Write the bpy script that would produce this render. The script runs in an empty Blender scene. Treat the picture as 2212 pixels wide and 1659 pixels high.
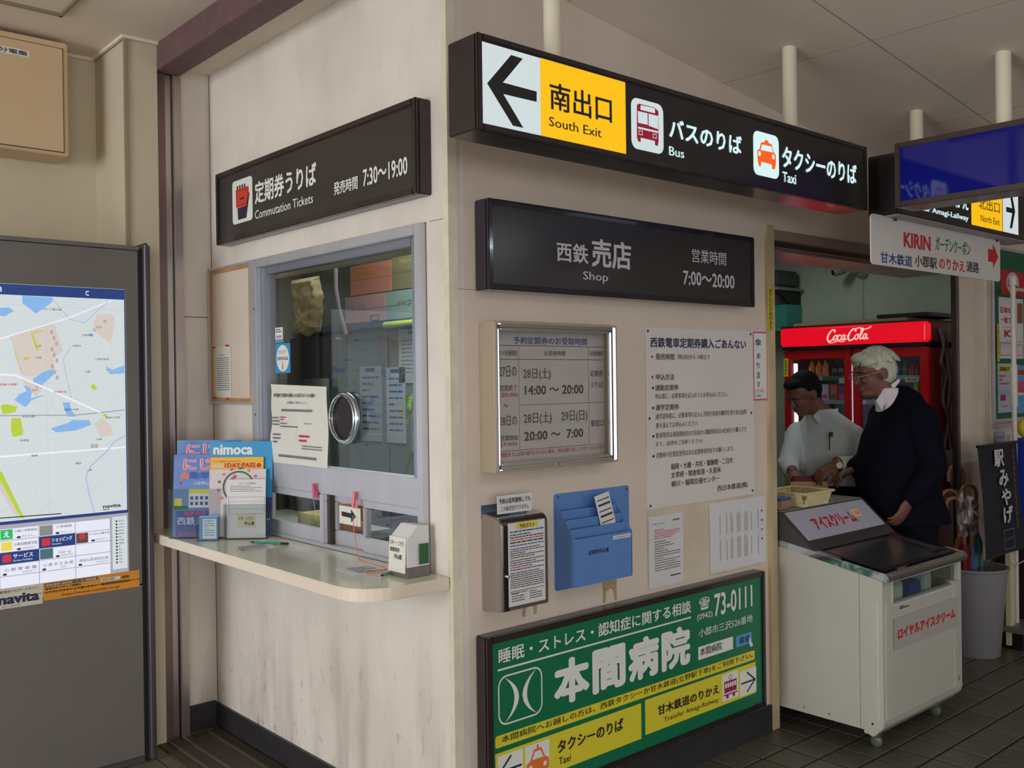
import bpy, bmesh, math, random
from mathutils import Vector, Matrix
random.seed(4)
SC = bpy.context.scene
COL = SC.collection

# ------------------------------------------------------------------ camera
CAM = Vector((-1.872, -2.415, 1.55))
def make_camera():
    yaw, pit, rol = map(math.radians, (48.567, -0.2503, -0.7541))
    f = Vector((math.cos(pit)*math.cos(yaw), math.cos(pit)*math.sin(yaw), math.sin(pit)))
    r = f.cross(Vector((0, 0, 1))).normalized()
    u = r.cross(f)
    r2 = r*math.cos(rol) + u*math.sin(rol)
    u2 = -r*math.sin(rol) + u*math.cos(rol)
    cd = bpy.data.cameras.new('camera')
    cd.sensor_width = 36
    cd.lens = 36*2078/2212
    cd.clip_start = 0.05
    o = bpy.data.objects.new('camera', cd)
    COL.objects.link(o)
    m = Matrix((r2, u2, -f)).transposed().to_4x4()
    m.translation = CAM
    o.matrix_world = m
    SC.camera = o
make_camera()

# ------------------------------------------------------------------ light and exposure
vs = SC.view_settings
vs.view_transform = 'Standard'; vs.look = 'None'; vs.gamma = 1.0; vs.use_curve_mapping = False
vs.exposure = 0.0
W = bpy.data.worlds.new('sky'); SC.world = W; W.use_nodes = True
bg = W.node_tree.nodes['Background']
bg.inputs[0].default_value = (0.95, 0.97, 1.0, 1)
bg.inputs[1].default_value = 2.2
def area(name, loc, target, sx, sy, power, color):
    l = bpy.data.lights.new(name, 'AREA'); l.shape = 'RECTANGLE'; l.size = sx; l.size_y = sy
    l.energy = power; l.color = color
    o = bpy.data.objects.new(name, l); COL.objects.link(o); o.location = loc
    o.rotation_euler = (Vector(target)-Vector(loc)).to_track_quat('-Z', 'Z').to_euler()
    return o
area('daylight_west_entrance', (-7.2, -0.6, 1.5), (0, 0.6, 1.3), 3.2, 2.4, 165, (0.93, 0.97, 1.0))
area('front_wall_fill', (-3.4, -4.9, 1.6), (0.4, 0, 1.2), 2.6, 2.2, 40, (1.0, 0.95, 0.88))  # added fill behind the camera that brightens the front wall

# ------------------------------------------------------------------ materials
MATS = {}
def lin(c):
    c = c/255.0
    return c/12.92 if c <= 0.04045 else ((c+0.055)/1.055)**2.4
def mat(name, rgb, rough=0.6, metal=0.0, emit=0.0, noise=0.0, nscale=8.0, bump=0.0, bscale=200.0, spec=0.5, stretch=None, col2=None, coat=0.0):
    if name in MATS: return MATS[name]
    m = bpy.data.materials.new(name); m.use_nodes = True
    nt = m.node_tree; b = nt.nodes['Principled BSDF']
    c = (lin(rgb[0]), lin(rgb[1]), lin(rgb[2]), 1)
    b.inputs['Base Color'].default_value = c
    b.inputs['Roughness'].default_value = rough
    b.inputs['Metallic'].default_value = metal
    b.inputs['Specular IOR Level'].default_value = spec
    if coat:
        b.inputs['Coat Weight'].default_value = coat; b.inputs['Coat Roughness'].default_value = 0.05
    tc = nt.nodes.new('ShaderNodeTexCoord')
    src = tc.outputs['Object']
    if stretch:
        mp = nt.nodes.new('ShaderNodeMapping'); mp.inputs['Scale'].default_value = stretch
        nt.links.new(src, mp.inputs[0]); src = mp.outputs[0]
    if noise:
        n = nt.nodes.new('ShaderNodeTexNoise'); n.inputs['Scale'].default_value = nscale
        n.inputs['Detail'].default_value = 6; n.inputs['Roughness'].default_value = 0.65
        nt.links.new(src, n.inputs['Vector'])
        r = nt.nodes.new('ShaderNodeValToRGB')
        r.color_ramp.elements[0].position = 0.35; r.color_ramp.elements[1].position = 0.7
        d = col2 and (lin(col2[0]), lin(col2[1]), lin(col2[2]), 1) or tuple([x*(1-noise) for x in c[:3]])+(1,)
        r.color_ramp.elements[0].color = c; r.color_ramp.elements[1].color = d
        nt.links.new(n.outputs['Fac'], r.inputs[0]); nt.links.new(r.outputs[0], b.inputs['Base Color'])
    if emit:
        b.inputs['Emission Color'].default_value = c
        b.inputs['Emission Strength'].default_value = emit
        b.inputs['Base Color'].default_value = tuple(x*0.2 for x in c[:3])+(1,)
    if bump:
        n2 = nt.nodes.new('ShaderNodeTexNoise'); n2.inputs['Scale'].default_value = bscale
        bp = nt.nodes.new('ShaderNodeBump'); bp.inputs['Strength'].default_value = bump; bp.inputs['Distance'].default_value = 0.002
        nt.links.new(tc.outputs['Object'], n2.inputs['Vector'])
        nt.links.new(n2.outputs['Fac'], bp.inputs['Height']); nt.links.new(bp.outputs[0], b.inputs['Normal'])
    MATS[name] = m
    return m
def glass(name, tint=(0.85, 0.95, 0.93), rough=0.0, alpha=0.12):
    """thin pane: mostly see-through, with a Fresnel sheen"""
    if name in MATS: return MATS[name]
    m = bpy.data.materials.new(name); m.use_nodes = True
    nt = m.node_tree; nt.nodes.clear()
    out = nt.nodes.new('ShaderNodeOutputMaterial')
    tr = nt.nodes.new('ShaderNodeBsdfTransparent'); tr.inputs[0].default_value = tint+(1,)
    gl = nt.nodes.new('ShaderNodeBsdfGlossy'); gl.inputs['Roughness'].default_value = rough
    mx = nt.nodes.new('ShaderNodeMixShader')
    lw = nt.nodes.new('ShaderNodeLayerWeight'); lw.inputs[0].default_value = 0.5
    pw = nt.nodes.new('ShaderNodeMath'); pw.operation = 'POWER'; pw.inputs[1].default_value = 5
    ad = nt.nodes.new('ShaderNodeMath'); ad.operation = 'ADD'; ad.inputs[1].default_value = 0.03+alpha*0.3; ad.use_clamp = True
    nt.links.new(lw.outputs['Facing'], pw.inputs[0]); nt.links.new(pw.outputs[0], ad.inputs[0]); nt.links.new(ad.outputs[0], mx.inputs[0])
    nt.links.new(tr.outputs[0], mx.inputs[1]); nt.links.new(gl.outputs[0], mx.inputs[2])
    nt.links.new(mx.outputs[0], out.inputs[0])
    MATS[name] = m
    return m
def grime(name, rgb, stain, rough=0.7, lowdirt=True, amount=0.6):
    """painted wall panel: broad mottling, vertical runs, scuffs gathering near the floor"""
    if name in MATS: return MATS[name]
    m = mat(name, rgb, rough, bump=0.12, bscale=90)
    nt = m.node_tree; b = nt.nodes['Principled BSDF']
    tc = nt.nodes['Texture Coordinate']
    def noise(scale, st, lo, hi):
        mp = nt.nodes.new('ShaderNodeMapping'); mp.inputs['Scale'].default_value = st
        nt.links.new(tc.outputs['Object'], mp.inputs[0])
        n = nt.nodes.new('ShaderNodeTexNoise'); n.inputs['Scale'].default_value = scale; n.inputs['Detail'].default_value = 7
        nt.links.new(mp.outputs[0], n.inputs['Vector'])
        mr = nt.nodes.new('ShaderNodeMapRange'); mr.inputs[1].default_value = lo; mr.inputs[2].default_value = hi
        nt.links.new(n.outputs['Fac'], mr.inputs[0]); return mr.outputs[0]
    a = noise(2.2, (1, 1, 0.8), 0.42, 0.72)
    s = noise(9, (1, 1, 0.16), 0.47, 0.70)
    sp = noise(26, (1, 1, 0.5), 0.60, 0.70)
    def math_(op, x, y):
        k = nt.nodes.new('ShaderNodeMath'); k.operation = op; k.use_clamp = True
        for i, v in enumerate((x, y)):
            if isinstance(v, (int, float)): k.inputs[i].default_value = v
            else: nt.links.new(v, k.inputs[i])
        return k.outputs[0]
    tot = math_('MULTIPLY', a, 0.28)
    if lowdirt:
        sx = nt.nodes.new('ShaderNodeSeparateXYZ'); nt.links.new(tc.outputs['Object'], sx.inputs[0])
        mr = nt.nodes.new('ShaderNodeMapRange'); mr.inputs[1].default_value = 0.75; mr.inputs[2].default_value = 0.1
        nt.links.new(sx.outputs['Z'], mr.inputs[0])
        k = math_('ADD', math_('MULTIPLY', mr.outputs[0], 0.85), 0.12)
        tot = math_('ADD', tot, math_('MULTIPLY', math_('ADD', math_('MULTIPLY', s, 0.5), math_('MULTIPLY', sp, 0.5)), k))
    else:
        tot = math_('ADD', tot, math_('MULTIPLY', sp, 0.15))
    tot = math_('MULTIPLY', tot, amount)
    mx = nt.nodes.new('ShaderNodeMixRGB')
    mx.inputs[1].default_value = tuple(lin(v) for v in rgb)+(1,)
    mx.inputs[2].default_value = tuple(lin(v) for v in stain)+(1,)
    nt.links.new(tot, mx.inputs[0]); nt.links.new(mx.outputs[0], b.inputs['Base Color'])
    return m

CREAM = grime('painted_panel', (230, 221, 211), (132, 116, 104), amount=0.85)
CREAM_UP = grime('painted_panel_front', (222, 206, 192), (165, 140, 110), amount=0.5)
CEIL = grime('ceiling_board', (234, 220, 204), (176, 156, 134), lowdirt=False, amount=0.45)
GREENWALL = mat('pale_green_wall', (186, 200, 184), 0.8, noise=0.12, nscale=3)
BROWN = mat('dark_brown_metal', (44, 34, 36), 0.28, noise=0.4, nscale=25, coat=0.3)
SIGNFACE = mat('sign_face_charcoal', (52, 50, 50), 0.22)
LITDARK = mat('sign_face_dark', (44, 40, 42), 0.25)
MAROON = mat('maroon_beam_paint', (112, 84, 86), 0.6, noise=0.25, nscale=12)
STEEL = mat('brushed_stainless', (196, 184, 180), 0.34, 1.0, noise=0.35, nscale=6, stretch=(1, 1, 0.12))
CHROME = mat('polished_chrome', (215, 222, 232), 0.07, 1.0)
ALU = mat('anodised_aluminium', (206, 206, 214), 0.45, 0.6, noise=0.12, nscale=5, stretch=(1, 1, .3))
BASE = mat('dark_baseboard', (52, 50, 54), 0.45, noise=0.35, nscale=14)
BLACK = mat('black_plastic', (20, 20, 22), 0.4)
GREYM = mat('grey_brown_metal', (112, 107, 103), 0.5, bump=0.08, bscale=350, noise=0.08, nscale=4)
GREYD = mat('dark_grey_metal', (78, 74, 76), 0.45)
WHITE = mat('white_print', (232, 232, 228), 0.5)
LGREY = mat('light_grey_print', (205, 202, 208), 0.5)
INK = mat('black_print', (28, 24, 26), 0.5)
NAVY = mat('navy_print', (32, 40, 88), 0.5)
BLUEP = mat('blue_print', (40, 84, 160), 0.5)
RED = mat('red_print', (196, 34, 44), 0.5)
PINK = mat('pink_print', (214, 70, 120), 0.5)
GRN = mat('green_print', (28, 120, 52), 0.5)
SIGNGREEN = mat('hospital_green', (8, 112, 74), 0.35)
YEL = mat('sign_yellow', (226, 212, 52), 0.4)
SKYB = mat('sky_blue_print', (84, 160, 214), 0.5)
ORANGE = mat('orange_print', (232, 120, 48), 0.5)
PAPER = mat('white_paper', (222, 220, 222), 0.7, noise=0.06, nscale=10)
PAPERW = mat('cream_paper', (226, 223, 214), 0.7, noise=0.08, nscale=14)
WOOD = mat('light_wood', (196, 148, 92), 0.5, noise=0.3, nscale=14)
GREYP = mat('grey_print', (120, 118, 124), 0.6)
TAPE = mat('old_tape', (190, 168, 120), 0.4, noise=0.3, nscale=60)
LITW = mat('lit_white_panel', (206, 218, 220), 0.4, emit=0.92)
LITB = mat('lit_white_bright', (208, 238, 240), 0.4, emit=1.0)
LITY = mat('lit_yellow_panel', (250, 190, 6), 0.4, emit=0.95)
PM = {'w': WHITE, 'g': LGREY, 'b': INK, 'k': mat('faded_black_print', (62, 56, 60), 0.5), 'n': NAVY, 'nb': mat('royal_print', (38, 60, 130), 0.5),
      'r': RED, 'gr': SIGNGREEN, 'y': YEL, 'bl': SKYB, 'gn': GRN, 'b1': BLUEP, 'p': PAPER, 'lw': LITB, 'ly': LITY, 'o': ORANGE, 'pk': PINK}

# ------------------------------------------------------------------ geometry helpers
class Fr:
    """a drawing plane: origin o, right u, up v, outward n"""
    def __init__(s, o, u, v=(0, 0, 1)):
        s.o = Vector(o); s.u = Vector(u).normalized(); s.v = Vector(v).normalized(); s.n = s.u.cross(s.v).normalized()
    def p(s, a, b, d=0.0): return s.o + s.u*a + s.v*b + s.n*d
WORLD = Fr((0, 0, 0), (1, 0, 0), (0, 1, 0))          # a=x b=y d=z
RW = Fr((0, 0, 0), (1, 0, 0))                        # front wall, a=x b=z, outward -Y
LW = Fr((0, 0, 0), (0, -1, 0))                       # left wall, a=-y b=z, outward -X
class MB:
    def __init__(s): s.v = []; s.f = []
    def box(s, fr, a0, a1, b0, b1, d0, d1):
        k = len(s.v)
        for d in (d0, d1):
            for (a, b) in ((a0, b0), (a1, b0), (a1, b1), (a0, b1)): s.v.append(fr.p(a, b, d))
        s.f += [(k+3, k+2, k+1, k), (k+4, k+5, k+6, k+7)]
        for i in range(4):
            j = (i+1) % 4; s.f.append((k+i, k+j, k+4+j, k+4+i))
        return s
    def wbox(s, x0, x1, y0, y1, z0, z1): return s.box(WORLD, x0, x1, y0, y1, z0, z1)
    def prism(s, fr, pts, d0, d1):
        n = len(pts); k = len(s.v)
        for d in (d0, d1):
            for (a, b) in pts: s.v.append(fr.p(a, b, d))
        s.f += [tuple(range(k+n-1, k-1, -1)), tuple(range(k+n, k+2*n))]
        for i in range(n):
            j = (i+1) % n; s.f.append((k+i, k+j, k+n+j, k+n+i))
        return s
    def flat(s, fr, pts, d):
        k = len(s.v); s.v += [fr.p(a, b, d) for a, b in pts]; s.f.append(tuple(range(k, k+len(pts)))); return s
    def tube(s, pts, r, seg=10, r1=None, cap=True):
        pts = [Vector(p) for p in pts]; n = len(pts); k = len(s.v); up = None
        for i, p in enumerate(pts):
            t = (pts[min(i+1, n-1)]-pts[max(i-1, 0)]).normalized()
            if up is None:
                up = t.orthogonal().normalized()
            else:
                up = (up - t*up.dot(t)).normalized()
            w = t.cross(up)
            rr = r if not isinstance(r, (list, tuple)) else r[i]
            if r1 is not None: rr = r + (r1-r)*i/(n-1)
            for j in range(seg):
                a = 2*math.pi*j/seg; s.v.append(p + up*math.cos(a)*rr + w*math.sin(a)*rr)
        for i in range(n-1):
            for j in range(seg):
                j2 = (j+1) % seg
                s.f.append((k+i*seg+j, k+i*seg+j2, k+(i+1)*seg+j2, k+(i+1)*seg+j))
        if cap:
            s.f.append(tuple(k+j for j in range(seg-1, -1, -1))); s.f.append(tuple(k+(n-1)*seg+j for j in range(seg)))
        return s
    def lathe(s, c, prof, seg=24, ax=(0, 0, 1), close=True):
        c = Vector(c); ax = Vector(ax).normalized(); u = ax.orthogonal().normalized(); w = ax.cross(u); k = len(s.v); n = len(prof)
        for (r, h) in prof:
            for j in range(seg):
                a = 2*math.pi*j/seg; s.v.append(c + ax*h + (u*math.cos(a)+w*math.sin(a))*max(r, 1e-4))
        for i in range(n-1):
            for j in range(seg):
                j2 = (j+1) % seg
                s.f.append((k+i*seg+j, k+i*seg+j2, k+(i+1)*seg+j2, k+(i+1)*seg+j))
        if close:
            s.f.append(tuple(k+j for j in range(seg-1, -1, -1))); s.f.append(tuple(k+(n-1)*seg+j for j in range(seg)))
        return s
    def torus(s, c, R, r, n, ax1, ax2, seg=32, rs=8, a0=0, a1=2*math.pi):
        c = Vector(c); ax1 = Vector(ax1); ax2 = Vector(ax2)
        pts = [c + ax1*R*math.cos(a0+(a1-a0)*i/seg) + ax2*R*math.sin(a0+(a1-a0)*i/seg) for i in range(seg+1)]
        return s.tube(pts, r, rs)
    def ell(s, c, rx, ry, rz, seg=16, rings=10, rot=None):
        c = Vector(c); k = len(s.v)
        for i in range(rings+1):
            th = math.pi*i/rings
            for j in range(seg):
                a = 2*math.pi*j/seg
                p = Vector((rx*math.sin(th)*math.cos(a), ry*math.sin(th)*math.sin(a), rz*math.cos(th)))
                if rot is not None: p = rot @ p
                s.v.append(c+p)
        for i in range(rings):
            for j in range(seg):
                j2 = (j+1) % seg
                s.f.append((k+i*seg+j, k+(i+1)*seg+j, k+(i+1)*seg+j2, k+i*seg+j2))
        return s
    def build(s, name, m, parent=None, smooth=False, bevel=0.0, bseg=2):
        me = bpy.data.meshes.new(name); me.from_pydata([tuple(v) for v in s.v], [], s.f)
        bm = bmesh.new(); bm.from_mesh(me)
        bmesh.ops.remove_doubles(bm, verts=bm.verts, dist=1e-5)
        if bevel:
            es = [e for e in bm.edges if len(e.link_faces) == 2 and e.calc_face_angle(0) > 0.6]
            bmesh.ops.bevel(bm, geom=es, offset=bevel, segments=bseg, affect='EDGES', clamp_overlap=True)
        bmesh.ops.recalc_face_normals(bm, faces=[f for f in bm.faces if len(bm.faces) > 1])
        if smooth:
            for f in bm.faces: f.smooth = True
            for e in bm.edges:
                if len(e.link_faces) == 2 and e.calc_face_angle(0) > 0.7: e.smooth = False
        bm.to_mesh(me); bm.free()
        return link(name, me, m, parent)
def link(name, me, m, parent=None):
    if m is not None and not me.materials: me.materials.append(m)
    o = bpy.data.objects.new(name, me); COL.objects.link(o)
    if parent is not None: adopt(o, parent)
    return o
def wloc(o):
    v = Vector((0, 0, 0))
    while o is not None:
        v = v + (o.location if o.type == 'EMPTY' else Vector((0, 0, 0))); o = o.parent
    return v
def adopt(o, parent):
    o.parent = parent
    if parent.type == 'EMPTY': o.matrix_parent_inverse = Matrix.Translation(-parent.location)
def thing(name, label, cat, loc, group=None):
    o = bpy.data.objects.new(name, None); COL.objects.link(o); o.location = loc; o.empty_display_size = 0.05
    return tag(o, label, cat, group)
def tag(o, label, cat, group=None):
    o['label'] = label; o['category'] = cat
    if group: o['group'] = group
    return o
def struct(o): o['kind'] = 'structure'; return o
_TC = {}
def text_mesh(s, bold):
    key = (s, bold)
    if key in _TC: return _TC[key]
    c = bpy.data.curves.new('t', 'FONT'); c.body = s; c.resolution_u = 2
    o = bpy.data.objects.new('t', c); COL.objects.link(o)
    bpy.context.view_layer.update()
    dg = bpy.context.evaluated_depsgraph_get()
    me = bpy.data.meshes.new_from_object(o.evaluated_get(dg))
    vs_ = [v.co.copy() for v in me.vertices]; fs = [tuple(p.vertices) for p in me.polygons]
    bpy.data.objects.remove(o); bpy.data.curves.remove(c); bpy.data.meshes.remove(me)
    if bold:                                   # heavier weight: the same outline stamped a few times around itself
        e = 0.0085*bold; n0 = len(vs_); base = list(vs_); f0 = list(fs); lat = ((-1, 0), (1, 0)) if bold < 2 else ((-1, -.7), (1, -.7), (-1, .7), (1, .7)) if bold < 4 else tuple((math.cos(q*math.pi/4), .8*math.sin(q*math.pi/4)) for q in range(8))
        vs_ = []; fs = []
        for i, (dx, dy) in enumerate(lat + (((0, 0),) if bold > 3 else ())):
            vs_ += [Vector((v.x+dx*e, v.y+dy*e, i*0.00002)) for v in base]; fs += [tuple(q+i*n0 for q in f) for f in f0]
    _TC[key] = (vs_, fs); return vs_, fs
def text(fr, s, a0, a1, b0, b1, m, parent, bold=1, d=0.001, name='lettering', keep=False):
    vs_, fs = text_mesh(s, bold)
    if not vs_: return None
    x0 = min(v.x for v in vs_); x1 = max(v.x for v in vs_); y0 = min(v.y for v in vs_); y1 = max(v.y for v in vs_)
    sx = (a1-a0)/(x1-x0); sy = (b1-b0)/max(y1-y0, 1e-6)
    if keep: sy = sx
    me = bpy.data.meshes.new(name)
    me.from_pydata([tuple(fr.p(a0+(v.x-x0)*sx, b0+(v.y-y0)*sy, d+v.z)) for v in vs_], [], fs)
    return link(name, me, m, parent)
def rect(fr, a0, a1, b0, b1, m, parent, d=0.0005, t=0.0004, name='printed_field', r=0.0):
    mb = MB()
    if r: mb.prism(fr, rrect(a0, a1, b0, b1, r), d-t, d)
    else: mb.box(fr, a0, a1, b0, b1, d-t, d)
    return mb.build(name, m, parent)
def rrect(a0, a1, b0, b1, r, n=5):
    pts = []
    for (cx, cy, s) in ((a1-r, b0+r, -90), (a1-r, b1-r, 0), (a0+r, b1-r, 90), (a0+r, b0+r, 180)):
        for i in range(n+1):
            t = math.radians(s+90*i/n); pts.append((cx+r*math.cos(t), cy+r*math.sin(t)))
    return pts
def stroke(fr, pts, w, m, parent, d=0.0012, name='line', closed=False):
    mb = MB(); pts = [Vector(p) for p in pts]
    if closed: pts.append(pts[0])
    for i in range(len(pts)-1):
        p, q = pts[i], pts[i+1]; t = (q-p)
        if t.length < 1e-6: continue
        t.normalize(); nn = Vector((-t.y, t.x))*w/2
        p = p - t*w*0.3; q = q + t*w*0.3
        mb.flat(fr, [tuple(p-nn), tuple(q-nn), tuple(q+nn), tuple(p+nn)], d + i*1e-6)
    o = mb.build(name, m, parent); return o
def lines(fr, a0, a1, b0, b1, rows, m, parent, d=0.001, fill=0.5, seed=1, name='small_print', gap=0.25):
    """rows of tiny illegible print, each row broken into word-sized dashes"""
    rnd = random.Random(seed); mb = MB(); h = (b1-b0)/rows
    for i in range(rows):
        y1 = b1 - i*h; y0 = y1 - h*fill
        end = a1 if rnd.random() > gap else a0+(a1-a0)*rnd.uniform(0.3, 0.9)
        x = a0
        while x < end:
            w = rnd.uniform(0.5, 2.2)*(h*1.2)
            mb.flat(fr, [(x, y0), (min(x+w, end), y0), (min(x+w, end), y1), (x, y1)], d)
            x += w + h*0.25
    return mb.build(name, m, parent)
def vtext(fr, s, a0, a1, b0, b1, m, parent, bold=1, d=0.001):
    n = len(s); h = (b1-b0)/n
    for i, c in enumerate(s): text(fr, c, a0, a1, b1-(i+1)*h+h*0.08, b1-i*h-h*0.08, m, parent, bold, d)
def put(fr, items, parent, d=0.001, skip=()):
    """lettering from a table (text, a0, a1, b0, b1, ink, weight)"""
    for i, (s, a0, a1, b0, b1, mk, bold) in enumerate(items):
        if s.startswith('#'):
            continue
        text(fr, s, a0, a1, b0, b1, PM[mk], parent, bold, d)
def get(items, key): return [it for it in items if it[0] == key][0][1:5]
D = {}
D['comm']=[('#picto',-1.417,-1.234,2.22,2.401,'w',0),('定期券うりば',-1.21,-0.719,2.277,2.367,'w',3),('Commutation Tickets',-1.211,-0.745,2.217,2.252,'w',1),('発売時間',-0.597,-0.439,2.22,2.267,'w',2),('7:30～19:00',-0.405,-0.141,2.221,2.28,'w',2)]
D['comm_poly']=[[(-1.382,2.363),(-1.267,2.363),(-1.264,2.335),(-1.288,2.284),(-1.38,2.286)],[(-1.369,2.284),(-1.365,2.235),(-1.289,2.235),(-1.258,2.332),(-1.268,2.338),(-1.295,2.284)]]
D['exitA']=[('#white',-0.228,-0.017,2.234,2.451,'lw',0),('#yellow',-0.016,0.339,2.234,2.452,'ly',0),('南出口',0.018,0.276,2.315,2.393,'b',2),('South Exit',0.014,0.23,2.266,2.293,'b',1)]
D['exit_arrow']=[[(-0.213,2.342),(-0.126,2.436),(-0.083,2.435),(-0.157,2.355),(-0.032,2.354),(-0.033,2.325),(-0.156,2.324),(-0.084,2.244),(-0.123,2.244)]]
D['exitB']=[('#bus',0.365,0.517,2.257,2.414,'lw',0),('バスのりば',0.545,0.936,2.316,2.38,'lw',3),('Bus',0.543,0.619,2.26,2.289,'lw',1),('#taxi',1.007,1.164,2.261,2.416,'lw',0),('タクシーのりば',1.184,1.711,2.31,2.388,'lw',3),('Taxi',1.185,1.274,2.257,2.294,'lw',2),('#end',1.747,1.776,2.222,2.476,'',0)]
D['exit_bus']=[[(0.39,2.392),(0.399,2.398),(0.474,2.399),(0.492,2.39),(0.491,2.295),(0.487,2.28),(0.474,2.281),(0.473,2.294),(0.406,2.294),(0.405,2.28),(0.394,2.281),(0.388,2.293)],[(0.407,2.395),(0.475,2.397),(0.475,2.381),(0.406,2.38)],[(0.393,2.374),(0.439,2.375),(0.44,2.339),(0.394,2.338)],[(0.444,2.375),(0.49,2.375),(0.489,2.333),(0.444,2.337)],[(0.393,2.326),(0.489,2.327),(0.489,2.321),(0.393,2.32)]]
D['exit_taxi']=[[(1.074,2.391),(1.096,2.391),(1.097,2.384),(1.118,2.381),(1.131,2.355),(1.143,2.346),(1.142,2.311),(1.135,2.294),(1.118,2.293),(1.116,2.309),(1.051,2.31),(1.049,2.292),(1.036,2.293),(1.03,2.309),(1.027,2.346),(1.041,2.354),(1.051,2.378),(1.074,2.383)],[(1.058,2.372),(1.116,2.373),(1.125,2.353),(1.048,2.351)]]
D['shop']=[('西鉄',0.412,0.566,1.952,2.019,'g',2),('売店',0.584,0.792,1.945,2.045,'g',3),('Shop',0.539,0.667,1.888,1.926,'g',1),('営業時間',1.148,1.37,2.001,2.054,'g',1),('7:00～20:00',1.092,1.425,1.91,1.965,'g',2),('#face',0.117,1.527,1.853,2.114,'',0)]
D['hosp']=[('#green',0.11,1.559,0.107,0.699,'gr',0),('睡眠・ストレス・認知症に関する相談',0.137,1.127,0.633,0.681,'w',2),('#line',0.134,1.128,0.61,0.616,'w',0),('本間病院',0.376,1.129,0.434,0.59,'w',6),('#logo',0.132,0.33,0.431,0.591,'w',0),('☎',1.179,1.247,0.628,0.678,'w',2),('73-0111',1.277,1.537,0.589,0.68,'w',2),('(0942)',1.165,1.264,0.587,0.617,'w',1),('小郡市三沢526番地',1.174,1.537,0.524,0.557,'w',1),('#box',1.172,1.4,0.436,0.487,'w',0),('本間病院',1.181,1.324,0.449,0.481,'b',1),('#blue',1.422,1.532,0.437,0.483,'bl',0),('検索',1.443,1.514,0.445,0.476,'b',1),('#strip',0.12,1.551,0.363,0.402,'y',0),('本間病院へお越しの方は、西鉄タクシーか甘木鉄道(立野駅下車)をご利用下さい。',0.145,1.535,0.371,0.398,'b',1),('#blockA',0.119,0.828,0.207,0.346,'y',0),('#blockB',0.851,1.556,0.222,0.352,'y',0),('タクシーのりば',0.396,0.728,0.274,0.318,'b',3),('Taxi',0.401,0.458,0.234,0.259,'b',1),('甘木鉄道のりかえ',0.921,1.302,0.277,0.315,'b',3),('Transfer Amagi-Railway',0.956,1.298,0.239,0.263,'b',0),('#train',1.324,1.431,0.235,0.344,'w',0),('#arrowR',1.445,1.559,0.229,0.332,'w',0),('#arrowL',0.129,0.237,0.221,0.335,'w',0),('#taxi',0.249,0.358,0.222,0.336,'w',0)]
D['chrome']=[('#inner',0.186,0.72,1.274,1.709,'',0),('予約定期券のお受取時間',0.247,0.598,1.669,1.694,'b1',2),('ポスト投函時間',0.168,0.263,1.63,1.648,'k',1),('お受取時間',0.388,0.489,1.631,1.648,'k',1),('お受取場所',0.611,0.681,1.631,1.65,'k',1),('27日の',0.184,0.261,1.559,1.596,'k',1),('営業終了',0.185,0.262,1.513,1.533,'k',1),('(20:00)',0.183,0.264,1.49,1.507,'r',1),('～',0.201,0.221,1.46,1.47,'k',1),('28日の',0.183,0.26,1.398,1.431,'k',1),('営業開始',0.187,0.264,1.349,1.367,'k',1),('(7:00)',0.186,0.259,1.328,1.344,'r',1),('28日(土)',0.29,0.418,1.547,1.589,'k',1),('14:00 ～ 20:00',0.297,0.577,1.498,1.53,'k',2),('28日(土)',0.29,0.419,1.396,1.439,'k',1),('29日(日)',0.466,0.595,1.397,1.439,'k',1),('20:00 ～  7:00',0.291,0.573,1.344,1.375,'k',2),('定期券',0.612,0.679,1.558,1.58,'k',1),('うりば',0.614,0.679,1.517,1.538,'k',1),('駅窓口',0.614,0.681,1.379,1.402,'k',1),('時間までにお受け取りにならない場合、予約は取り消しとさせていただきます',0.188,0.684,1.295,1.311,'r',1),('#h1',0.187,0.692,1.663,1.665,'k',0),('#h2',0.187,0.72,1.617,1.619,'k',0),('#h3',0.272,0.72,1.464,1.465,'k',0),('#h4',0.186,0.714,1.314,1.315,'k',0),('#v1',0.272,0.271,1.315,1.663,'k',0),('#v2',0.605,0.604,1.317,1.665,'k',0),('#stk1',0.29,0.332,1.547,1.589,'p',0),('#stk2',0.29,0.333,1.396,1.439,'p',0),('#stk3',0.466,0.513,1.397,1.439,'p',0)]
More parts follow.
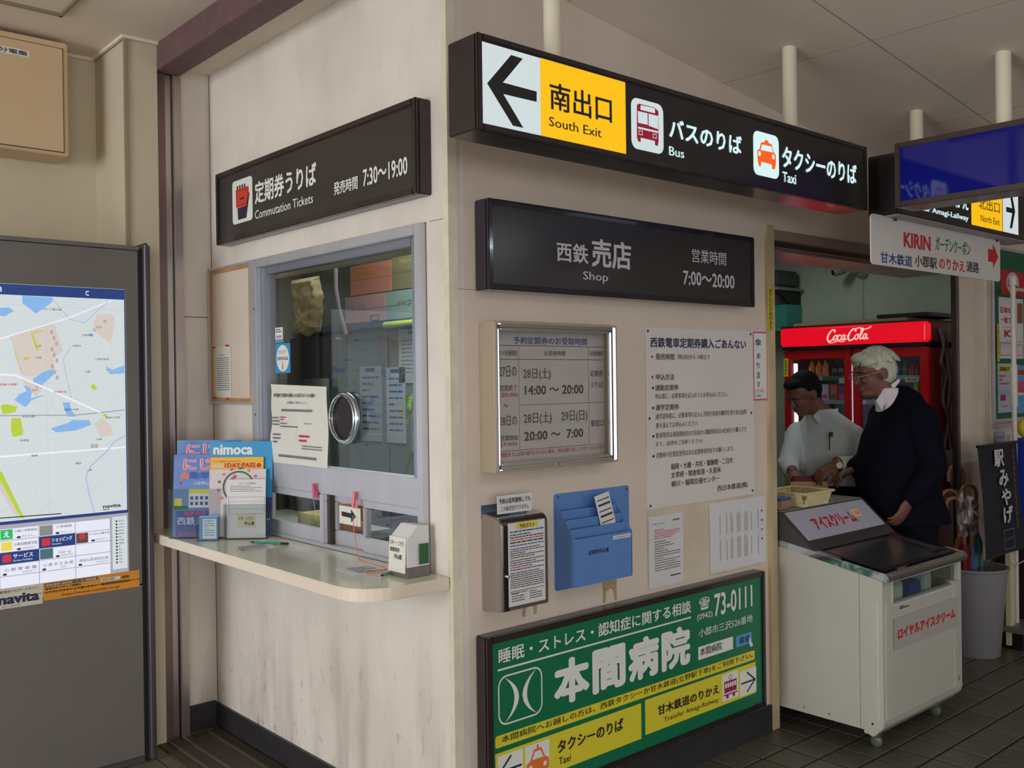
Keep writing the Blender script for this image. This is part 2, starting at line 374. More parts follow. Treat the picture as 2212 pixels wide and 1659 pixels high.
D['board']=[('西鉄電車定期券購入ごあんない',0.965,1.588,1.667,1.707,'n',3),('発売時間',0.995,1.108,1.619,1.644,'k',2),('7時30分から 19時まで',1.126,1.335,1.621,1.643,'k',1),('申込方法',0.995,1.106,1.541,1.565,'k',2),('通勤定期券',0.99,1.132,1.5,1.523,'k',2),('申込書に、必要事項を記入のうえお申込みください。',0.99,1.453,1.468,1.49,'k',1),('通学定期券',0.991,1.133,1.424,1.447,'k',2),('通学証明書に、必要事項を記入し学校代表者の職印を受け身分証明',0.99,1.584,1.39,1.412,'k',1),('書を添えてお申込みください。',0.991,1.256,1.355,1.377,'k',1),('新規発売は通用開始日の7日前から継続発売は14日前から購入でき',0.991,1.582,1.317,1.339,'k',1),('ます。(旧券をご持参ください)',0.99,1.279,1.282,1.304,'k',1),('定期券の区間変更等は次の定期券発売所でお願いします。',0.991,1.49,1.24,1.262,'k',1),('福岡・大橋・井尻・雑餉隈・二日市',1.078,1.483,1.189,1.214,'k',2),('太宰府・朝倉街道・久留米',1.079,1.4,1.156,1.181,'k',2),('柳川・福岡交通センター',1.08,1.389,1.121,1.146,'k',2),('西日本鉄道(株)',1.375,1.588,1.076,1.104,'k',2),('#r1',0.969,0.986,1.626,1.637,'r',0),('#r2',0.969,0.985,1.548,1.559,'r',0),('#k1',0.972,0.985,1.505,1.517,'k',0),('#k2',0.971,0.985,1.428,1.441,'k',0),('#k3',0.97,0.984,1.32,1.332,'k',0),('#k4',0.97,0.984,1.243,1.255,'k',0)]
D['umb']=[('傘',1.649,1.698,1.681,1.713,'n',1),('あ',1.66,1.688,1.627,1.652,'k',1),('り',1.66,1.683,1.584,1.61,'k',1),('ま',1.659,1.686,1.542,1.57,'k',1),('す',1.658,1.686,1.501,1.528,'k',1),('ビニール傘',1.646,1.703,1.482,1.495,'k',0),('￥300',1.646,1.689,1.461,1.473,'k',0)]
D['post']=[('#face',0.119,0.316,0.812,1.104,'',0),('#paper',0.142,0.303,0.824,1.091,'',0),('予約ポスト',0.189,0.257,1.07,1.086,'k',2),('#yel',0.176,0.272,1.07,1.089,'y',0)]
D['postnote']=[('#paper',0.089,0.23,1.142,1.183,'',0),('予約は証明書無し可',0.096,0.225,1.167,1.181,'k',1),('この場合郵送できません',0.105,0.213,1.152,1.165,'k',1)]
D['blue']=[('#lab',0.571,0.697,0.98,0.993,'w',0),('定期券申込書',0.514,0.617,0.941,0.957,'k',3),('通学定期券購入兼用学校承認書',0.577,0.694,0.983,0.992,'k',0)]
D['kirin']=[('KIRIN',2.057,2.303,2.089,2.153,'r',4),('ガーデンクーポン',2.35,2.705,2.098,2.16,'gn',2),('甘木鉄道',1.858,2.131,2.008,2.055,'nb',2),('小郡駅',2.155,2.361,2.014,2.064,'k',2),('のりかえ',2.382,2.642,2.019,2.069,'r',2),('通路',2.663,2.796,2.023,2.074,'k',2),('#plate',1.786,3.041,1.984,2.168,'',0)]
D['north']=[('for Amagi-Lailway',2.104,2.547,2.231,2.262,'lw',2),('#yel',2.582,2.919,2.223,2.328,'ly',0),('北出口',2.654,2.889,2.307,2.358,'b',2),('North Exit',2.676,2.887,2.25,2.281,'b',1),('#white',2.928,3.109,2.235,2.387,'lw',0)]
D['ice1']=[('#panel',1.898,2.486,0.417,0.548,'',0),('ロイヤルアイスクリーム',1.929,2.46,0.458,0.503,'r',4),('#lab',1.935,2.028,0.564,0.584,'',0)]
D['mapA']=[('#head',-0.944,-0.456,1.895,1.933,'',0),('B',-0.92,-0.907,1.904,1.918,'w',3),('C',-0.595,-0.581,1.901,1.917,'w',3)]
D['mapB']=[('#lower',-0.951,-0.458,0.837,1.04,'',0),('ショッピング',-0.784,-0.723,0.95,0.967,'w',2),('Shopping',-0.784,-0.756,0.941,0.948,'w',0),('サービス',-0.895,-0.844,0.906,0.92,'w',2),('Service Facilities',-0.895,-0.845,0.896,0.902,'w',0),('ハローきぬ整形外科',-0.888,-0.829,1.005,1.016,'k',1),('小郡三井医師会',-0.769,-0.724,1.009,1.02,'k',1),('うきは自動車学校',-0.889,-0.829,0.953,0.965,'k',1),('みつはし洋菓子店',-0.665,-0.601,0.959,0.968,'k',1),('ハ ロ ー 介 護',-0.765,-0.727,0.903,0.913,'k',1),('小郡市役所',-0.921,-0.834,0.862,0.875,'k',0),('小郡市立図書館',-0.812,-0.721,0.86,0.872,'k',0),('市営住宅駐輪場前',-0.705,-0.605,0.861,0.873,'k',0),('navita',-0.558,-0.496,1.067,1.084,'k',3),('navita',-0.95,-0.826,0.765,0.8,'k',4),('報 総合ナビゲートサイト',-0.941,-0.831,0.796,0.813,'k',1),('ビー ナビタ',-0.951,-0.884,0.75,0.76,'k',1),('駅周辺のスポット情報を',-0.807,-0.694,0.779,0.793,'k',2),('より分かりやすく より使いやすく',-0.807,-0.648,0.766,0.78,'k',2),('http://www.navita.co.jp',-0.753,-0.567,0.744,0.76,'k',2),('駅周辺情報と広告枠は無料でどうぞ',-0.806,-0.64,0.795,0.807,'w',1),('駅周辺情報',-0.63,-0.568,0.784,0.795,'k',1),('#g1',-0.931,-0.893,0.987,1.026,'gn',0),('#n1',-0.821,-0.712,0.933,0.982,'nb',0),('#n2',-0.932,-0.823,0.885,0.93,'nb',0),('#r1',-0.812,-0.788,0.944,0.968,'r',0),('#r2',-0.922,-0.899,0.897,0.92,'r',0),('#ph1',-0.821,-0.781,0.986,1.026,'',0),('#ph2',-0.708,-0.669,0.938,0.973,'',0),('#ph3',-0.821,-0.78,0.891,0.923,'',0),('#org',-0.813,-0.46,0.74,0.806,'',0),('#wht',-0.959,-0.814,0.742,0.818,'',0),('#grid',-0.934,-0.597,0.837,1.045,'',0),('#leg',-0.586,-0.466,0.839,1.028,'',0),('#rowA',-0.935,-0.597,0.984,0.985,'',0),('#rowB',-0.935,-0.597,0.936,0.937,'',0),('#rowC',-0.936,-0.598,0.883,0.884,'',0),('#colA',-0.823,-0.823,0.833,1.021,'',0),('#colB',-0.711,-0.71,0.836,1.026,'',0)]
D['map_water']=[[(-0.843,1.896),(-0.734,1.893),(-0.736,1.875),(-0.795,1.828),(-0.843,1.866)],[(-0.945,1.841),(-0.923,1.845),(-0.888,1.848),(-0.873,1.835),(-0.906,1.813),(-0.946,1.82)],[(-0.725,1.605),(-0.742,1.614),(-0.77,1.605),(-0.81,1.578),(-0.808,1.565),(-0.777,1.553)],[(-0.844,1.555),(-0.819,1.544),(-0.815,1.522),(-0.819,1.503),(-0.777,1.515),(-0.771,1.513),(-0.815,1.497),(-0.837,1.47),(-0.876,1.498),(-0.858,1.521),(-0.832,1.531)],[(-0.537,1.625),(-0.514,1.612),(-0.465,1.629),(-0.466,1.597),(-0.519,1.593),(-0.536,1.611)],[(-0.705,1.483),(-0.677,1.485),(-0.674,1.456),(-0.654,1.428),(-0.687,1.429)],[(-0.6,1.757),(-0.586,1.755),(-0.586,1.744),(-0.598,1.746)]]
D['map_water2']=[[(-0.749,1.385),(-0.683,1.405),(-0.668,1.415),(-0.605,1.412),(-0.597,1.394),(-0.655,1.373),(-0.73,1.369)]]
D['map_green']=[[(-0.816,1.755),(-0.776,1.765),(-0.774,1.76),(-0.808,1.751),(-0.787,1.689),(-0.795,1.685)],[(-0.842,1.659),(-0.824,1.663),(-0.823,1.654),(-0.839,1.648)],[(-0.599,1.547),(-0.586,1.556),(-0.572,1.539),(-0.587,1.529)],[(-0.924,1.479),(-0.905,1.484),(-0.866,1.473),(-0.874,1.452),(-0.917,1.445)],[(-0.552,1.433),(-0.543,1.436),(-0.532,1.423),(-0.552,1.424)],[(-0.875,1.688),(-0.867,1.675),(-0.847,1.591),(-0.851,1.599)]]
D['map_green2']=[[(-0.887,1.43),(-0.856,1.43),(-0.847,1.377),(-0.85,1.365),(-0.883,1.358),(-0.89,1.384)],[(-0.551,1.429),(-0.541,1.436),(-0.532,1.425),(-0.541,1.416)],[(-0.931,1.237),(-0.922,1.227),(-0.845,1.04),(-0.861,1.052),(-0.932,1.203)]]
D['map_tan']=[[(-0.89,1.742),(-0.731,1.793),(-0.698,1.686),(-0.733,1.659),(-0.729,1.612),(-0.81,1.586),(-0.847,1.591)],[(-0.567,1.834),(-0.515,1.836),(-0.498,1.818),(-0.517,1.714),(-0.577,1.762),(-0.581,1.807)],[(-0.849,1.578),(-0.771,1.543),(-0.799,1.509),(-0.827,1.535)]]
D['map_tan2']=[[(-0.586,1.396),(-0.556,1.42),(-0.517,1.383),(-0.517,1.347),(-0.562,1.341)],[(-0.932,1.203),(-0.921,1.183),(-0.861,1.047),(-0.876,1.053),(-0.932,1.165)]]
D['map_lines']=[[(-0.924,1.728),(-0.677,1.815),(-0.514,1.898)],[(-0.926,1.596),(-0.869,1.591),(-0.731,1.525),(-0.564,1.442)],[(-0.928,1.441),(-0.649,1.434),(-0.468,1.448)],[(-0.734,1.888),(-0.677,1.812),(-0.619,1.797),(-0.523,1.894)],[(-0.671,1.699),(-0.7,1.655),(-0.689,1.59),(-0.673,1.507)]]
D['map_river']=[[(-0.466,1.342),(-0.507,1.323),(-0.538,1.286),(-0.603,1.229),(-0.621,1.189),(-0.61,1.117),(-0.591,1.044)],[(-0.93,1.287),(-0.467,1.297)],[(-0.934,1.057),(-0.716,1.052)]]
# ------------------------------------------------------------------ setting: floor
def hole_wall(fr, a0, a1, b0, b1, h, d0, d1):
    mb = MB(); ha0, ha1, hb0, hb1 = h
    mb.box(fr, a0, ha0, b0, b1, d0, d1); mb.box(fr, ha1, a1, b0, b1, d0, d1)
    mb.box(fr, ha0, ha1, b0, hb0, d0, d1); mb.box(fr, ha0, ha1, hb1, b1, d0, d1)
    return mb
tile_m = [mat('floor_tile_%s' % k, c, 0.38, noise=0.3, nscale=30, bump=0.2, bscale=120) for k, c in
          (('a', (96, 91, 80)), ('b', (92, 88, 78)), ('c', (99, 94, 82)))]
GROUT = mat('dark_grout', (24, 22, 20), 0.95)
def floor_field():
    m = mat('tiled_floor_field', (114, 108, 96), 0.45)
    nt = m.node_tree; b = nt.nodes['Principled BSDF']; tc = nt.nodes['Texture Coordinate']
    mp = nt.nodes.new('ShaderNodeMapping'); mp.inputs['Location'].default_value = (-1.95, 0.463, 0)
    br = nt.nodes.new('ShaderNodeTexBrick'); br.offset = 0; br.squash = 1
    br.inputs['Scale'].default_value = 1; br.inputs['Mortar Size'].default_value = 0.0035
    br.inputs['Brick Width'].default_value = 0.165; br.inputs['Row Height'].default_value = 0.155
    br.inputs['Color1'].default_value = (lin(114), lin(108), lin(96), 1); br.inputs['Color2'].default_value = (lin(104), lin(99), lin(88), 1)
    br.inputs['Mortar'].default_value = (lin(50), lin(48), lin(44), 1)
    nt.links.new(tc.outputs['Object'], mp.inputs[0]); nt.links.new(mp.outputs[0], br.inputs[0]); nt.links.new(br.outputs[0], b.inputs['Base Color'])
    return m
TX0, TY0, PX, PY = 1.95-0.165*7, -0.463-0.155*5, 0.165, 0.155     # tile grid origin
NTX, NTY = 24, 9
fb = MB()
X1, Y1 = TX0+NTX*PX, TY0+NTY*PY
fb.wbox(-9, TX0, -12, 3.3, -0.1, 0); fb.wbox(X1, 9, -12, 3.3, -0.1, 0)
fb.wbox(TX0, X1, -12, TY0, -0.1, 0); fb.wbox(TX0, X1, Y1, 3.3, -0.1, 0)
floor = struct(fb.build('floor', floor_field()))
MB().wbox(TX0, X1, TY0, Y1, -0.1, -0.006).build('mortar_bed', GROUT, floor)
tme = {}
for i in range(NTX):
    for j in range(NTY):
        k = random.randrange(3)
        if k not in tme:
            o = MB().wbox(0.0055, PX-0.0055, 0.0055, PY-0.0055, -0.02, 0.0).build('tile', tile_m[k], floor, bevel=0.002, bseg=1)
            tme[k] = o.data
        else:
            o = bpy.data.objects.new('tile', tme[k]); COL.objects.link(o); o.parent = floor
        o.location = (TX0+i*PX, TY0+j*PY, random.uniform(-0.0008, 0.0004))
# shutter track set in the floor at the left
tr = MB(); tr.wbox(-0.30, -0.02, -0.2, 1.70, 0.0, 0.006)
track = struct(tr.build('floor_track', mat('bronze_floor_strip', (74, 64, 54), 0.55, noise=0.3, nscale=20)))
for x in (-0.255, -0.19, -0.077):
    MB().wbox(x-0.006, x+0.006, -0.2, 1.70, 0.006, 0.011).build('track_rail', mat('track_rail_metal', (120, 112, 100), 0.4, 0.6), track)

# ------------------------------------------------------------------ setting: kiosk walls
wl = hole_wall(LW, -1.76, 0.0, 0, 3.02, (-1.335, -0.118, 0.915, 2.068), -0.06, 0.0)
wall_left = struct(wl.build('wall_left', CREAM))
wf = MB(); wf.box(RW, 0.06, 1.738, 0, 3.02, -0.06, 0.0)
wall_front = struct(wf.build('wall_front', CREAM_UP))
hd = MB(); hd.box(RW, 1.738, 3.62, 2.185, 3.0, -0.06, 0.0)
wall_header = struct(hd.build('wall_header', CREAM_UP))
wr = MB(); wr.box(RW, 3.62, 7.0, 0, 3.0, -0.015, 0.0)
wall_right = struct(wr.build('wall_right', CREAM_UP))
# wall between kiosk corner and steel jamb, jamb, pier, back wall
wb = MB(); wb.wbox(-0.156, 0.0, 1.76, 1.85, 0, 2.95); struct(wb.build('wall_return', CREAM))
pier_m = grime('pier_panel', (206, 194, 170), (140, 126, 100), lowdirt=False)
wp = MB(); wp.wbox(-0.395, -0.262, 1.69, 2.2, 0, 3.03)
pier = struct(wp.build('wall_pier', pier_m))
MB().wbox(-0.402, -0.385, 1.683, 1.70, 0, 3.02).build('corner_bead', mat('corner_bead_paint', (150, 138, 118), 0.5), pier)
wk = MB(); wk.wbox(-8, -0.39, 2.07, 2.2, 0, 3.03)
wall_back = struct(wk.build('wall_back', grime('back_wall_panel', (214, 202, 176), (150, 136, 108), lowdirt=False)))
# panel joints (recessed dark gaps read as thin fillets)
JT = mat('panel_joint', (128, 112, 92), 0.8)
for (fr, a0, a1, b0, b1, par) in ((LW, -1.757, -1.75, 0.1, 2.95, wall_left), (LW, -0.10, -0.004, 2.066, 2.068, wall_left),
                                  (RW, 0.0, 0.148, 1.842, 1.8435, wall_front)):
    MB().box(fr, a0, a1, b0, b1, -0.001, 0.0008).build('panel_joint', JT, par)
MB().wbox(-0.14, 0.0, 1.7585, 1.7605, 1.848, 1.852).build('panel_joint', JT, wall_left)
# white angle bead on the outer kiosk corner
cb = MB(); cb.prism(WORLD, [(-0.003, -0.003), (0.034, -0.003), (0.034, 0.0005), (0.0005, 0.0005), (0.0005, 0.024), (-0.003, 0.024)], 0.13, 3.0)
struct(cb.build('trim_1', mat('corner_trim_white', (232, 222, 200), 0.5, noise=0.2, nscale=9)))
# jamb at the end of the front wall
tp = MB(); tp.wbox(1.738, 1.800, -0.012, 0.075, 0.0, 2.215)
struct(tp.build('trim_2', mat('jamb_paint', (206, 184, 148), 0.55, noise=0.35, nscale=9, stretch=(1, 1, .3)), bevel=0.004))
# stainless jamb under the maroon beam
sj = thing('steel_jamb', 'tall brushed stainless door jamb column under the maroon beam', 'jamb', (-0.21, 1.72, 0))
MB().wbox(-0.262, -0.224, 1.702, 1.80, 0, 2.897).build('flange', mat('jamb_flange', (140, 118, 112), 0.4, 0.8, noise=0.3, nscale=5, stretch=(1, 1, .1)), sj)
MB().wbox(-0.222, -0.194, 1.715, 1.80, 0, 2.897).build('guide_channel', STEEL, sj, bevel=0.003)
MB().wbox(-0.190, -0.154, 1.695, 1.80, 0, 2.897).build('guide_channel', STEEL, sj, bevel=0.003)
# beam
bm_ = MB(); bm_.wbox(-0.262, -0.154, -3.0, 1.80, 2.90, 3.03)
beam = struct(bm_.build('beam', MAROON, bevel=0.003))
# ceiling
cl = MB(); cl.wbox(-8, -0.262, -9, 2.2, 3.018, 3.1); ceiling = struct(cl.build('ceiling', CEIL))
MB().wbox(-8, -0.402, 2.055, 2.07, 3.003, 3.018).build('ceiling_moulding', CEIL, ceiling)
MB().wbox(-0.414, -0.402, 1.672, 2.055, 3.006, 3.018).build('ceiling_moulding', CEIL, ceiling)
MB().wbox(-0.402, -0.262, 1.672, 1.684, 3.006, 3.018).build('ceiling_moulding', CEIL, ceiling)
MB().wbox(-0.154, 0.0, -9, 1.80, 2.944, 3.1).build('ceiling_soffit', CEIL, ceiling)
def zc(x): return 2.955-0.125*max(x, 0)
XS = [0.0, 0.546, 1.456, 2.366, 3.276, 4.186, 5.096, 6.0, 7.0]; YS = [0.0, -0.655, -2.475, -4.295, -6.1, -9.0]
for i in range(len(XS)-1):
    for j in range(len(YS)-1):
        g = 0.0012
        x0, x1, y1, y0 = XS[i]+g, XS[i+1]-g, YS[j]-g, YS[j+1]+g
        mb = MB(); mb.v = [Vector(p) for p in ((x0, y0, zc(x0)), (x1, y0, zc(x1)), (x1, y1, zc(x1)), (x0, y1, zc(x0)), (x0, y0, zc(x0)+.012), (x1, y0, zc(x1)+.012), (x1, y1, zc(x1)+.012), (x0, y1, zc(x0)+.012))]
        mb.f = [(0, 3, 2, 1), (4, 5, 6, 7), (0, 1, 5, 4), (1, 2, 6, 5), (2, 3, 7, 6), (3, 0, 4, 7)]
        mb.build('ceiling_panel', CEIL, ceiling)
mb = MB(); mb.v = [Vector(p) for p in ((0, -9, zc(0)+.013), (7, -9, zc(7)+.013), (7, 0, zc(7)+.013), (0, 0, zc(0)+.013))]; mb.f = [(0, 1, 2, 3)]
mb.build('ceiling_backing', mat('ceiling_gap', (96, 80, 62), 0.9), ceiling)
CJ = mat('ceiling_joint', (168, 148, 126), .9)
for x in XS[1:6]: MB().wbox(x-.0018, x+.0018, -6.1, 0, zc(x)-.0008, zc(x)+.002).build('panel_joint', CJ, ceiling)
for y in YS[1:4]:
    mb = MB(); mb.v = [Vector(p) for p in ((0, y-.0018, zc(0)-.0008), (7, y-.0018, zc(7)-.0008), (7, y+.0018, zc(7)-.0008), (0, y+.0018, zc(0)-.0008))]; mb.f = [(0, 3, 2, 1)]; mb.build('panel_joint', CJ, ceiling)
# recessed hatch in the left ceiling
ha = MB()
for (x0, x1, y0, y1) in ((-1.3, -0.67, 1.595, 1.607), (-0.682, -0.67, 0.9, 1.607), (-1.3, -0.67, 0.9, 0.912), (-1.3, -1.288, 0.9, 1.607)): ha.wbox(x0, x1, y0, y1, 3.006, 3.018)
tag(ha.build('ceiling_hatch_frame', mat('hatch_metal', (150, 140, 118), 0.4, 0.4)), 'thin metal frame of a square hatch in the ceiling above the yellow box', 'hatch')
for k, (lx, ly) in enumerate(((0.4, -2.6), (2.6, -2.6), (0.4, -4.6), (2.6, -4.6))):
    t = thing('ceiling_light', 'fluorescent ceiling light over the concourse behind the viewer, %s row, %s one' % ('near' if ly > -3 else 'far', 'left' if lx < 1 else 'right'), 'lamp', (lx, ly, 2.5), 'concourse ceiling lights')
    MB().wbox(lx-.62, lx+.62, ly-.09, ly+.09, zc(lx+.62)-.075, zc(lx+.62)-.01).build('housing', mat('fixture_white', (220, 220, 215), .5), t, bevel=.01)
    MB().lathe((lx-.58, ly, zc(lx+.62)-.098), [(0.016, 0), (0.016, 1.16)], 12, (1, 0, 0)).build('tube', mat('fluorescent_glow', (226, 238, 255), .4, emit=9), t, smooth=True)
    area('ceiling_light_glow', (lx, ly, zc(lx+.62)-.12), (lx, ly, 0), 1.16, 0.05, 6, (0.95, 0.98, 1.0))
t = thing('shop_lamp', 'fluorescent lamp on the ceiling inside the shop', 'lamp', (3.0, 1.0, 2.6))
MB().lathe((2.5, 1.0, 2.60), [(0.016, 0), (0.016, 1.0)], 12, (1, 0, 0)).build('tube', mat('shop_tube_glow', (240, 250, 240), .4, emit=1.5), t, smooth=True)
MB().wbox(2.45, 3.55, 0.95, 1.05, 2.63, 2.66).build('tray', CEIL, t)
area('shop_lamp_light', (3.0, 1.0, 2.57), (3.0, 1.0, 0), 1.0, 0.1, 4.8, (0.95, 1.0, 0.94))
# enclosing hall, mostly behind the camera
wh = MB(); wh.wbox(7.0, 7.1, -9, 0, 0, 3.05); struct(wh.build('wall_far_end', grime('far_wall', (190, 172, 150), (100, 90, 75), lowdirt=False)))
ws = MB(); ws.wbox(0.4, 3.6, -9.1, -9.0, 0, 3.1); ws.wbox(6.6, 7, -9.1, -9.0, 0, 3.1); ws.wbox(-8, 7, -9.1, -9.0, 2.4, 3.1); ws.wbox(-8.1, -8, -9, -2.6, 0, 3.1); struct(ws.build('wall_unseen', MATS['far_wall']))  # unseen walls; openings shaped to dim the right and feed chrome reflections
# shop interior shell
si = MB(); si.wbox(4.30, 4.36, 0.06, 2.8, 0, 2.8); si.wbox(1.742, 4.36, 2.8, 2.86, 0, 2.8); wsi = struct(si.build('wall_shop', GREENWALL))
MB().wbox(1.742, 4.3, 0.06, 2.8, 2.66, 2.7).build('shop_ceiling', GREENWALL, wsi)
MB().wbox(4.296, 4.3, 0.925, 0.933, 0, 2.6).build('panel_joint', mat('green_wall_joint', (160, 172, 158), 0.7), wsi)
po = MB(); po.wbox(1.70, 1.742, 0.06, 3.2, 0, 2.9); struct(po.build('wall_partition', GREENWALL))
oi = MB(); oi.wbox(0.06, 1.70, 3.2, 3.26, 0, 2.9); oi.wbox(-0.0, 0.06, 1.85, 3.26, 0, 2.9); woi = struct(oi.build('wall_office', mat('office_wall', (128, 126, 118), 0.8)))
MB().wbox(0.06, 1.70, 0.06, 3.2, 2.62, 2.66).build('office_ceiling', mat('office_ceiling_paint', (190, 178, 150), 0.8), woi)
# shutter housing in the shop header
sh = thing('shutter_housing', 'brown grey roller shutter housing across the top of the shop opening', 'shutter', (2.7, 0.1, 2.1))
MB().wbox(1.80, 3.60, -0.014, 0.06, 2.150, 2.196).build('front_rail', mat('shutter_paint', (150, 128, 116), 0.3, noise=.1), sh, bevel=0.004)
MB().wbox(1.80, 3.60, 0.02, 0.14, 2.128, 2.150).build('guide_slot', mat('shutter_slot', (52, 40, 42), 0.4), sh)
MB().wbox(1.80, 3.60, 0.06, 0.30, 2.118, 2.50).build('shutter_box', mat('shutter_box_paint', (140, 122, 116), 0.25), sh, bevel=0.004)
# right jamb of the shop opening and strips
tj = MB(); tj.wbox(3.578, 3.60, -0.008, 0.012, 0, 2.15); struct(tj.build('trim_3', mat('dark_jamb_strip', (40, 28, 26), 0.4)))
tk = MB(); tk.wbox(3.60, 3.625, -0.014, 0.015, 0, 2.2); struct(tk.build('trim_4', mat('grey_jamb_strip', (96, 90, 82), 0.5)))
tl = MB(); tl.wbox(3.985, 4.005, -0.02, 0.0, 0, 2.45); struct(tl.build('trim_5', mat('pale_strip', (200, 190, 172), 0.5)))
# baseboards
bb = MB(); bb.box(LW, -1.76, 0.012, 0, 0.107, 0, 0.012); struct(bb.build('baseboard_left', BASE))
bb = MB(); bb.box(RW, -0.012, 1.738, 0, 0.118, 0, 0.012); struct(bb.build('baseboard_front', BASE))
bb = MB(); bb.wbox(-0.154, -0.012, 1.745, 1.76, 0, 0.115); struct(bb.build('baseboard_return', BASE))
bb = MB(); bb.box(RW, 3.63, 7.0, 0, 0.11, 0, 0.012); struct(bb.build('baseboard_right', BASE))
# clear film stuck along the foot of the front wall is left plain; tape remains below
for (a, b, w, h) in ((0.325, 0.775, 0.068, 0.052), (0.725, 0.77, 0.075, 0.075)):
    mb = MB(); mb.prism(RW, [(a-w/2, b-h/2), (a-w/2+.014, b-h/2), (a-w/4, b), (a, b+h*.14), (a+w/4, b), (a+w/2-.014, b-h/2), (a+w/2, b-h/2), (a+w/2, b+h/2), (a-w/2, b+h/2)], 0.0, 0.0006)
    tag(mb.build('tape_remnant', TAPE), 'arched brown tape scrap on the wall below the %s' % ('steel post box' if a < .5 else 'blue form holder'), 'tape')
# ------------------------------------------------------------------ ticket window
GL = glass('window_glass', (0.82, 0.88, 0.89), 0.0, 0.08)
win = thing('ticket_window', 'aluminium framed ticket window with a speaking ring in the left wall', 'window', (0, 0.72, 0.925))
def wbar(name, y0, y1, z0, z1, d0, d1, par=win, m=ALU, bev=0.003):
    return MB().box(LW, -y1, -y0, z0, z1, d0, d1).build(name, m, par, bevel=bev)
wbar('frame_stile', 0.122, 0.160, 0.925, 2.066, -0.06, 0.022)
wbar('frame_stile', 1.285, 1.332, 0.925, 2.066, -0.06, 0.022)
wbar('frame_head', 0.160, 1.285, 2.030, 2.066, -0.06, 0.022)
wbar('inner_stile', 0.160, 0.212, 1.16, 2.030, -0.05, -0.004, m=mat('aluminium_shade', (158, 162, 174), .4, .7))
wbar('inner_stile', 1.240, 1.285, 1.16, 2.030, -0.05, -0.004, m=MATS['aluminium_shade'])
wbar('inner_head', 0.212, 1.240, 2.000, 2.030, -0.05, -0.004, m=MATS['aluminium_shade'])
wbar('mid_rail', 0.160, 1.285, 1.128, 1.228, -0.05, 0.004)
wbar('track_sill', 0.160, 1.285, 0.925, 0.940, -0.06, 0.006)
MB().box(LW, -1.242, -0.210, 1.226, 2.002, -0.022, -0.018).build('glass_pane', GL, win)
# lower sliding sashes
for (y0, y1, d, s0, s1) in ((0.775, 1.222, 0.0, 0.035, 0.012), (0.525, 0.752, -0.022, 0.0, 0.012), (0.168, 0.527, -0.002, 0.012, 0.03)):
    sa = wbar('sash', y0, y1, 0.940, 0.992, d-0.018, d)
    wbar('sash_rail', y0, y1, 1.100, 1.128, d-0.018, d, sa)
    wbar('sash_stile', y0, y0+0.024, 0.992, 1.100, d-0.018, d, sa)
    wbar('sash_stile', y1-0.014, y1, 0.992, 1.100, d-0.018, d, sa)
    MB().box(LW, -y1+0.01, -y0-0.02, 0.985, 1.105, d-0.012, d-0.008).build('sash_glass', glass('sash_glass', (0.88, 0.92, 0.92), 0.0, 0.08), sa)
wbar('centre_post', 0.752, 0.777, 0.938, 1.128, -0.03, -0.004, m=mat('dark_gap', (60, 52, 50), 0.5))
wbar('post_face', 0.783, 0.812, 0.938, 1.128, -0.02, 0.008)
# speaking ring with its mesh
ring = MB(); c0 = LW.p(-0.637, 1.418, 0.0)
pts = [c0 + Vector((0, 1, 0))*0.088*math.cos(t*math.pi/20) + Vector((0, 0, 1))*0.088*math.sin(t*math.pi/20) for t in range(41)]
ring.tube(pts, 0.0095, 10, cap=False)
pts = [p + (p-c0)*-0.05 + Vector((-0.012, 0, 0)) for p in pts]
ring.tube(pts, 0.004, 8, cap=False)
rg = ring.build('speaking_ring', CHROME, win, smooth=True)
MB().lathe(c0+Vector((0.002, 0, 0)), [(0.086, 0), (0.086, 0.006)], 40, (1, 0, 0)).build('speaker_mesh', mat('mesh_disc', (96, 88, 86), 0.4, 0.6), rg)
ms = MB()
for i in range(-10, 11):
    h = math.sqrt(max(0.0, 0.084**2-(i*0.008)**2))
    if h > 0.01:
        ms.box(LW, -0.637+i*0.008-0.0012, -0.637+i*0.008+0.0012, 1.418-h, 1.418+h, 0.0, 0.001)
        ms.box(LW, -0.637-h, -0.637+h, 1.418+i*0.008-0.0012, 1.418+i*0.008+0.0012, 0.0, 0.0012)
mo = ms.build('mesh_wires', mat('mesh_wire', (60, 54, 54), 0.4, 0.7), rg); mo['kind'] = 'stuff'
for y in (1.30,):
    for z in (1.02, 1.42, 1.86):
        MB().lathe(LW.p(-y, z, 0.022), [(0.004, 0), (0.004, 0.002)], 10, (-1, 0, 0)).build('screw', GREYD, win)
# stickers on the glass
GS = -0.0165
nm = rect(LW, -1.190, -1.068, 1.590, 1.710, mat('sticker_blue', (60, 150, 206), 0.4), None, GS, 0.001, 'window_sticker')
tag(nm, 'blue sticker with a white oval and the word nimoca on the window glass', 'sticker')
mb = MB(); mb.prism(LW, [(-1.129+0.052*math.cos(t*math.pi/16), 1.650+0.054*math.sin(t*math.pi/16)) for t in range(32)], GS, GS+0.0006); mb.build('oval', WHITE, nm)
text(LW, 'nimoca', -1.175, -1.084, 1.642, 1.660, BLUEP, nm, 2, GS+0.001)
text(LW, 'i', -1.134, -1.124, 1.603, 1.635, ORANGE, nm, 2, GS+0.001)
text(LW, '使えます', -1.158, -1.100, 1.668, 1.684, GREYP, nm, 0, GS+0.001)
n2 = rect(LW, -1.190, -1.128, 1.714, 1.776, WHITE, None, GS, 0.001, 'window_sticker'); tag(n2, 'small white sticker with red figures above the blue oval sticker', 'sticker')
rect(LW, -1.190, -1.128, 1.714, 1.728, SKYB, n2, GS+0.0005, name='band')
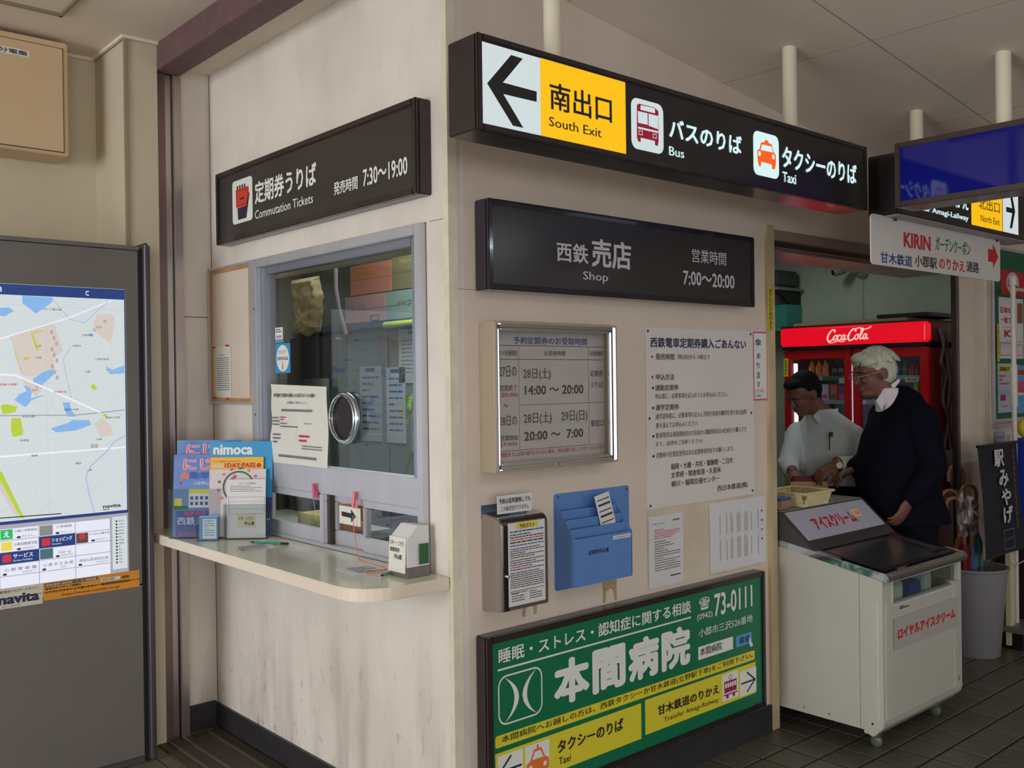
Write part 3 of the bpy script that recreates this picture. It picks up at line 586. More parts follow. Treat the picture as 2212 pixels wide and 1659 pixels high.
for k in range(3): rect(LW, -1.178+k*0.016, -1.170+k*0.016, 1.732, 1.744, RED, n2, GS+0.0006, r=0.0035, name='red_figure')
lines(LW, -1.184, -1.135, 1.752, 1.770, 2, BLUEP, n2, GS+0.0006)
# curling notice taped over the lower left of the glass
no = MB(); N = 14
for i in range(N+1):
    z = 1.226+(1.545-1.226)*i/N; w = 0.006*math.sin(i*1.1); 
    for j in range(7):
        a = -1.195+w+(0.445-w)*j/6; no.v.append(LW.p(a, z-0.012*j/6*(i/N), 0.004+0.003*math.sin(j*1.3+i*.5)))
for i in range(N):
    for j in range(6): k = i*7+j; no.f.append((k, k+1, k+8, k+7))
nt_ = no.build('window_notice', PAPERW, None, smooth=True); tag(nt_, 'curling white notice with small print taped inside the lower left of the ticket window', 'notice')
text(LW, '券売機で定期券を購入のお客さまへのお願い', -1.165, -0.83, 1.492, 1.508, PM['k'], nt_, 2, 0.009)
text(LW, '新規購入の場合について', -1.05, -0.90, 1.466, 1.476, PM['k'], nt_, 0, 0.009)
for (a0, a1, z0, z1, r, mm, sd) in ((-1.10, -0.80, 1.425, 1.445, 1, GREYP, 1), (-1.175, -1.125, 1.372, 1.412, 3, GREYP, 2), (-1.11, -1.04, 1.395, 1.414, 2, RED, 3), (-1.11, -0.97, 1.366, 1.39, 2, GREYP, 4),
    (-1.175, -1.12, 1.30, 1.345, 3, GREYP, 5), (-0.96, -0.88, 1.31, 1.345, 2, RED, 6), (-0.94, -0.79, 1.285, 1.305, 2, GREYP, 7), (-0.92, -0.86, 1.385, 1.392, 1, GREYP, 8), (-1.13, -0.83, 1.240, 1.262, 1, GREYP, 9)):
    lines(LW, a0, a1, z0, z1, r, mm, nt_, 0.009, 0.45, sd)
MB().box(LW, -1.195, -0.745, 1.228, 1.565, -0.002, 0.0005).build('clear_sleeve', glass('film', (0.86, 0.92, 0.9), 0.15, 0.15), nt_)

# ------------------------------------------------------------------ cork board
ck = thing('cork_board', 'wood and aluminium framed white notice board left of the ticket window', 'notice board', (0, 1.54, 1.46))
MB().box(LW, -1.750, -1.334, 1.462, 2.064, 0.0, 0.010).build('board_panel', mat('board_white', (222, 206, 190), 0.7, noise=.08, nscale=5), ck)
def frame4(fr, a0, a1, b0, b1, w, d0, d1, m, par, name='frame_bar', bev=0.002):
    for (x0, x1, y0, y1) in ((a0, a0+w, b0, b1), (a1-w, a1, b0, b1), (a0+w, a1-w, b0, b0+w), (a0+w, a1-w, b1-w, b1)):
        MB().box(fr, x0, x1, y0, y1, d0, d1).build(name, m, par, bevel=bev)
frame4(LW, -1.752, -1.334, 1.460, 2.066, 0.010, 0.0, 0.022, ALU, ck)
frame4(LW, -1.742, -1.344, 1.470, 2.056, 0.016, 0.0, 0.016, WOOD, ck, 'wooden_lining', 0)
pn = rect(LW, -1.70, -1.545, 1.490, 1.716, PAPERW, None, 0.0125, 0.001, 'pinned_sheet'); tag(pn, 'white typed sheet held by four red pins on the framed notice board', 'notice')
text(LW, 'お知らせ', -1.655, -1.60, 1.672, 1.680, GREYP, pn, 1, 0.0135)
lines(LW, -1.685, -1.56, 1.515, 1.665, 16, GREYP, pn, 0.0132, 0.35, 5)
for (a, b, wh_) in ((-1.70, 1.712, 'upper left'), (-1.565, 1.716, 'upper right'), (-1.70, 1.488, 'lower left'), (-1.565, 1.483, 'lower right')):
    pp = MB().lathe(LW.p(a, b, 0.013), [(0.004, 0), (0.003, 0.006), (0.005, 0.010), (0.004, 0.013)], 10, (-1, 0, 0)).build('push_pin', RED, None, smooth=True)
    tag(pp, 'red push pin at the %s corner of the pinned typed sheet' % wh_, 'pin', 'red push pins')

# ------------------------------------------------------------------ counter shelf
ct = MB()
pr = [(-0.005, 1.752), (-0.005, 0.012), (-0.20, 0.012)]
for i in range(9):
    t = math.radians(90*i/8); pr.append((-0.20-0.135*math.sin(t), 0.012+0.135*(1-math.cos(t))))
pr += [(-0.335, 1.63), (-0.275, 1.752)]
ct.prism(WORLD, pr[::-1], 0.885, 0.925)
co = ct.build('counter_shelf', mat('cream_laminate', (222, 220, 200), 0.22, noise=0.04, nscale=3, coat=0.3), None, bevel=0.003)
co.data.materials.append(mat('cream_edge', (232, 218, 200), 0.4))
for p_ in co.data.polygons:
    if abs(p_.normal.z) < 0.5: p_.material_index = 1
tag(co, 'cream laminate counter shelf with a rounded corner below the ticket window', 'shelf')

# items on the shelf
RK = Fr((-0.335, 1.425, 0.926), (0.75, -0.66, 0))
def leaf(name, a0, a1, b0, b1, d, m, par=None, t=0.004, tilt=0.10):
    fr = Fr(RK.p(0, 0, d), RK.u, Vector((0, 0, 1)) - RK.n*tilt)
    o = MB().box(fr, a0, a1, b0, b1, -t, 0).build(name, m, par); return o, fr
ACR = glass('clear_acrylic', (0.93, 0.95, 0.95), 0.02, 0.2)
def acrylic(name, label, a0, a1, h, d, depth=0.05):
    o = MB(); fr = Fr(RK.p(0, 0, d), RK.u)
    o.box(fr, a0, a1, 0, h, 0.0, 0.002); o.box(fr, a0, a1, 0, 0.002, -depth, 0); o.box(fr, a0, a0+0.002, 0, h, -depth, 0); o.box(fr, a1-0.002, a1, 0, h, -depth, 0)
    q = o.build(name, ACR); return tag(q, label, 'holder')
sky_p = mat('brochure_sky', (92, 140, 200), 0.35, noise=0.25, nscale=5, col2=(70, 100, 180))
def blue_brochure(top, d, label, w1):
    o, fr = leaf('brochure', 0.004, w1, 0.005, top, d, sky_p)
    tag(o, label, 'brochure', 'driving school brochures on the counter')
    text(fr, 'にじ', 0.042, 0.160, top-0.064, top-0.016, mat('pale_pink_outline', (246, 220, 224), .5), o, 7, 0.0006)
    text(fr, 'にじ', 0.044, 0.158, top-0.062, top-0.018, mat('rose_letter', (226, 84, 110), .5), o, 2, 0.001)
    return o, fr
blue_brochure(0.394, -0.035, 'taller blue brochure at the back of the left rack showing only its pink title', 0.270)
o, fr = blue_brochure(0.337, 0.0, 'front blue driving school brochure with a white building picture in the left rack', 0.185)
text(fr, '自', 0.034, 0.066, 0.238, 0.267, ORANGE, o, 5, 0.001); text(fr, '動車', 0.070, 0.150, 0.238, 0.267, BLUEP, o, 4, 0.001)
text(fr, '入校申込', 0.085, 0.150, 0.214, 0.228, WHITE, o, 0, 0.001)
rect(fr, 0.028, 0.040, 0.216, 0.228, RED, o, 0.001, r=0.0055, name='red_dot')
rect(fr, 0.068, 0.180, 0.122, 0.185, WHITE, o, 0.001, name='printed_building'); rect(fr, 0.068, 0.180, 0.180, 0.197, YEL, o, 0.0014, name='printed_roof')
for i in range(5):
    for j in range(2): rect(fr, 0.074+i*0.02, 0.086+i*0.02, 0.132+j*0.022, 0.146+j*0.022, BLUEP, o, 0.0018, name='printed_window')
rect(fr, 0.008, 0.064, 0.114, 0.130, GRN, o, 0.001, name='printed_lawn'); rect(fr, 0.010, 0.040, 0.13, 0.160, YEL, o, 0.001, name='printed_house')
rect(fr, 0.018, 0.182, 0.010, 0.110, mat('royal_band', (36, 70, 160), .4), o, 0.0008, name='printed_band')
text(fr, '西鉄自動', 0.022, 0.170, 0.053, 0.085, mat('pale_blue_letter', (200, 214, 236), .5), o, 2, 0.0014)
text(fr, '免許の夢', 0.050, 0.140, 0.090, 0.110, PINK, o, 3, 0.0014)
lines(fr, 0.03, 0.15, 0.012, 0.024, 2, PINK, o, 0.0014)
acrylic('leaflet_holder', 'clear acrylic holder around the left blue brochures', -0.006, 0.200, 0.20, 0.012)
# nimoca leaflet group
o, fr = leaf('leaflet', 0.150, 0.406, 0.16, 0.388, -0.002, mat('cyan_card', (40, 150, 204), 0.35)); tag(o, 'cyan nimoca leaflet standing at the back of the right rack', 'leaflet')
text(fr, 'nimoca', 0.164, 0.326, 0.334, 0.376, WHITE, o, 5, 0.001)
MB().box(fr, 0.150, 0.406, 0.005, 0.16, -0.004, 0).build('lower_half', mat('deep_blue_card', (52, 72, 128), .4), o)
o, fr = leaf('leaflet', 0.156, 0.372, 0.02, 0.325, 0.008, mat('amber_card', (232, 180, 50), 0.4)); tag(o, 'yellow one day pass leaflet in front of the cyan leaflet', 'leaflet')
text(fr, '1DAY·PASS', 0.214, 0.340, 0.283, 0.302, RED, o, 5, 0.001); text(fr, 'FUKUOKA', 0.166, 0.208, 0.285, 0.297, WHITE, o, 3, 0.001)
text(fr, 'バスと電車がのりほうだい', 0.165, 0.28, 0.305, 0.312, RED, o, 1, 0.001)
rect(fr, 0.344, 0.362, 0.282, 0.300, RED, o, 0.001, r=0.0085, name='red_disc')
o, fr = leaf('leaflet', 0.156, 0.385, 0.006, 0.277, 0.018, mat('pale_lilac_card', (222, 208, 214), 0.5, noise=.15, nscale=9)); tag(o, 'pale leaflet printed with a green wreath behind the white form', 'leaflet')
mb = MB(); mb.torus(fr.p(0.275, 0.205, 0.001), 0.062, 0.003, 20, fr.u, fr.v); mb.build('printed_wreath', GRN, o)
for k in range(9):
    t = 0.6+k*0.45; mm = (PINK, ORANGE, GRN)[k % 3]
    rect(fr, 0.275+0.082*math.cos(t)-0.006, 0.275+0.082*math.cos(t)+0.006, 0.205+0.076*math.sin(t)-0.005, 0.205+0.076*math.sin(t)+0.005, mm, o, 0.001, r=0.004, name='printed_flower')
stroke(fr, [(0.235, 0.225), (0.262, 0.25)], 0.012, PINK, o, 0.0016, 'printed_crayon')
o, fr = leaf('application_form', 0.237, 0.392, 0.004, 0.238, 0.042, PAPER, tilt=0.06); tag(o, 'stack of white application forms with a handwritten beige label in the right rack', 'form')
text(fr, 'スターニモカ申込書', 0.285, 0.350, 0.218, 0.226, GREYP, o, 1, 0.001)
lines(fr, 0.25, 0.38, 0.185, 0.212, 4, GREYP, o, 0.001, .3, 3); stroke(fr, [(0.244, 0.168), (0.388, 0.168), (0.388, 0.10), (0.244, 0.10)], 0.001, GREYP, o, closed=True)
for z in (0.15, 0.138, 0.12): stroke(fr, [(0.244, z), (0.388, z)], 0.0008, GREYP, o)
rect(fr, 0.278, 0.352, 0.046, 0.098, mat('beige_label', (214, 204, 180), .6), o, 0.0014, name='handwritten_label')
text(fr, 'スターニモカ', 0.282, 0.342, 0.074, 0.090, INK, o, 1, 0.002); text(fr, '申込書', 0.308, 0.348, 0.054, 0.070, INK, o, 2, 0.002)
acrylic('leaflet_holder', 'tall clear acrylic holder around the white application forms', 0.228, 0.402, 0.14, 0.052)
o, fr = leaf('card_stack', 0.136, 0.210, 0.004, 0.098, 0.070, mat('light_blue_card', (88, 160, 214), .4), tilt=0.05); tag(o, 'small light blue cards in the little clear holder at the front', 'card')
rect(fr, 0.150, 0.204, 0.008, 0.086, WHITE, o, 0.0008, name='printed_field'); lines(fr, 0.156, 0.198, 0.014, 0.080, 7, SKYB, o, 0.0012, .4, 8)
acrylic('card_holder', 'little clear acrylic card holder in front of the two racks', 0.126, 0.214, 0.094, 0.082, 0.03)
# forms lying on the shelf, pens
def flatsheet(pts, label, name='paper_slip'):
    mb = MB(); mb.prism(WORLD, pts, 0.9255, 0.9268); o = mb.build(name, PAPER); tag(o, label, 'paper')
    P = [Vector((x, y, 0)) for x, y in pts]
    fr = Fr((P[0].x, P[0].y, 0.927), P[1]-P[0], P[3]-P[0]); 
    return o, fr, (P[1]-P[0]).length, (P[3]-P[0]).length
o, fr, w, h = flatsheet([(-0.300, 0.904), (-0.137, 0.915), (-0.100, 1.055), (-0.255, 1.040)][0:4], 'white printed slip lying on the shelf beside the green pen')
lines(fr, 0.02, w-0.03, 0.01, h-0.02, 7, GREYP, o, 0.0004, .4, 2)
o, fr, w, h = flatsheet([(-0.212, 0.255), (-0.090, 0.225), (-0.03, 0.372), (-0.195, 0.392)], 'white printed slip lying on the shelf in front of the tissue box')
lines(fr, 0.03, w-0.01, 0.01, h-0.02, 7, GREYP, o, 0.0004, .4, 6)
PEN = mat('green_pen', (40, 150, 120), 0.3)
def pen(p, q, label):
    p, q = Vector(p), Vector(q); t = thing('pen', label, 'pen', p); dr = q-p
    MB().tube([p+dr*0.12, q-dr*0.2], 0.0045, 8).build('barrel', PEN, t, smooth=True)
    MB().tube([p+dr*0.12, p+dr*0.06, p], [0.0045, 0.003, 0.0008], 8).build('tip', BLACK, t, smooth=True)
    MB().tube([q-dr*0.2, q-dr*0.02, q], [0.0048, 0.0048, 0.002], 8).build('cap', BLACK, t, smooth=True)
    return t
pen((-0.165, 1.075, 0.931), (-0.075, 0.930, 0.931), 'green pen with dark ends lying on the left slip')
pen((-0.165, 0.165, 0.931), (-0.085, 0.190, 0.931), 'green pen tied to an orange string near the tissue box')
def cord(name, label, pts, r, m, cat='string'):
    # smooth polyline through the points
    P = [Vector(p) for p in pts]; out = []
    for i in range(len(P)-1):
        p0 = P[max(i-1, 0)]; p1 = P[i]; p2 = P[i+1]; p3 = P[min(i+2, len(P)-1)]
        for k in range(6):
            t = k/6; out.append(0.5*((2*p1)+(p2-p0)*t+(2*p0-5*p1+4*p2-p3)*t*t+(3*p1-p0-3*p2+p3)*t**3))
    out.append(P[-1]); o = MB().tube(out, r, 6).build(name, m, None, smooth=True)
    return tag(o, label, cat) if label else o
STR = mat('orange_string', (222, 130, 92), 0.6)
cord('pen_string', 'orange string running from the right peg across the shelf to the pen', [(-0.022, 0.552, 1.07), (-0.02, 0.547, 1.0), (-0.018, 0.535, 0.945), (-0.035, 0.50, 0.929), (-0.06, 0.42, 0.9285), (-0.07, 0.30, 0.9285), (-0.09, 0.245, 0.929), (-0.14, 0.26, 0.929), (-0.17, 0.235, 0.929), (-0.12, 0.215, 0.929), (-0.10, 0.19, 0.932)], 0.0016, STR)
cord('pen_string', 'grey string hanging from the left peg', [(-0.022, 0.838, 1.125), (-0.014, 0.836, 1.07), (-0.014, 0.829, 1.03)], 0.001, mat('grey_string', (190, 180, 180), .6))
PEGM = mat('pink_peg', (222, 96, 140), 0.4)
def peg(y, z, m, label, lean):
    t = thing('clothes_peg', label, 'peg', (-0.02, y, z))
    for s in (-1, 1):
        fr = Fr(LW.p(-y, z, 0.012+0.004*s), (0, -1, 0), (0, lean*s+lean*.3, 1))
        MB().prism(fr, [(-0.006, -0.02), (0.006, -0.02), (0.009, 0.0), (0.005, 0.03), (-0.005, 0.03), (-0.009, 0.0)], 0, 0.004).build('arm', m, t)
    for s in (-1, 1):
        MB().box(LW, -y+s*0.012-0.006, -y+s*0.012+0.006, z-0.03, z+0.002, 0.008, 0.014).build('grip', m, t, bevel=0.002)
    MB().torus(LW.p(-y, z+0.004, 0.015), 0.0065, 0.0015, 12, (0, 1, 0), (0, 0, 1), 12, 6).build('spring', STEEL, t)
peg(0.838, 1.135, PEGM, 'bright pink plastic peg clipped to the window rail, left one', 0.10)
peg(0.556, 1.125, mat('pale_pink_peg', (232, 138, 150), 0.4), 'pale pink plastic peg clipped above the arrow sign', -0.12)
ar = rect(LW, -0.672, -0.530, 1.030, 1.096, PAPERW, None, 0.006, 0.002, 'arrow_sign'); tag(ar, 'white card with a black arrow pointing right on the lower window', 'sign')
mb = MB(); mb.flat(LW, [(-0.655, 1.058), (-0.590, 1.056), (-0.590, 1.040), (-0.558, 1.064), (-0.590, 1.088), (-0.590, 1.073), (-0.655, 1.075)], 0.007); mb.build('arrow', INK, ar)
# tissue-like form box at the right end
tb = thing('form_box', 'small grey form box with a handwritten white note at the right end of the shelf', 'box', (-0.07, 0.14, 0.925))
MB().wbox(-0.115, -0.025, 0.085, 0.185, 0.9255, 0.958).build('tray', GREYM, tb, bevel=0.002)
mb = MB(); mb.prism(Fr((-0.07, 0.19, 0), (1, 0, 0)), [(-0.042, 0.958), (0.042, 0.958), (0.042, 1.085), (0.0, 1.088), (-0.042, 1.048)], 0.006, 0.10); mb.build('paper_stack', PAPER, tb)
mb = MB(); mb.box(Fr((-0.118, 0.14, 0.94), (0, -1, 0), (0.05, 0, 1)), -0.046, 0.046, 0.0, 0.112, 0, 0.002); nb = mb.build('note', PAPERW, tb)
frn = Fr((-0.120, 0.14, 0.94), (0, -1, 0), (0.05, 0, 1))
text(frn, 'スター・ニモカ', -0.040, 0.036, 0.086, 0.100, INK, nb, 1, 0.003); text(frn, '郵便局用', -0.036, 0.014, 0.064, 0.078, INK, nb, 2, 0.003); text(frn, '申込書', -0.012, 0.028, 0.042, 0.058, INK, nb, 2, 0.003)
MB().wbox(-0.070, -0.034, 0.0825, 0.0845, 0.965, 1.03).build('green_tissue_pack', mat('deep_green_card', (36, 88, 56), .5), tb)
# ------------------------------------------------------------------ wall signs
def signbox(name, label, fr, a0, a1, b0, b1, depth, border, facem, loc, framem=BROWN):
    t = thing(name, label, 'sign', loc)
    MB().box(fr, a0, a1, b0, b1, 0.0, depth-0.012).build('box', framem, t, bevel=0.004)
    frame4(fr, a0, a1, b0, b1, border, depth-0.014, depth, framem, t, 'frame_bar', 0.003)
    MB().box(fr, a0+border, a1-border, b0+border, b1-border, depth-0.012, depth-0.008).build('face', facem, t)
    return t
t = signbox('ticket_office_sign', 'charcoal commutation tickets sign above the ticket window', LW, -1.567, -0.085, 2.150, 2.458, 0.062, 0.022, SIGNFACE, (0, 0.83, 2.15))
dF = 0.0545
I = D['comm']
a0, a1, b0, b1 = get(I, '#picto'); rect(LW, a0, a1, b0, b1, WHITE, t, dF, 0.001, 'pictogram', r=0.018)
P = D['comm_poly']
MB().flat(LW, P[1], dF+0.0008).build('printed_pocket', mat('pocket_navy', (34, 36, 60), .4), t)
MB().flat(LW, P[0], dF+0.0012).build('printed_ticket', mat('ticket_red', (214, 62, 44), .4), t)
for i in range(4): rect(LW, -1.373+i*0.022, -1.361+i*0.022, 2.358, 2.378, INK, t, dF+0.001, r=0.0055, name='printed_finger')
stroke(LW, [(-1.34, 2.318), (-1.305, 2.320)], 0.007, INK, t, dF+0.002); stroke(LW, [(-1.372, 2.355), (-1.276, 2.355), (-1.276, 2.296), (-1.372, 2.293)], 0.0016, INK, t, dF+0.002, closed=True)
put(LW, I, t, dF+0.0008)

t = signbox('shop_sign', 'charcoal shop sign with opening hours on the front wall', RW, 0.106, 1.560, 1.840, 2.132, 0.072, 0.020, SIGNFACE, (0.83, 0, 1.84), mat('navy_brown_gloss', (34, 30, 44), 0.12, coat=0.6))
put(RW, D['shop'], t, 0.0655)

# hanging station sign, lit from inside
def hanging(name, label, x0, x1, y0, y1, z0, z1, poles, side=BROWN):
    t = thing(name, label, 'sign', ((x0+x1)/2, (y0+y1)/2, z0))
    fr = Fr((0, y0, 0), (1, 0, 0))
    MB().wbox(x0, x1, y0+0.010, y1, z0, z1).build('housing', side, t, bevel=0.004)
    frame4(fr, x0, x1, z0, z1, 0.018, -0.012, 0.0, side, t, 'frame_bar', 0.003)
    MB().box(fr, x0+0.018, x1-0.018, z0+0.018, z1-0.018, -0.012, -0.006).build('face', LITDARK, t)
    for px_ in poles:
        MB().lathe((px_, (y0+y1)/2, z1), [(0.027, 0), (0.027, zc(px_)-z1+0.004)], 20).build('pole', mat('cream_pole', (226, 216, 192), .35), t, smooth=True)
    return t, fr
t, fr = hanging('south_exit_sign', 'long hanging lit sign to the south exit, bus and taxi stops', -0.248, 1.790, -0.455, -0.325, 2.215, 2.472, (0.092, 1.335))
d = -0.0050
I = D['exitA']
a0, a1, b0, b1 = get(I, '#white'); rect(fr, a0, a1, b0, b1, LITW, t, d, 0.001, 'lit_panel')
a0, a1, b0, b1 = get(I, '#yellow'); rect(fr, a0, a1, b0, b1, LITY, t, d, 0.001, 'lit_panel')
MB().flat(fr, D['exit_arrow'][0], d+0.001).build('arrow', INK, t)
put(fr, I, t, d+0.001)
I = D['exitB']
for k in ('#bus', '#taxi'):
    a0, a1, b0, b1 = get(I, k); rect(fr, a0, a1, b0, b1, LITB if k == '#taxi' else LITW, t, d, 0.001, 'pictogram', r=0.026)
put(fr, I, t, d+0.001)
BR = mat('lit_bus_red', (150, 24, 44), 0.4, emit=0.7); OR = mat('lit_taxi_orange', (255, 92, 24), 0.4, emit=0.95)
for i, p in enumerate(D['exit_bus']): MB().flat(fr, p, d+0.0012+0.0004*min(i, 1)).build('printed_bus' if i == 0 else 'printed_bus_glass', BR if i == 0 else LITW, t)
for (x, z) in ((0.405, 2.309), (0.472, 2.309)): stroke(fr, [(x-.008, z-.006), (x+.008, z-.006), (x+.008, z+.006), (x-.008, z+.006)], 0.002, LITW, t, d+0.002, closed=True)
for i, p in enumerate(D['exit_taxi']): MB().flat(fr, p, d+0.0012+0.0004*i).build('printed_taxi' if i == 0 else 'printed_taxi_glass', OR if i == 0 else LITB, t)
for x in (1.041, 1.126): rect(fr, x-0.008, x+0.008, 2.329, 2.346, LITB, t, d+0.002, r=0.0078, name='printed_headlamp')

# north exit sign
t, fr = hanging('north_exit_sign', 'hanging lit sign to the north exit behind the blue screen', 1.895, 3.265, -0.535, -0.400, 2.205, 2.455, (2.19,))
MB().wbox(1.90, 3.26, -0.53, -0.41, 2.199, 2.204).build('underside_plate', mat('pale_underside', (150, 144, 150), 0.35), t)
I = D['north']; d = -0.005
for k, m_ in (('#yel', LITY), ('#white', LITW)):
    a0, a1, b0, b1 = get(I, k); rect(fr, a0, a1, 2.226, 2.436, m_, t, d, 0.001, 'lit_panel')
put(fr, [it for it in I if it[0] not in ('北出口', 'North Exit')], t, d+0.001)
b = get(I, '北出口'); text(fr, '北出口', b[0], b[1], b[2], b[3], INK, t, 1, d+0.001)
b = get(I, 'North Exit'); text(fr, 'North Exit', b[0], b[1], b[2], b[3], INK, t, 1, d+0.001)
b = get(I, 'for Amagi-Lailway'); text(fr, '甘木鉄道のりかえ', b[0]-.1, b[1], b[3]+0.02, b[3]+0.11, LITB, t, 2, d+0.001)
b = get(I, '#white'); cx = (b[0]+b[1])/2; 
mb = MB(); mb.flat(fr, [(cx-.055, 2.324), (cx+.015, 2.324), (cx-.015, 2.250), (cx+.012, 2.250), (cx+.052, 2.336), (cx+.012, 2.424), (cx-.015, 2.424), (cx+.015, 2.348), (cx-.055, 2.348)], d+0.001); mb.build('arrow', INK, t)
# coupon board below it
kb = get(D['kirin'], '#plate')
t = thing('coupon_sign', 'white hanging KIRIN garden coupon board with a red arrow below the north exit sign', 'sign', (2.5, -0.47, 2.0))
fr = Fr((0, -0.470, 0), (1, 0, 0))
MB().prism(fr, rrect(kb[0], kb[1], 1.998, 2.203, 0.02), -0.006, 0.0).build('board', mat('white_board', (214, 208, 204), 0.4), t)
put(fr, D['kirin'], t, 0.001)
x = kb[1]-0.085; mb = MB(); z = 2.118
mb.flat(fr, [(x-.055, z-.030), (x, z-.030), (x, z-.058), (x+.060, z), (x, z+.058), (x, z+.030), (x-.055, z+.030)], 0.0012); mb.build('arrow', RED, t)
for x in (1.98, 3.0): MB().wbox(x-0.012, x+0.012, -0.476, -0.466, 2.19, 2.21).build('hanger_clip', GREYD, t)
# blue screen box
t = thing('blue_display', 'hanging brown framed display with a blank blue screen at right', 'display', (1.82, -1.1, 2.2))
fb_ = Fr((1.755, 0, 0), (0, -1, 0))
MB().wbox(1.765, 1.91, -1.75, -0.585, 2.205, 2.455).build('housing', BROWN, t, bevel=0.004)
frame4(fb_, 0.585, 1.75, 2.205, 2.455, 0.022, -0.012, 0, mat('brown_bezel', (62, 46, 42), 0.35), t, 'bezel_bar', 0.003)
MB().box(fb_, 0.607, 1.728, 2.227, 2.433, -0.012, -0.006).build('screen', mat('blue_screen', (8, 14, 112), 0.06, emit=0.55, coat=0.5), t)
MB().lathe((1.835, -0.966, 2.455), [(0.027, 0), (0.027, zc(1.835)-2.455+0.004)], 20).build('pole', MATS['cream_pole'], t, smooth=True)
MB().lathe((1.835, -1.55, 2.455), [(0.027, 0), (0.027, zc(1.835)-2.455+0.004)], 20).build('pole', MATS['cream_pole'], t, smooth=True)

# ------------------------------------------------------------------ hospital sign
t = signbox('hospital_sign', 'green and yellow hospital advertisement in a dark frame at the foot of the front wall', RW, 0.088, 1.625, 0.150, 0.725, 0.062, 0.022, SIGNGREEN, (0.85, 0, 0.15), BROWN)
d = 0.0545; I = D['hosp']
for k, nm_ in (('#line', 'rule'), ('#box', 'search_box'), ('#blue', 'search_button'), ('#strip', 'yellow_strip'), ('#blockB', 'yellow_block')):
    a0, a1, b0, b1 = get(I, k); rect(RW, a0, a1, b0, b1, {'#line': WHITE, '#box': WHITE, '#blue': SKYB, '#strip': YEL, '#blockB': YEL}[k], t, d, 0.001, nm_, r=0.008 if k in ('#blue', '#strip') else 0.0)
a0, a1, b0, b1 = get(I, '#blockA'); rect(RW, a0, a1, 0.215, b1, YEL, t, d, 0.001, 'yellow_block')
put(RW, [i for i in I if not (i[0] == '本間病院' and i[6] == 6)], t, d+0.0012)
for i, c in enumerate('本間病院'):
    a0, a1, b0, b1 = [q for q in I if q[6] == 6][0][1:5]; w = (a1-a0)/4
    text(RW, c, a0+i*w+0.006, a0+(i+1)*w-0.008, b0, b1, WHITE, t, 6, d+0.0012)
a0, a1, b0, b1 = get(I, '#logo')
stroke(RW, rrect(a0+.004, a1-.004, b0+.002, b1-.002, 0.034), 0.0055, WHITE, t, d+0.001, 'logo_outline', True)
cx = (a0+a1)/2
for s in (-1, 1):
    e = cx+s*0.072; ip = []; op = []
    for k in range(15):
        z = b0+0.006+(b1-b0-0.012)*k/14; q = 1-abs((k-7)/7)**2
        ip.append((e-s*0.064*q**.9, z)); op.append((e-s*(0.044*q**.9), z))
    mb = MB()
    for k in range(14): mb.flat(RW, [ip[k], op[k], op[k+1], ip[k+1]] if s < 0 else [op[k], ip[k], ip[k+1], op[k+1]], d+0.001)
    mb.build('logo_crescent', WHITE, t)
for k in ('#train', '#arrowR'):
    a0, a1, b0, b1 = get(I, k); rect(RW, a0, a1, b0, b1, WHITE, t, d+0.0008, 0.0005, 'pictogram_ground')
a0, a1, b0, b1 = get(I, '#train'); TRM = mat('tram_crimson', (150, 30, 74), .5)
cx = (a0+a1)/2
rect(RW, a0+.012, a1-.012, b0+.032, b0+.078, TRM, t, d+0.0014, name='printed_tram')
for i in range(5): rect(RW, a0+.017+i*.0155, a0+.028+i*.0155, b0+.052, b0+.070, WHITE, t, d+0.0018, name='printed_tram_window')
stroke(RW, [(cx-.012, b0+.09), (cx, b0+.102), (cx+.012, b0+.09), (cx, b0+.078)], 0.0022, TRM, t, d+0.0018, closed=True)
stroke(RW, [(a0+.008, b0+.024), (a1-.008, b0+.024)], 0.005, TRM, t, d+0.0018)
for x in (a0+.032, a1-.032): rect(RW, x-.008, x+.008, b0+.008, b0+.024, TRM, t, d+0.002, r=.0078, name='printed_wheel')
a0, a1, b0, b1 = get(I, '#arrowR'); z = (b0+b1)/2
stroke(RW, [(a0+.008, z), (a1-.014, z)], 0.007, INK, t, d+0.0014, 'arrow'); stroke(RW, [(a0+.048, z+.04), (a1-.010, z), (a0+.048, z-.04)], 0.007, INK, t, d+0.0016, 'arrow')
a0, a1, b0, b1 = get(I, '#arrowL'); rect(RW, a0, a1, 0.222, b1, WHITE, t, d+0.0008, 0.0005, 'pictogram_ground'); z = 0.284
stroke(RW, [(a0+.012, z), (a1-.008, z)], 0.007, INK, t, d+0.0014, 'arrow'); stroke(RW, [(a0+.055, z+.042), (a0+.010, z), (a0+.055, z-.042)], 0.007, INK, t, d+0.0016, 'arrow')
a0, a1, b0, b1 = get(I, '#taxi'); rect(RW, a0, a1, 0.222, b1, WHITE, t, d+0.0008, 0.0005, 'pictogram_ground')
w = a1-a0; z0 = 0.240
MB().flat(RW, [(a0+.03*w, z0), (a0+.97*w, z0), (a0+.97*w, z0+.035), (a0+.8*w, z0+.045), (a0+.66*w, z0+.078), (a0+.55*w, z0+.078), (a0+.53*w, z0+.092), (a0+.47*w, z0+.092), (a0+.45*w, z0+.078), (a0+.34*w, z0+.078), (a0+.2*w, z0+.045), (a0+.03*w, z0+.035)], d+0.0014).build('printed_taxi', ORANGE, t)
MB().flat(RW, [(a0+.27*w, z0+.045), (a0+.73*w, z0+.045), (a0+.62*w, z0+.070), (a0+.38*w, z0+.070)], d+0.0018).build('printed_taxi_glass', WHITE, t)
for x in (a0+.2*w, a0+.8*w): rect(RW, x-.008, x+.008, z0+.012, z0+.028, WHITE, t, d+0.002, r=.0078, name='printed_headlamp')
a0, a1, b0, b1 = get(I, '#blue')
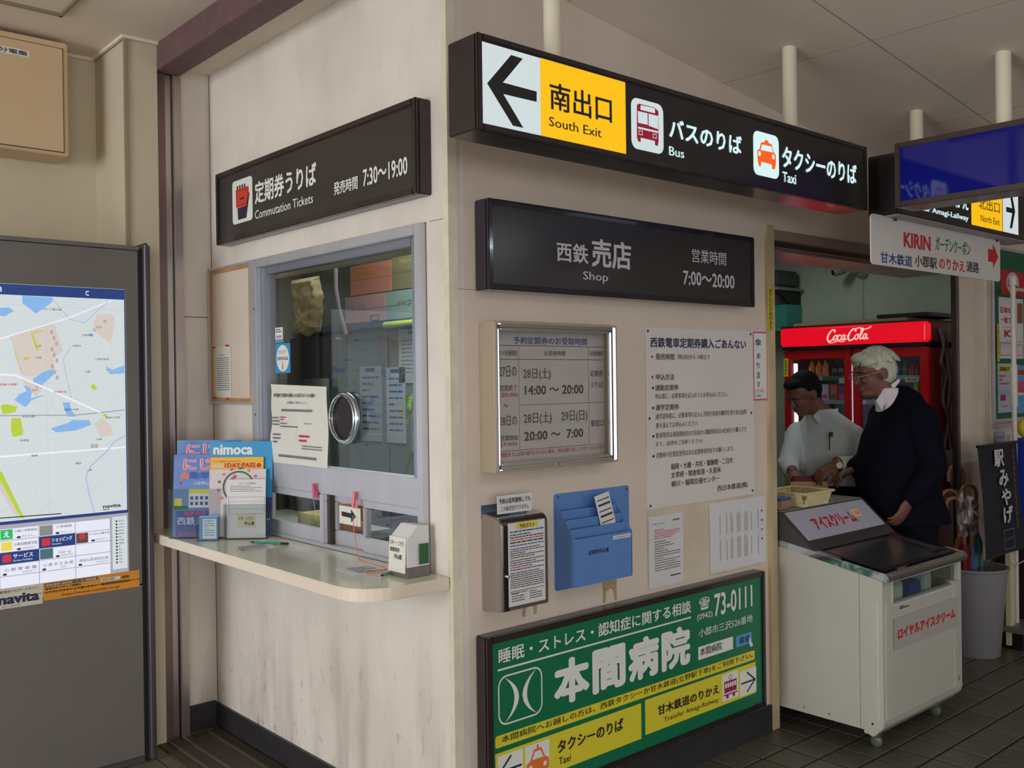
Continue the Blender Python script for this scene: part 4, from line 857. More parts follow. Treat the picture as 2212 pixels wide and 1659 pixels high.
MB().flat(RW, [(a1-.022, b0+.022), (a1-.012, b0+.022), (a1-.010, b0+.006), (a1-.0, b0-.001), (a1+.002, b0-.014), (a1-.016, b0-.014), (a1-.026, b0+.004)], d+0.003).build('printed_hand', WHITE, t)

# ------------------------------------------------------------------ chrome framed timetable
t = thing('notice_case', 'chrome framed display case with a pickup hours table on the front wall', 'display case', (0.4, 0, 1.25))
MB().box(RW, 0.120, 0.692, 1.254, 1.736, 0.0, 0.020).build('back_tray', mat('case_side', (176, 160, 138), .4, .2), t)
for (a0, a1, b0, b1) in ((0.118, 0.124, 1.252, 1.738), (0.688, 0.694, 1.252, 1.738), (0.124, 0.688, 1.252, 1.258), (0.124, 0.688, 1.732, 1.738)):
    MB().box(RW, a0, a1, b0, b1, 0.0, 0.078).build('side_wall', MATS['case_side'], t)
frame4(RW, 0.116, 0.696, 1.250, 1.740, 0.019, 0.066, 0.082, CHROME, t, 'chrome_bar', 0.0075)
frame4(RW, 0.137, 0.675, 1.271, 1.719, 0.010, 0.060, 0.074, CHROME, t, 'chrome_lip', 0.0045)
MB().lathe(RW.p(0.405, 1.262, 0.082), [(0.005, 0), (0.005, 0.004)], 12, (0, -1, 0)).build('lock', STEEL, t)
SH = RW; po_ = MB().box(RW, 0.126, 0.686, 1.262, 1.728, 0.020, 0.0215).build('timetable', mat('poster_beige', (226, 215, 208), .6, noise=.1, nscale=7), t)
I = D['chrome']; 
b = get(I, '#inner'); off = -0.0
for it in I:
    if it[0] in ('#h1', '#h2', '#h3', '#h4', '#v1', '#v2'): rect(RW, max(it[1], .128), min(it[2], .684), it[3], max(it[4], it[3]+.0015), PM['k'], po_, 0.0222, 0.0003, 'table_rule')
    if it[0].startswith('#stk'): rect(RW, it[1], it[2], it[3], it[4], mat('sticker_paper', (206, 208, 200), .5), po_, 0.0224, 0.0005, 'date_sticker', r=.003)
put(RW, I, po_, 0.0232)
MB().box(RW, 0.146, 0.666, 1.280, 1.710, 0.064, 0.066).build('glass_pane', glass('case_glass', (0.93, 0.94, 0.95), 0.02, 0.12), t)

# ------------------------------------------------------------------ wall boards and papers
bd = MB().box(RW, 0.938, 1.640, 1.046, 1.744, 0.0, 0.004).build('information_board', mat('white_enamel', (228, 220, 216), 0.3, noise=.06, nscale=4), None, bevel=0.001); tag(bd, 'large white commuter pass information board fixed by six screws', 'notice board')
put(RW, D['board'], bd, 0.0048)
for it in D['board']:
    if it[0][0] == '#': rect(RW, it[1], it[1]+.011, (it[3]+it[4])/2-.0055, (it[3]+it[4])/2+.0055, RED if it[5] == 'r' else INK, bd, 0.0046, .0003, 'bullet', r=.0054)
for (a, b) in ((0.952, 1.730), (1.622, 1.732), (0.955, 1.395), (1.620, 1.395), (0.955, 1.060), (1.622, 1.062)):
    MB().lathe(RW.p(a, b, 0.004), [(0.006, 0), (0.004, 0.003)], 10, (0, -1, 0)).build('screw', GREYD, bd)
um = rect(RW, 1.634, 1.742, 1.447, 1.744, WHITE, None, 0.0065, 0.001, 'umbrella_notice'); tag(um, 'narrow pink bordered notice saying umbrellas are sold, beside the shop opening', 'notice')
stroke(RW, [(1.638, 1.451), (1.738, 1.451), (1.738, 1.740), (1.638, 1.740)], 0.006, PINK, um, 0.0072, closed=True)
put(RW, D['umb'], um, 0.0075)
rect(RW, 1.66, 1.73, 1.462, 1.50, PAPER, um, 0.0070, name='price_label')
yl = rect(RW, 1.7395, 1.775, 1.745, 1.941, mat('dull_yellow', (196, 180, 40), .5), None, 0.0145, 0.001, 'yellow_strip_notice'); tag(yl, 'narrow yellow strip with vertical black writing on the opening jamb', 'notice')
vtext(RW, '切手はがきあります', 1.748, 1.768, 1.752, 1.935, INK, yl, 1, 0.0155)
def paper(name, a0, a1, b0, b1, label, seed, d=0.002):
    mb = MB(); r = random.Random(seed); nx, ny = 6, 8
    for j in range(ny+1):
        for i in range(nx+1):
            e = (i in (0, nx)) or (j in (0, ny))
            mb.v.append(RW.p(a0+(a1-a0)*i/nx + (r.uniform(-.0015, .0015) if e else 0), b0+(b1-b0)*j/ny + (r.uniform(-.002, .002) if e else 0), d+r.uniform(0, .0016)))
    for j in range(ny):
        for i in range(nx): k = j*(nx+1)+i; mb.f.append((k, k+1, k+nx+2, k+nx+1))
    o = mb.build(name, PAPER, None, smooth=True); tag(o, label, 'notice'); return o
p1 = paper('taped_paper', 0.942, 1.150, 0.742, 1.018, 'narrow white typed sheet taped below the information board', 1)
text(RW, '西日本鉄道', 1.085, 1.128, 0.990, 0.998, NAVY, p1, 2, 0.0045); text(RW, '平成二十四年', 0.965, 1.04, 0.984, 0.990, GREYP, p1, 1, 0.0045)
lines(RW, 0.975, 1.13, 0.925, 0.965, 5, PINK, p1, 0.0045, .35, 31); lines(RW, 0.975, 1.13, 0.80, 0.92, 13, GREYP, p1, 0.0045, .35, 32); lines(RW, 1.07, 1.13, 0.772, 0.78, 1, INK, p1, 0.0045, .6, 33)
p2 = paper('taped_paper', 1.322, 1.720, 0.745, 1.034, 'wide wrinkled white sheet with vertical writing under clear film by the jamb', 2)
r_ = random.Random(9); mb = MB()
for c in (1.39, 1.435, 1.465, 1.475, 1.51, 1.52, 1.53, 1.56, 1.57, 1.58, 1.61, 1.66):
    for (t0, t1) in ((0.985, 0.90), (0.885, 0.79)):
        z = t0-r_.uniform(0, .02)
        while z > t1: mb.flat(RW, [(c, z-.006), (c+.003, z-.006), (c+.003, z), (c, z)], 0.0045); z -= .008
mb.build('small_print', GREYP, p2)
for z in (0.965, 0.925, 0.885, 0.845): rect(RW, 1.685, 1.692, z, z+.008, INK, p2, 0.0048, name='number')
# grime-yellowed film patches behind the papers
for (a0, a1, b0, b1) in ((0.935, 1.735, 0.735, 1.044),):
    fl = rect(RW, a0, a1, b0, b1, mat('old_film', (220, 207, 188), 0.35, noise=.25, nscale=6, col2=(204, 188, 162)), None, 0.0008, 0.0006, 'film_patch'); tag(fl, 'yellowed adhesive film left on the wall below the information board', 'film')

# ------------------------------------------------------------------ steel post box
t = thing('post_box', 'stainless steel reservation post box with a printed front on the front wall', 'post box', (0.22, 0, 0.80))
SB = mat('postbox_steel', (196, 190, 186), 0.16, 1.0, noise=.1, nscale=4)
mb = MB(); side = [(0.0, 0.797), (0.100, 0.810), (0.100, 1.090), (0.085, 1.106), (0.0, 1.118)]
FS = Fr((0.118, 0, 0), (0, -1, 0))    # a = outward distance, b = z, n = -x
mb.prism(FS, side, -0.204, 0.0); mb.build('body', SB, t, bevel=0.004)
MB().box(RW, 0.118, 0.322, 1.10, 1.142, 0.0, 0.003).build('back_plate', mat('blue_grey_plate', (96, 116, 150), .35, .5), t)
MB().box(RW, 0.122, 0.318, 0.812, 1.086, 0.100, 0.103).build('door', SB, t, bevel=0.002)
MB().box(RW, 0.124, 0.145, 0.812, 1.084, 0.1031, 0.1040).build('door_reflection', mat('dark_steel_reflection', (70, 66, 70), .2, .9), t)  # dark strip paints a reflection along the door's left side
I = D['post']; a0, a1, b0, b1 = get(I, '#paper')
sh_ = rect(RW, a0, a1, b0, b1, PAPER, t, 0.1045, 0.0012, 'instruction_sheet')
q = get(I, '#yel'); rect(RW, q[0], q[1], q[2], q[3], YEL, sh_, 0.1052, 0.0003, 'yellow_label', r=.005)
put(RW, I, sh_, 0.1058)
stp = (b1-b0)
for k, (f0, f1, r_n, mm) in enumerate(((.86, .90, 1, BLUEP), (.80, .86, 2, INK), (.77, .80, 1, RED), (.73, .77, 1, PM['k']), (.70, .73, 1, BLUEP), (.56, .69, 5, PM['k']), (.47, .55, 3, PM['k']), (.44, .47, 1, RED), (.41, .44, 1, BLUEP), (.20, .40, 8, PM['k']), (.14, .18, 2, PM['k']))):
    lines(RW, a0+.008, a1-.006, b0+stp*f0, b0+stp*f1, r_n, mm, sh_, 0.1052, .4, 50+k)
for x in (a0+.012, a0+.09): lines(RW, x, x+.055, b0+.010, b0+.04, 4, PM['k'], sh_, 0.1052, .35, 66)
MB().lathe(RW.p(0.131, 0.925, 0.1042), [(0.006, 0), (0.006, 0.012), (0.003, 0.016)], 12, (0, -1, 0)).build('knob', CHROME, t, smooth=True)
FN = Fr((0, -0.055, 0), (1, 0, 0))
nb = MB().box(FN, 0.140, 0.290, 1.116, 1.175, 0, 0.002).build('handwritten_note', PAPER, None); tag(nb, 'small handwritten paper note standing on top of the steel post box', 'note')
text(FN, '予約は証明書無しでも', 0.146, 0.284, 1.148, 1.166, INK, nb, 2, 0.0028); text(FN, 'この場合受付できません', 0.154, 0.276, 1.124, 1.140, INK, nb, 1, 0.0028)

# ------------------------------------------------------------------ blue form holder
BLU = mat('blue_enamel', (92, 136, 200), 0.4, noise=.06, nscale=10)
t = thing('form_holder', 'blue metal wall rack with stepped pockets for application forms', 'rack', (0.6, 0, 0.81))
MB().prism(RW, rrect(0.445, 0.832, 0.812, 1.150, 0.010), 0.0, 0.004).build('back_plate', BLU, t)
MB().box(RW, 0.452, 0.74, 0.842, 1.002, 0.094, 0.098).build('front_panel', BLU, t)
FB = Fr((0.452, 0, 0), (0, -1, 0))
for dx in (0.0, -0.288):
    mb = MB(); mb.prism(FB, [(0.004, 0.822), (0.098, 0.842), (0.098, 1.002), (0.004, 1.118)], dx, dx+0.003); mb.build('side_panel', BLU, t)
MB().box(RW, 0.452, 0.74, 0.838, 0.843, 0.004, 0.096).build('bottom_panel', BLU, t)
for k, (dd, zt) in enumerate(((0.072, 1.032), (0.048, 1.062), (0.024, 1.092))):
    MB().box(RW, 0.454, 0.738, 0.845, zt, dd, dd+0.002).build('divider', BLU, t)
I = D['blue']; a0, a1, b0, b1 = get(I, '#lab'); rect(RW, 0.64, 0.733, b0, b1, PAPER, t, 0.0990, .0008, 'label_strip')
text(RW, '通学定期券兼用購入申込書', 0.645, 0.728, b0+.004, b1-.005, PM['k'], t, 0, 0.0998); q = get(I, '定期券申込書'); text(RW, '定期券申込書', q[0], q[1], q[2], q[3], NAVY, t, 3, 0.0988)
for (a, b) in ((0.462, 1.138), (0.818, 1.138), (0.458, 0.822)): MB().lathe(RW.p(a, b, 0.004), [(0.005, 0), (0.003, 0.003)], 10, (0, -1, 0)).build('screw', GREYD, t)
FC = Fr((0.655, -0.060, 1.025), (1, 0, 0.18), (-0.18, 0.12, 1))
cd_ = MB().box(FC, -0.035, 0.040, 0, 0.115, 0, 0.002).build('form_card', PAPER, None); tag(cd_, 'white card with dark stripes tucked in the blue wall rack', 'form')
for k in range(5): rect(FC, -0.028, 0.034, 0.014+k*.02, 0.018+k*.02+(k % 2)*.004, PM['k'], cd_, 0.0028, name='printed_bar')
# ------------------------------------------------------------------ yellow distribution box on the back wall
BX = mat('beige_enamel', (216, 186, 148), 0.45, noise=.05, nscale=4)
t = thing('distribution_box', 'beige metal distribution box high on the back wall at left', 'cabinet', (-0.9, 2.0, 2.52))
MB().wbox(-1.35, -0.568, 1.895, 2.068, 2.520, 2.998).build('body', BX, t, bevel=0.006)
FD = Fr((0, 1.872, 0), (1, 0, 0))
MB().box(FD, -1.35, -0.568, 2.520, 2.998, -0.023, -0.006).build('rim', BX, t, bevel=0.005)
MB().box(FD, -1.33, -0.588, 2.532, 2.972, -0.006, -0.003).build('door_gap', mat('seam_dark', (60, 48, 40), .8), t)
MB().box(FD, -1.327, -0.591, 2.535, 2.969, -0.006, 0.001).build('door', BX, t, bevel=0.002)
lb = rect(FD, -1.0, -0.722, 2.905, 2.932, WHITE, t, 0.002, .001, 'label_strip'); text(FD, '時発売所分電盤', -0.985, -0.728, 2.909, 2.928, INK, lb, 2, 0.0026)

# ------------------------------------------------------------------ illuminated area map
t = thing('area_map_stand', 'tall grey free-standing cabinet with a lit town map at left', 'map board', (-0.9, 1.6, 0))
yM = 1.55; FM = Fr((0, yM, 0), (1, 0, 0))
MB().wbox(-2.2, -0.404, 1.575, 1.64, 0.0, 2.095).build('cabinet_back', GREYD, t)
MB().wbox(-2.2, -0.402, 1.545, 1.66, 2.100, 2.117).build('top_cap', GREYM, t, bevel=0.003)
MB().wbox(-0.388, -0.358, 1.54, 1.67, 0.0, 2.133).build('post', mat('post_metal', (84, 78, 84), .35, .4), t, bevel=0.010, bseg=3)
MB().wbox(-0.404, -0.388, 1.565, 1.65, 0.0, 2.11).build('dark_channel', mat('channel_black', (34, 30, 36), .5), t)
MB().box(FM, -2.2, -0.409, 1.938, 2.097, -0.03, 0.0).build('upper_panel', GREYM, t)
MB().box(FM, -0.458, -0.409, 0.735, 1.938, -0.03, 0.0).build('side_frame', GREYM, t)
MB().box(FM, -2.2, -0.458, 0.735, 0.742, -0.03, 0.0).build('lower_frame', GREYM, t)
MB().box(FM, -2.2, -0.409, 0.03, 0.728, -0.03, 0.0).build('lower_panel', GREYM, t)
MB().wbox(-2.2, -0.404, 1.56, 1.64, 0.0, 0.03).build('plinth', GREYD, t)
def E_(name, rgb, e=0.85): return mat(name, rgb, 0.35, emit=e)
MW = E_('map_ground', (206, 214, 216), .92); MBL = E_('map_water_blue', (136, 184, 236)); MG = E_('map_green', (186, 210, 60)); MT = E_('map_tan', (216, 204, 196)); MN = E_('map_navy', (36, 62, 128), .8)
MGY = E_('map_grey', (176, 174, 190), .8); MK = E_('map_ink', (64, 64, 74), .6); MWH = E_('map_white', (224, 226, 240), .95); MRV = E_('map_river', (170, 196, 224)); MRD = E_('map_red', (206, 50, 60)); MGR = E_('map_bright_green', (40, 190, 90)); MTG = E_('map_building', (186, 172, 168)); MRO = E_('map_road', (236, 232, 246), .95)
pn = MB().box(FM, -2.2, -0.459, 1.036, 1.938, -0.016, -0.010).build('map_panel', MW, t); dm = -0.0095
I = D['mapA']; h = get(I, '#head'); rect(FM, -2.2, -0.459, 1.896, 1.937, MN, pn, dm, .0004, 'map_header')
text(FM, 'B', -0.923, -0.913, 1.906, 1.925, MWH, pn, 3, dm+.0008); text(FM, 'C', -0.612, -0.599, 1.906, 1.925, MWH, pn, 3, dm+.0008)
text(FM, 'A', -1.24, -1.22, 1.906, 1.925, MWH, pn, 3, dm+.0008)
rect(FM, -0.462, -0.459, 1.036, 1.896, MN, pn, dm+.0002, .0004, 'map_edge'); rect(FM, -2.2, -0.459, 1.030, 1.042, MN, pn, dm+.0002, .0004, 'map_edge')
cl2 = lambda p: [(min(max(x, -2.19), -0.4625), min(max(z, 1.043), 1.8955)) for x, z in p]
for key, m_, dd in (('map_tan', MT, .0002), ('map_tan2', MT, .0002), ('map_water', MBL, .0005), ('map_water2', MBL, .0005), ('map_green', MG, .0008), ('map_green2', MG, .0008)):
    for p in D[key]: MB().flat(FM, cl2(p), dm+dd).build({'t': 'map_area', 'w': 'map_lake', 'g': 'map_park'}[key[4]], m_, pn)
for i, p in enumerate(D['map_lines']): stroke(FM, [(max(x, -2.19), min(z, 1.89)) for x, z in p], (.004, .006, .005, .003, .003)[i], (MRO, MRO, MGY, MRV, MRV)[i], pn, dm+.0012, 'map_road')
for i, p in enumerate(D['map_river']): stroke(FM, [(min(x, -.464), max(z, 1.046)) for x, z in p], (.005, .006, .004)[i], (MRV, MRO, MK)[i], pn, dm+.0012, 'map_river')
stroke(FM, [(-0.76, 1.045), (-0.76, 1.895)], 0.001, MRV, pn, dm+.001, 'map_grid'); stroke(FM, [(-0.92, 1.86), (-0.463, 1.853)], 0.001, MRV, pn, dm+.001, 'map_grid')
for k in range(9):
    x = -1.05-.125*k; z = 1.15+.62*((k*.37) % 1)
    m_, nm_ = ((MBL, 'map_lake'), (MG, 'map_park'), (MT, 'map_area'))[k % 3]
    MB().flat(FM, [(x-.05, z-.01), (x-.015, z-.035), (x+.04, z-.02), (x+.05, z+.02), (x+.01, z+.04), (x-.035, z+.03)], dm+.0005).build(nm_, m_, pn)
stroke(FM, [(-0.93, 1.826), (-1.35, 1.70), (-1.75, 1.76), (-2.19, 1.62)], .006, MRO, pn, dm+.0012, 'map_road'); stroke(FM, [(-0.93, 1.62), (-1.3, 1.52), (-1.8, 1.44), (-2.19, 1.47)], .006, MRO, pn, dm+.0012, 'map_road')
stroke(FM, [(-0.93, 1.535), (-1.5, 1.50), (-2.19, 1.38)], .005, MGY, pn, dm+.0013, 'map_road')
rb = random.Random(12); mb = MB()
for i in range(70):
    x, z = rb.uniform(-2.15, -0.98), rb.uniform(1.06, 1.88); x2, z2 = x+rb.uniform(-.08, .03), z+rb.uniform(-.05, .05)
    x2 = max(x2, -2.19); z2 = min(max(z2, 1.045), 1.89); v = Vector((z-z2, x2-x)); v = v/(v.length+1e-6)*.0007
    mb.flat(FM, [(x-v.x, z-v.y), (x2-v.x, z2-v.y), (x2+v.x, z2+v.y), (x+v.x, z+v.y)], dm+.0009)
for i in range(60):
    x, z = rb.uniform(-0.92, -0.48), rb.uniform(1.06, 1.88); x2, z2 = x+rb.uniform(-.07, .07), z+rb.uniform(-.05, .05)
    x2 = min(max(x2, -.93), -.465); z2 = min(max(z2, 1.045), 1.89)
    v = Vector((z-z2, x2-x)); v = v/(v.length+1e-6)*.0007
    mb.flat(FM, [(x-v.x, z-v.y), (x2-v.x, z2-v.y), (x2+v.x, z2+v.y), (x+v.x, z+v.y)], dm+.0009)
mb.build('map_lanes', mat('map_lane', (196, 202, 208), .4, emit=.85), pn)['kind'] = 'stuff'
mb = MB()
for (x, z, w, h_) in [(-0.745+.0085*(i % 3), 1.75-.022*i, .010, .016) for i in range(9)]+[(-.545, 1.80, .012, .012), (-.575, 1.778, .022, .008), (-.585, 1.765, .009, .012), (-.800, 1.532, .006, .02), (-.815, 1.53, .014, .008), (-.60, 1.30, .012, .016), (-.585, 1.30, .012, .016)]:
    mb.flat(FM, [(x, z), (x+w, z), (x+w, z+h_), (x, z+h_)], dm+.0012)
mb.build('map_buildings', MTG, pn)['kind'] = 'stuff'
for i, (s, x, z) in enumerate((('みくに野公園', -.77, 1.842), ('三沢', -.80, 1.70), ('大板井', -.665, 1.702), ('小郡高校', -.63, 1.745), ('小郡', -.62, 1.60), ('力武', -.80, 1.655), ('小郡市役所', -.58, 1.65), ('寺福童', -.86, 1.34), ('大崎', -.58, 1.33), ('中央公園', -.85, 1.43), ('埋蔵文化財', -.70, 1.452), ('祇園', -.82, 1.28), ('福童', -.66, 1.24), ('松崎小学校', -.54, 1.415), ('二森', -.62, 1.21))):
    text(FM, s, x, x+.011*len(s), z, z+.0085, MK, pn, 1, dm+.0016, 'map_name')
text(FM, '西鉄小郡駅', -.925, -.865, 1.553, 1.562, MRD, pn, 2, dm+.0016, 'map_name'); text(FM, '甘木鉄道小郡', -.735, -.69, 1.522, 1.531, MRD, pn, 2, dm+.0016, 'map_name')
I = D['mapB']
b = get(I, '#grid'); g0, g1, gz0 = -2.2, b[1], 0.775
lp = MB().box(FM, -2.2, -0.459, 0.742, 1.030, -0.016, -0.010).build('advert_panel', MGY, t)
# advert grid: three columns x six rows
cx_ = [-0.935, -0.797, -0.664, -0.530]; rows = [1.015, 0.970, 0.925, 0.880, 0.835, 0.790]
cx_ = [-1.348, -1.211, -1.073] + cx_
for i in range(6):
    for j in range(5):
        rect(FM, cx_[i]+.0015, cx_[i+1]-.0015, rows[j+1]+.0015, rows[j]-.0015, MWH, lp, dm, .0004, 'advert_cell')
# place adverts following the photographed layout
def cell(i, j): return cx_[i], cx_[i+1], rows[j+1], rows[j]
a = cell(3, 0); rect(FM, a[0]+.004, a[0]+.046, a[2]+.004, a[3]-.004, MGR, lp, dm+.0006, name='advert_picture'); text(FM, 'え', a[0]+.014, a[0]+.036, a[2]+.012, a[3]-.010, MWH, lp, 3, dm+.001)
text(FM, '小郡三井医師会', a[0]+.052, a[1]-.006, a[3]-.018, a[3]-.008, MK, lp, 1, dm+.001)
a = cell(3, 1); rect(FM, a[0]+.006, a[0]+.044, a[2]+.006, a[3]-.006, E_('advert_yellow', (240, 216, 90)), lp, dm+.0006, name='advert_picture'); text(FM, '小郡自動車学校', a[0]+.050, a[1]-.006, a[3]-.024, a[3]-.012, MK, lp, 1, dm+.001)
a = cell(3, 2); rect(FM, *a, MN, lp, dm+.0006, name='advert_heading'); rect(FM, a[0]+.010, a[0]+.040, a[2]+.008, a[3]-.008, MRD, lp, dm+.001, r=.004, name='advert_symbol'); text(FM, 'サービス', a[0]+.046, a[1]-.022, a[2]+.020, a[3]-.008, MWH, lp, 2, dm+.0014); text(FM, 'Service Facilities', a[0]+.046, a[1]-.024, a[2]+.008, a[2]+.015, MWH, lp, 0, dm+.0014)
a = cell(4, 0); rect(FM, a[0]+.003, a[0]+.050, a[2]+.003, a[3]-.003, E_('advert_grey_photo', (150, 150, 148), .7), lp, dm+.0006, name='advert_picture'); text(FM, '三井病院', a[0]+.062, a[1]-.012, a[3]-.018, a[3]-.008, MK, lp, 1, dm+.001)
a = cell(4, 1); rect(FM, *a, MN, lp, dm+.0006, name='advert_heading'); rect(FM, a[0]+.010, a[0]+.040, a[2]+.008, a[3]-.008, MRD, lp, dm+.001, r=.004, name='advert_symbol'); text(FM, 'ショッピング', a[0]+.046, a[1]-.012, a[2]+.020, a[3]-.008, MWH, lp, 2, dm+.0014); text(FM, 'Shopping', a[0]+.046, a[0]+.08, a[2]+.008, a[2]+.015, MWH, lp, 0, dm+.0014)
a = cell(4, 2); rect(FM, a[0]+.003, a[0]+.050, a[2]+.003, a[3]-.003, E_('advert_bluegreen_photo', (70, 120, 130), .7), lp, dm+.0006, name='advert_picture'); text(FM, 'ハロー心', a[0]+.068, a[1]-.016, a[2]+.016, a[2]+.028, MK, lp, 1, dm+.001)
a = cell(5, 1); rect(FM, a[0]+.003, a[0]+.048, a[2]+.003, a[3]-.003, E_('advert_brown_photo', (110, 82, 74), .6), lp, dm+.0006, name='advert_picture'); rect(FM, a[0]+.014, a[0]+.038, a[2]+.018, a[3]-.006, MRD, lp, dm+.001, r=.008, name='advert_fruit'); text(FM, 'みつはし洋菓子店', a[0]+.052, a[1]-.004, a[3]-.016, a[3]-.006, MK, lp, 1, dm+.001)
for (i, j, s) in ((3, 3, '小 郡 警 察 署'), (4, 3, '小 郡 市 立 会 館'), (5, 3, '味坂公民館前広場')):
    a = cell(i, j); text(FM, s, a[0]+.014, a[1]-.010, a[2]+.018, a[2]+.030, MK, lp, 0, dm+.001)
for i in (3, 4, 5):
    for j in (0, 1, 2, 3):
        if (i, j) in ((3, 2), (4, 1), (5, 0), (5, 2)): continue
        a = cell(i, j); rect(FM, a[0]+.060 if j < 3 else a[0]+.010, (a[0]+.074) if j < 3 else a[0]+.024, a[2]+.004, a[2]+.012, MK, lp, dm+.001, r=.0038, name='advert_mark')
        lines(FM, a[0]+.078, a[1]-.01, a[2]+.005, a[2]+.013, 2, MGY, lp, dm+.001, .5, i*7+j, 'advert_small_print')
a0, a1 = -0.522, -0.464
rect(FM, a0, a1, 0.806, 1.018, MW, lp, dm+.0004, name='legend_field')
mb = MB(); 
for k in range(14): mb.flat(FM, [(a0+.013, .996-k*.0128), (a0+.020, .996-k*.0128), (a0+.020, 1.003-k*.0128), (a0+.013, 1.003-k*.0128)], dm+.001)
mb.build('legend_symbols', MK, lp); 
for k, s in enumerate(('市役所', '小学校', '中学校', '郵便局', '警察署', '病院', '消防署', '図書館', '駅', '銀行', '寺院', '神社', '公園', '交番')): text(FM, s, a0+.024, a0+.024+.007*len(s), .996-k*.0128, 1.003-k*.0128, MK, lp, 0, dm+.001, 'legend_word')
text(FM, 'navita', -0.558, -0.487, 1.057, 1.071, MK, pn, 4, dm+.002); lines(FM, -.558, -.485, 1.046, 1.053, 1, MK, pn, dm+.002, .5, 4)
# orange and cream address strips below
OG = mat('amber_strip', (226, 150, 44), .45)
rect(FM, -0.788, -0.420, 0.755, 0.793, OG, t, .001, .001, 'amber_strip'); rect(FM, -2.2, -0.790, 0.755, 0.793, mat('cream_strip', (214, 208, 190), .5), t, .001, .001, 'cream_strip')
rect(FM, -0.788, -0.420, 0.725, 0.757, OG, t, .001, .001, 'amber_strip'); rect(FM, -2.2, -0.790, 0.716, 0.757, MATS['cream_strip'], t, .001, .001, 'cream_strip')
text(FM, 'navita', -0.945, -0.802, 0.732, 0.768, NAVY, t, 5, .0022); text(FM, '報 総合ナビゲートサイト', -0.940, -0.806, 0.775, 0.785, INK, t, 1, .0022); text(FM, 'ビー ナビタ', -0.93, -0.87, 0.720, 0.727, INK, t, 0, .0022)
rect(FM, -0.782, -0.585, 0.777, 0.789, GREYD, t, .0022, .0006, 'grey_caption'); text(FM, '駅周辺情報の確認情報・クーポン情報満載!', -0.778, -0.59, 0.779, 0.787, WHITE, t, 1, .0032)
text(FM, '駅周辺のスポット情報を', -0.780, -0.648, 0.764, 0.774, INK, t, 2, .0022); text(FM, 'より分かりやすく より使いやすく', -0.780, -0.592, 0.750, 0.760, INK, t, 2, .0022)
text(FM, 'http://www.navita.co.jp', -0.722, -0.50, 0.731, 0.743, mat('brown_print', (120, 70, 30), .5), t, 2, .0022)
rect(FM, -0.572, -0.498, 0.767, 0.779, WHITE, t, .0022, .0006, 'search_field'); text(FM, '駅周辺情報', -0.568, -0.52, 0.769, 0.777, INK, t, 1, .0032)
rect(FM, -0.492, -0.462, 0.768, 0.778, MATS['brown_print'], t, .0022, .0006, 'search_button', r=.004); lines(FM, -.572, -.46, .748, .760, 2, INK, t, .0022, .4, 71)

# ------------------------------------------------------------------ inside the ticket office
FO = Fr((1.2, 0, 0), (0, -1, 0))
t = thing('office_shelf', 'grey metal cupboard wall seen through the glass behind the papers', 'cupboard', (1.4, 1.9, 0))
MB().wbox(1.26, 1.68, 0.9, 3.15, 0.0, 1.84).build('cupboard', mat('office_grey_blue', (140, 146, 158), .5, noise=.1, nscale=3), t)
MB().wbox(1.18, 1.68, 0.9, 3.15, 1.86, 1.895).build('shelf_board', mat('office_shelf_blue', (64, 78, 110), .5), t)
for y in (1.25, 1.75, 2.2, 2.65): MB().wbox(1.255, 1.26, y-.004, y+.004, 0.1, 1.84).build('door_joint', GREYD, t)
def carton(y0, y1, z0, z1, m, label, words):
    o = MB().wbox(1.2, 1.5, y0, y1, z0, z1).build('carton', m, None, bevel=.003); tag(o, label, 'box')
    MB().wbox(1.199, 1.2, y0, y1, (z0+z1)/2-.001, (z0+z1)/2).build('seam', GREYD, o)
    for (s, a0, a1, b0, b1, mm, bd_) in words: text(FO, s, a0, a1, b0, b1, mm, o, bd_, .0015)
    return o
carton(2.14, 2.57, 1.895, 2.055, mat('pink_carton', (196, 150, 144), .7), 'pale pink carton on the office shelf seen through the glass', (('ティッシュ', -2.54, -2.36, 1.98, 2.01, GREYP, 1), ('□', -2.30, -2.2, 1.90, 1.935, GREYP, 4)))
o = carton(2.08, 2.51, 2.058, 2.235, mat('salmon_carton', (198, 128, 104), .7), 'salmon carton with an orange oval stacked on the pale pink one', (('スカリジョイン', -2.44, -2.22, 2.16, 2.19, GREYP, 2),))
rect(FO, -2.46, -2.20, 2.15, 2.205, mat('carton_orange', (216, 130, 60), .6), o, .0008, r=.02, name='printed_oval')
carton(1.50, 2.07, 2.058, 2.25, mat('olive_carton', (134, 124, 88), .7), 'olive brown carton on the upper right of the office shelf', (('ウチューム', -2.0, -1.86, 2.20, 2.225, YEL, 3), ('デイプラス', -1.86, -1.6, 2.10, 2.14, GREYP, 2)))
carton(1.50, 2.135, 1.895, 2.055, mat('pale_green_carton', (146, 168, 156), .7), 'pale green carton below the olive one', (('デイプラス', -2.02, -1.80, 1.965, 2.00, GREYP, 3),))
o = MB().lathe((1.17, 1.3, 1.866), [(0.018, 0), (0.018, 0.80)], 12, (0, 1, 0)).build('yellow_tube', mat('lime_tube', (190, 206, 70), .4), None, smooth=True); tag(o, 'lime yellow rolled tube lying along the office shelf edge', 'tube')
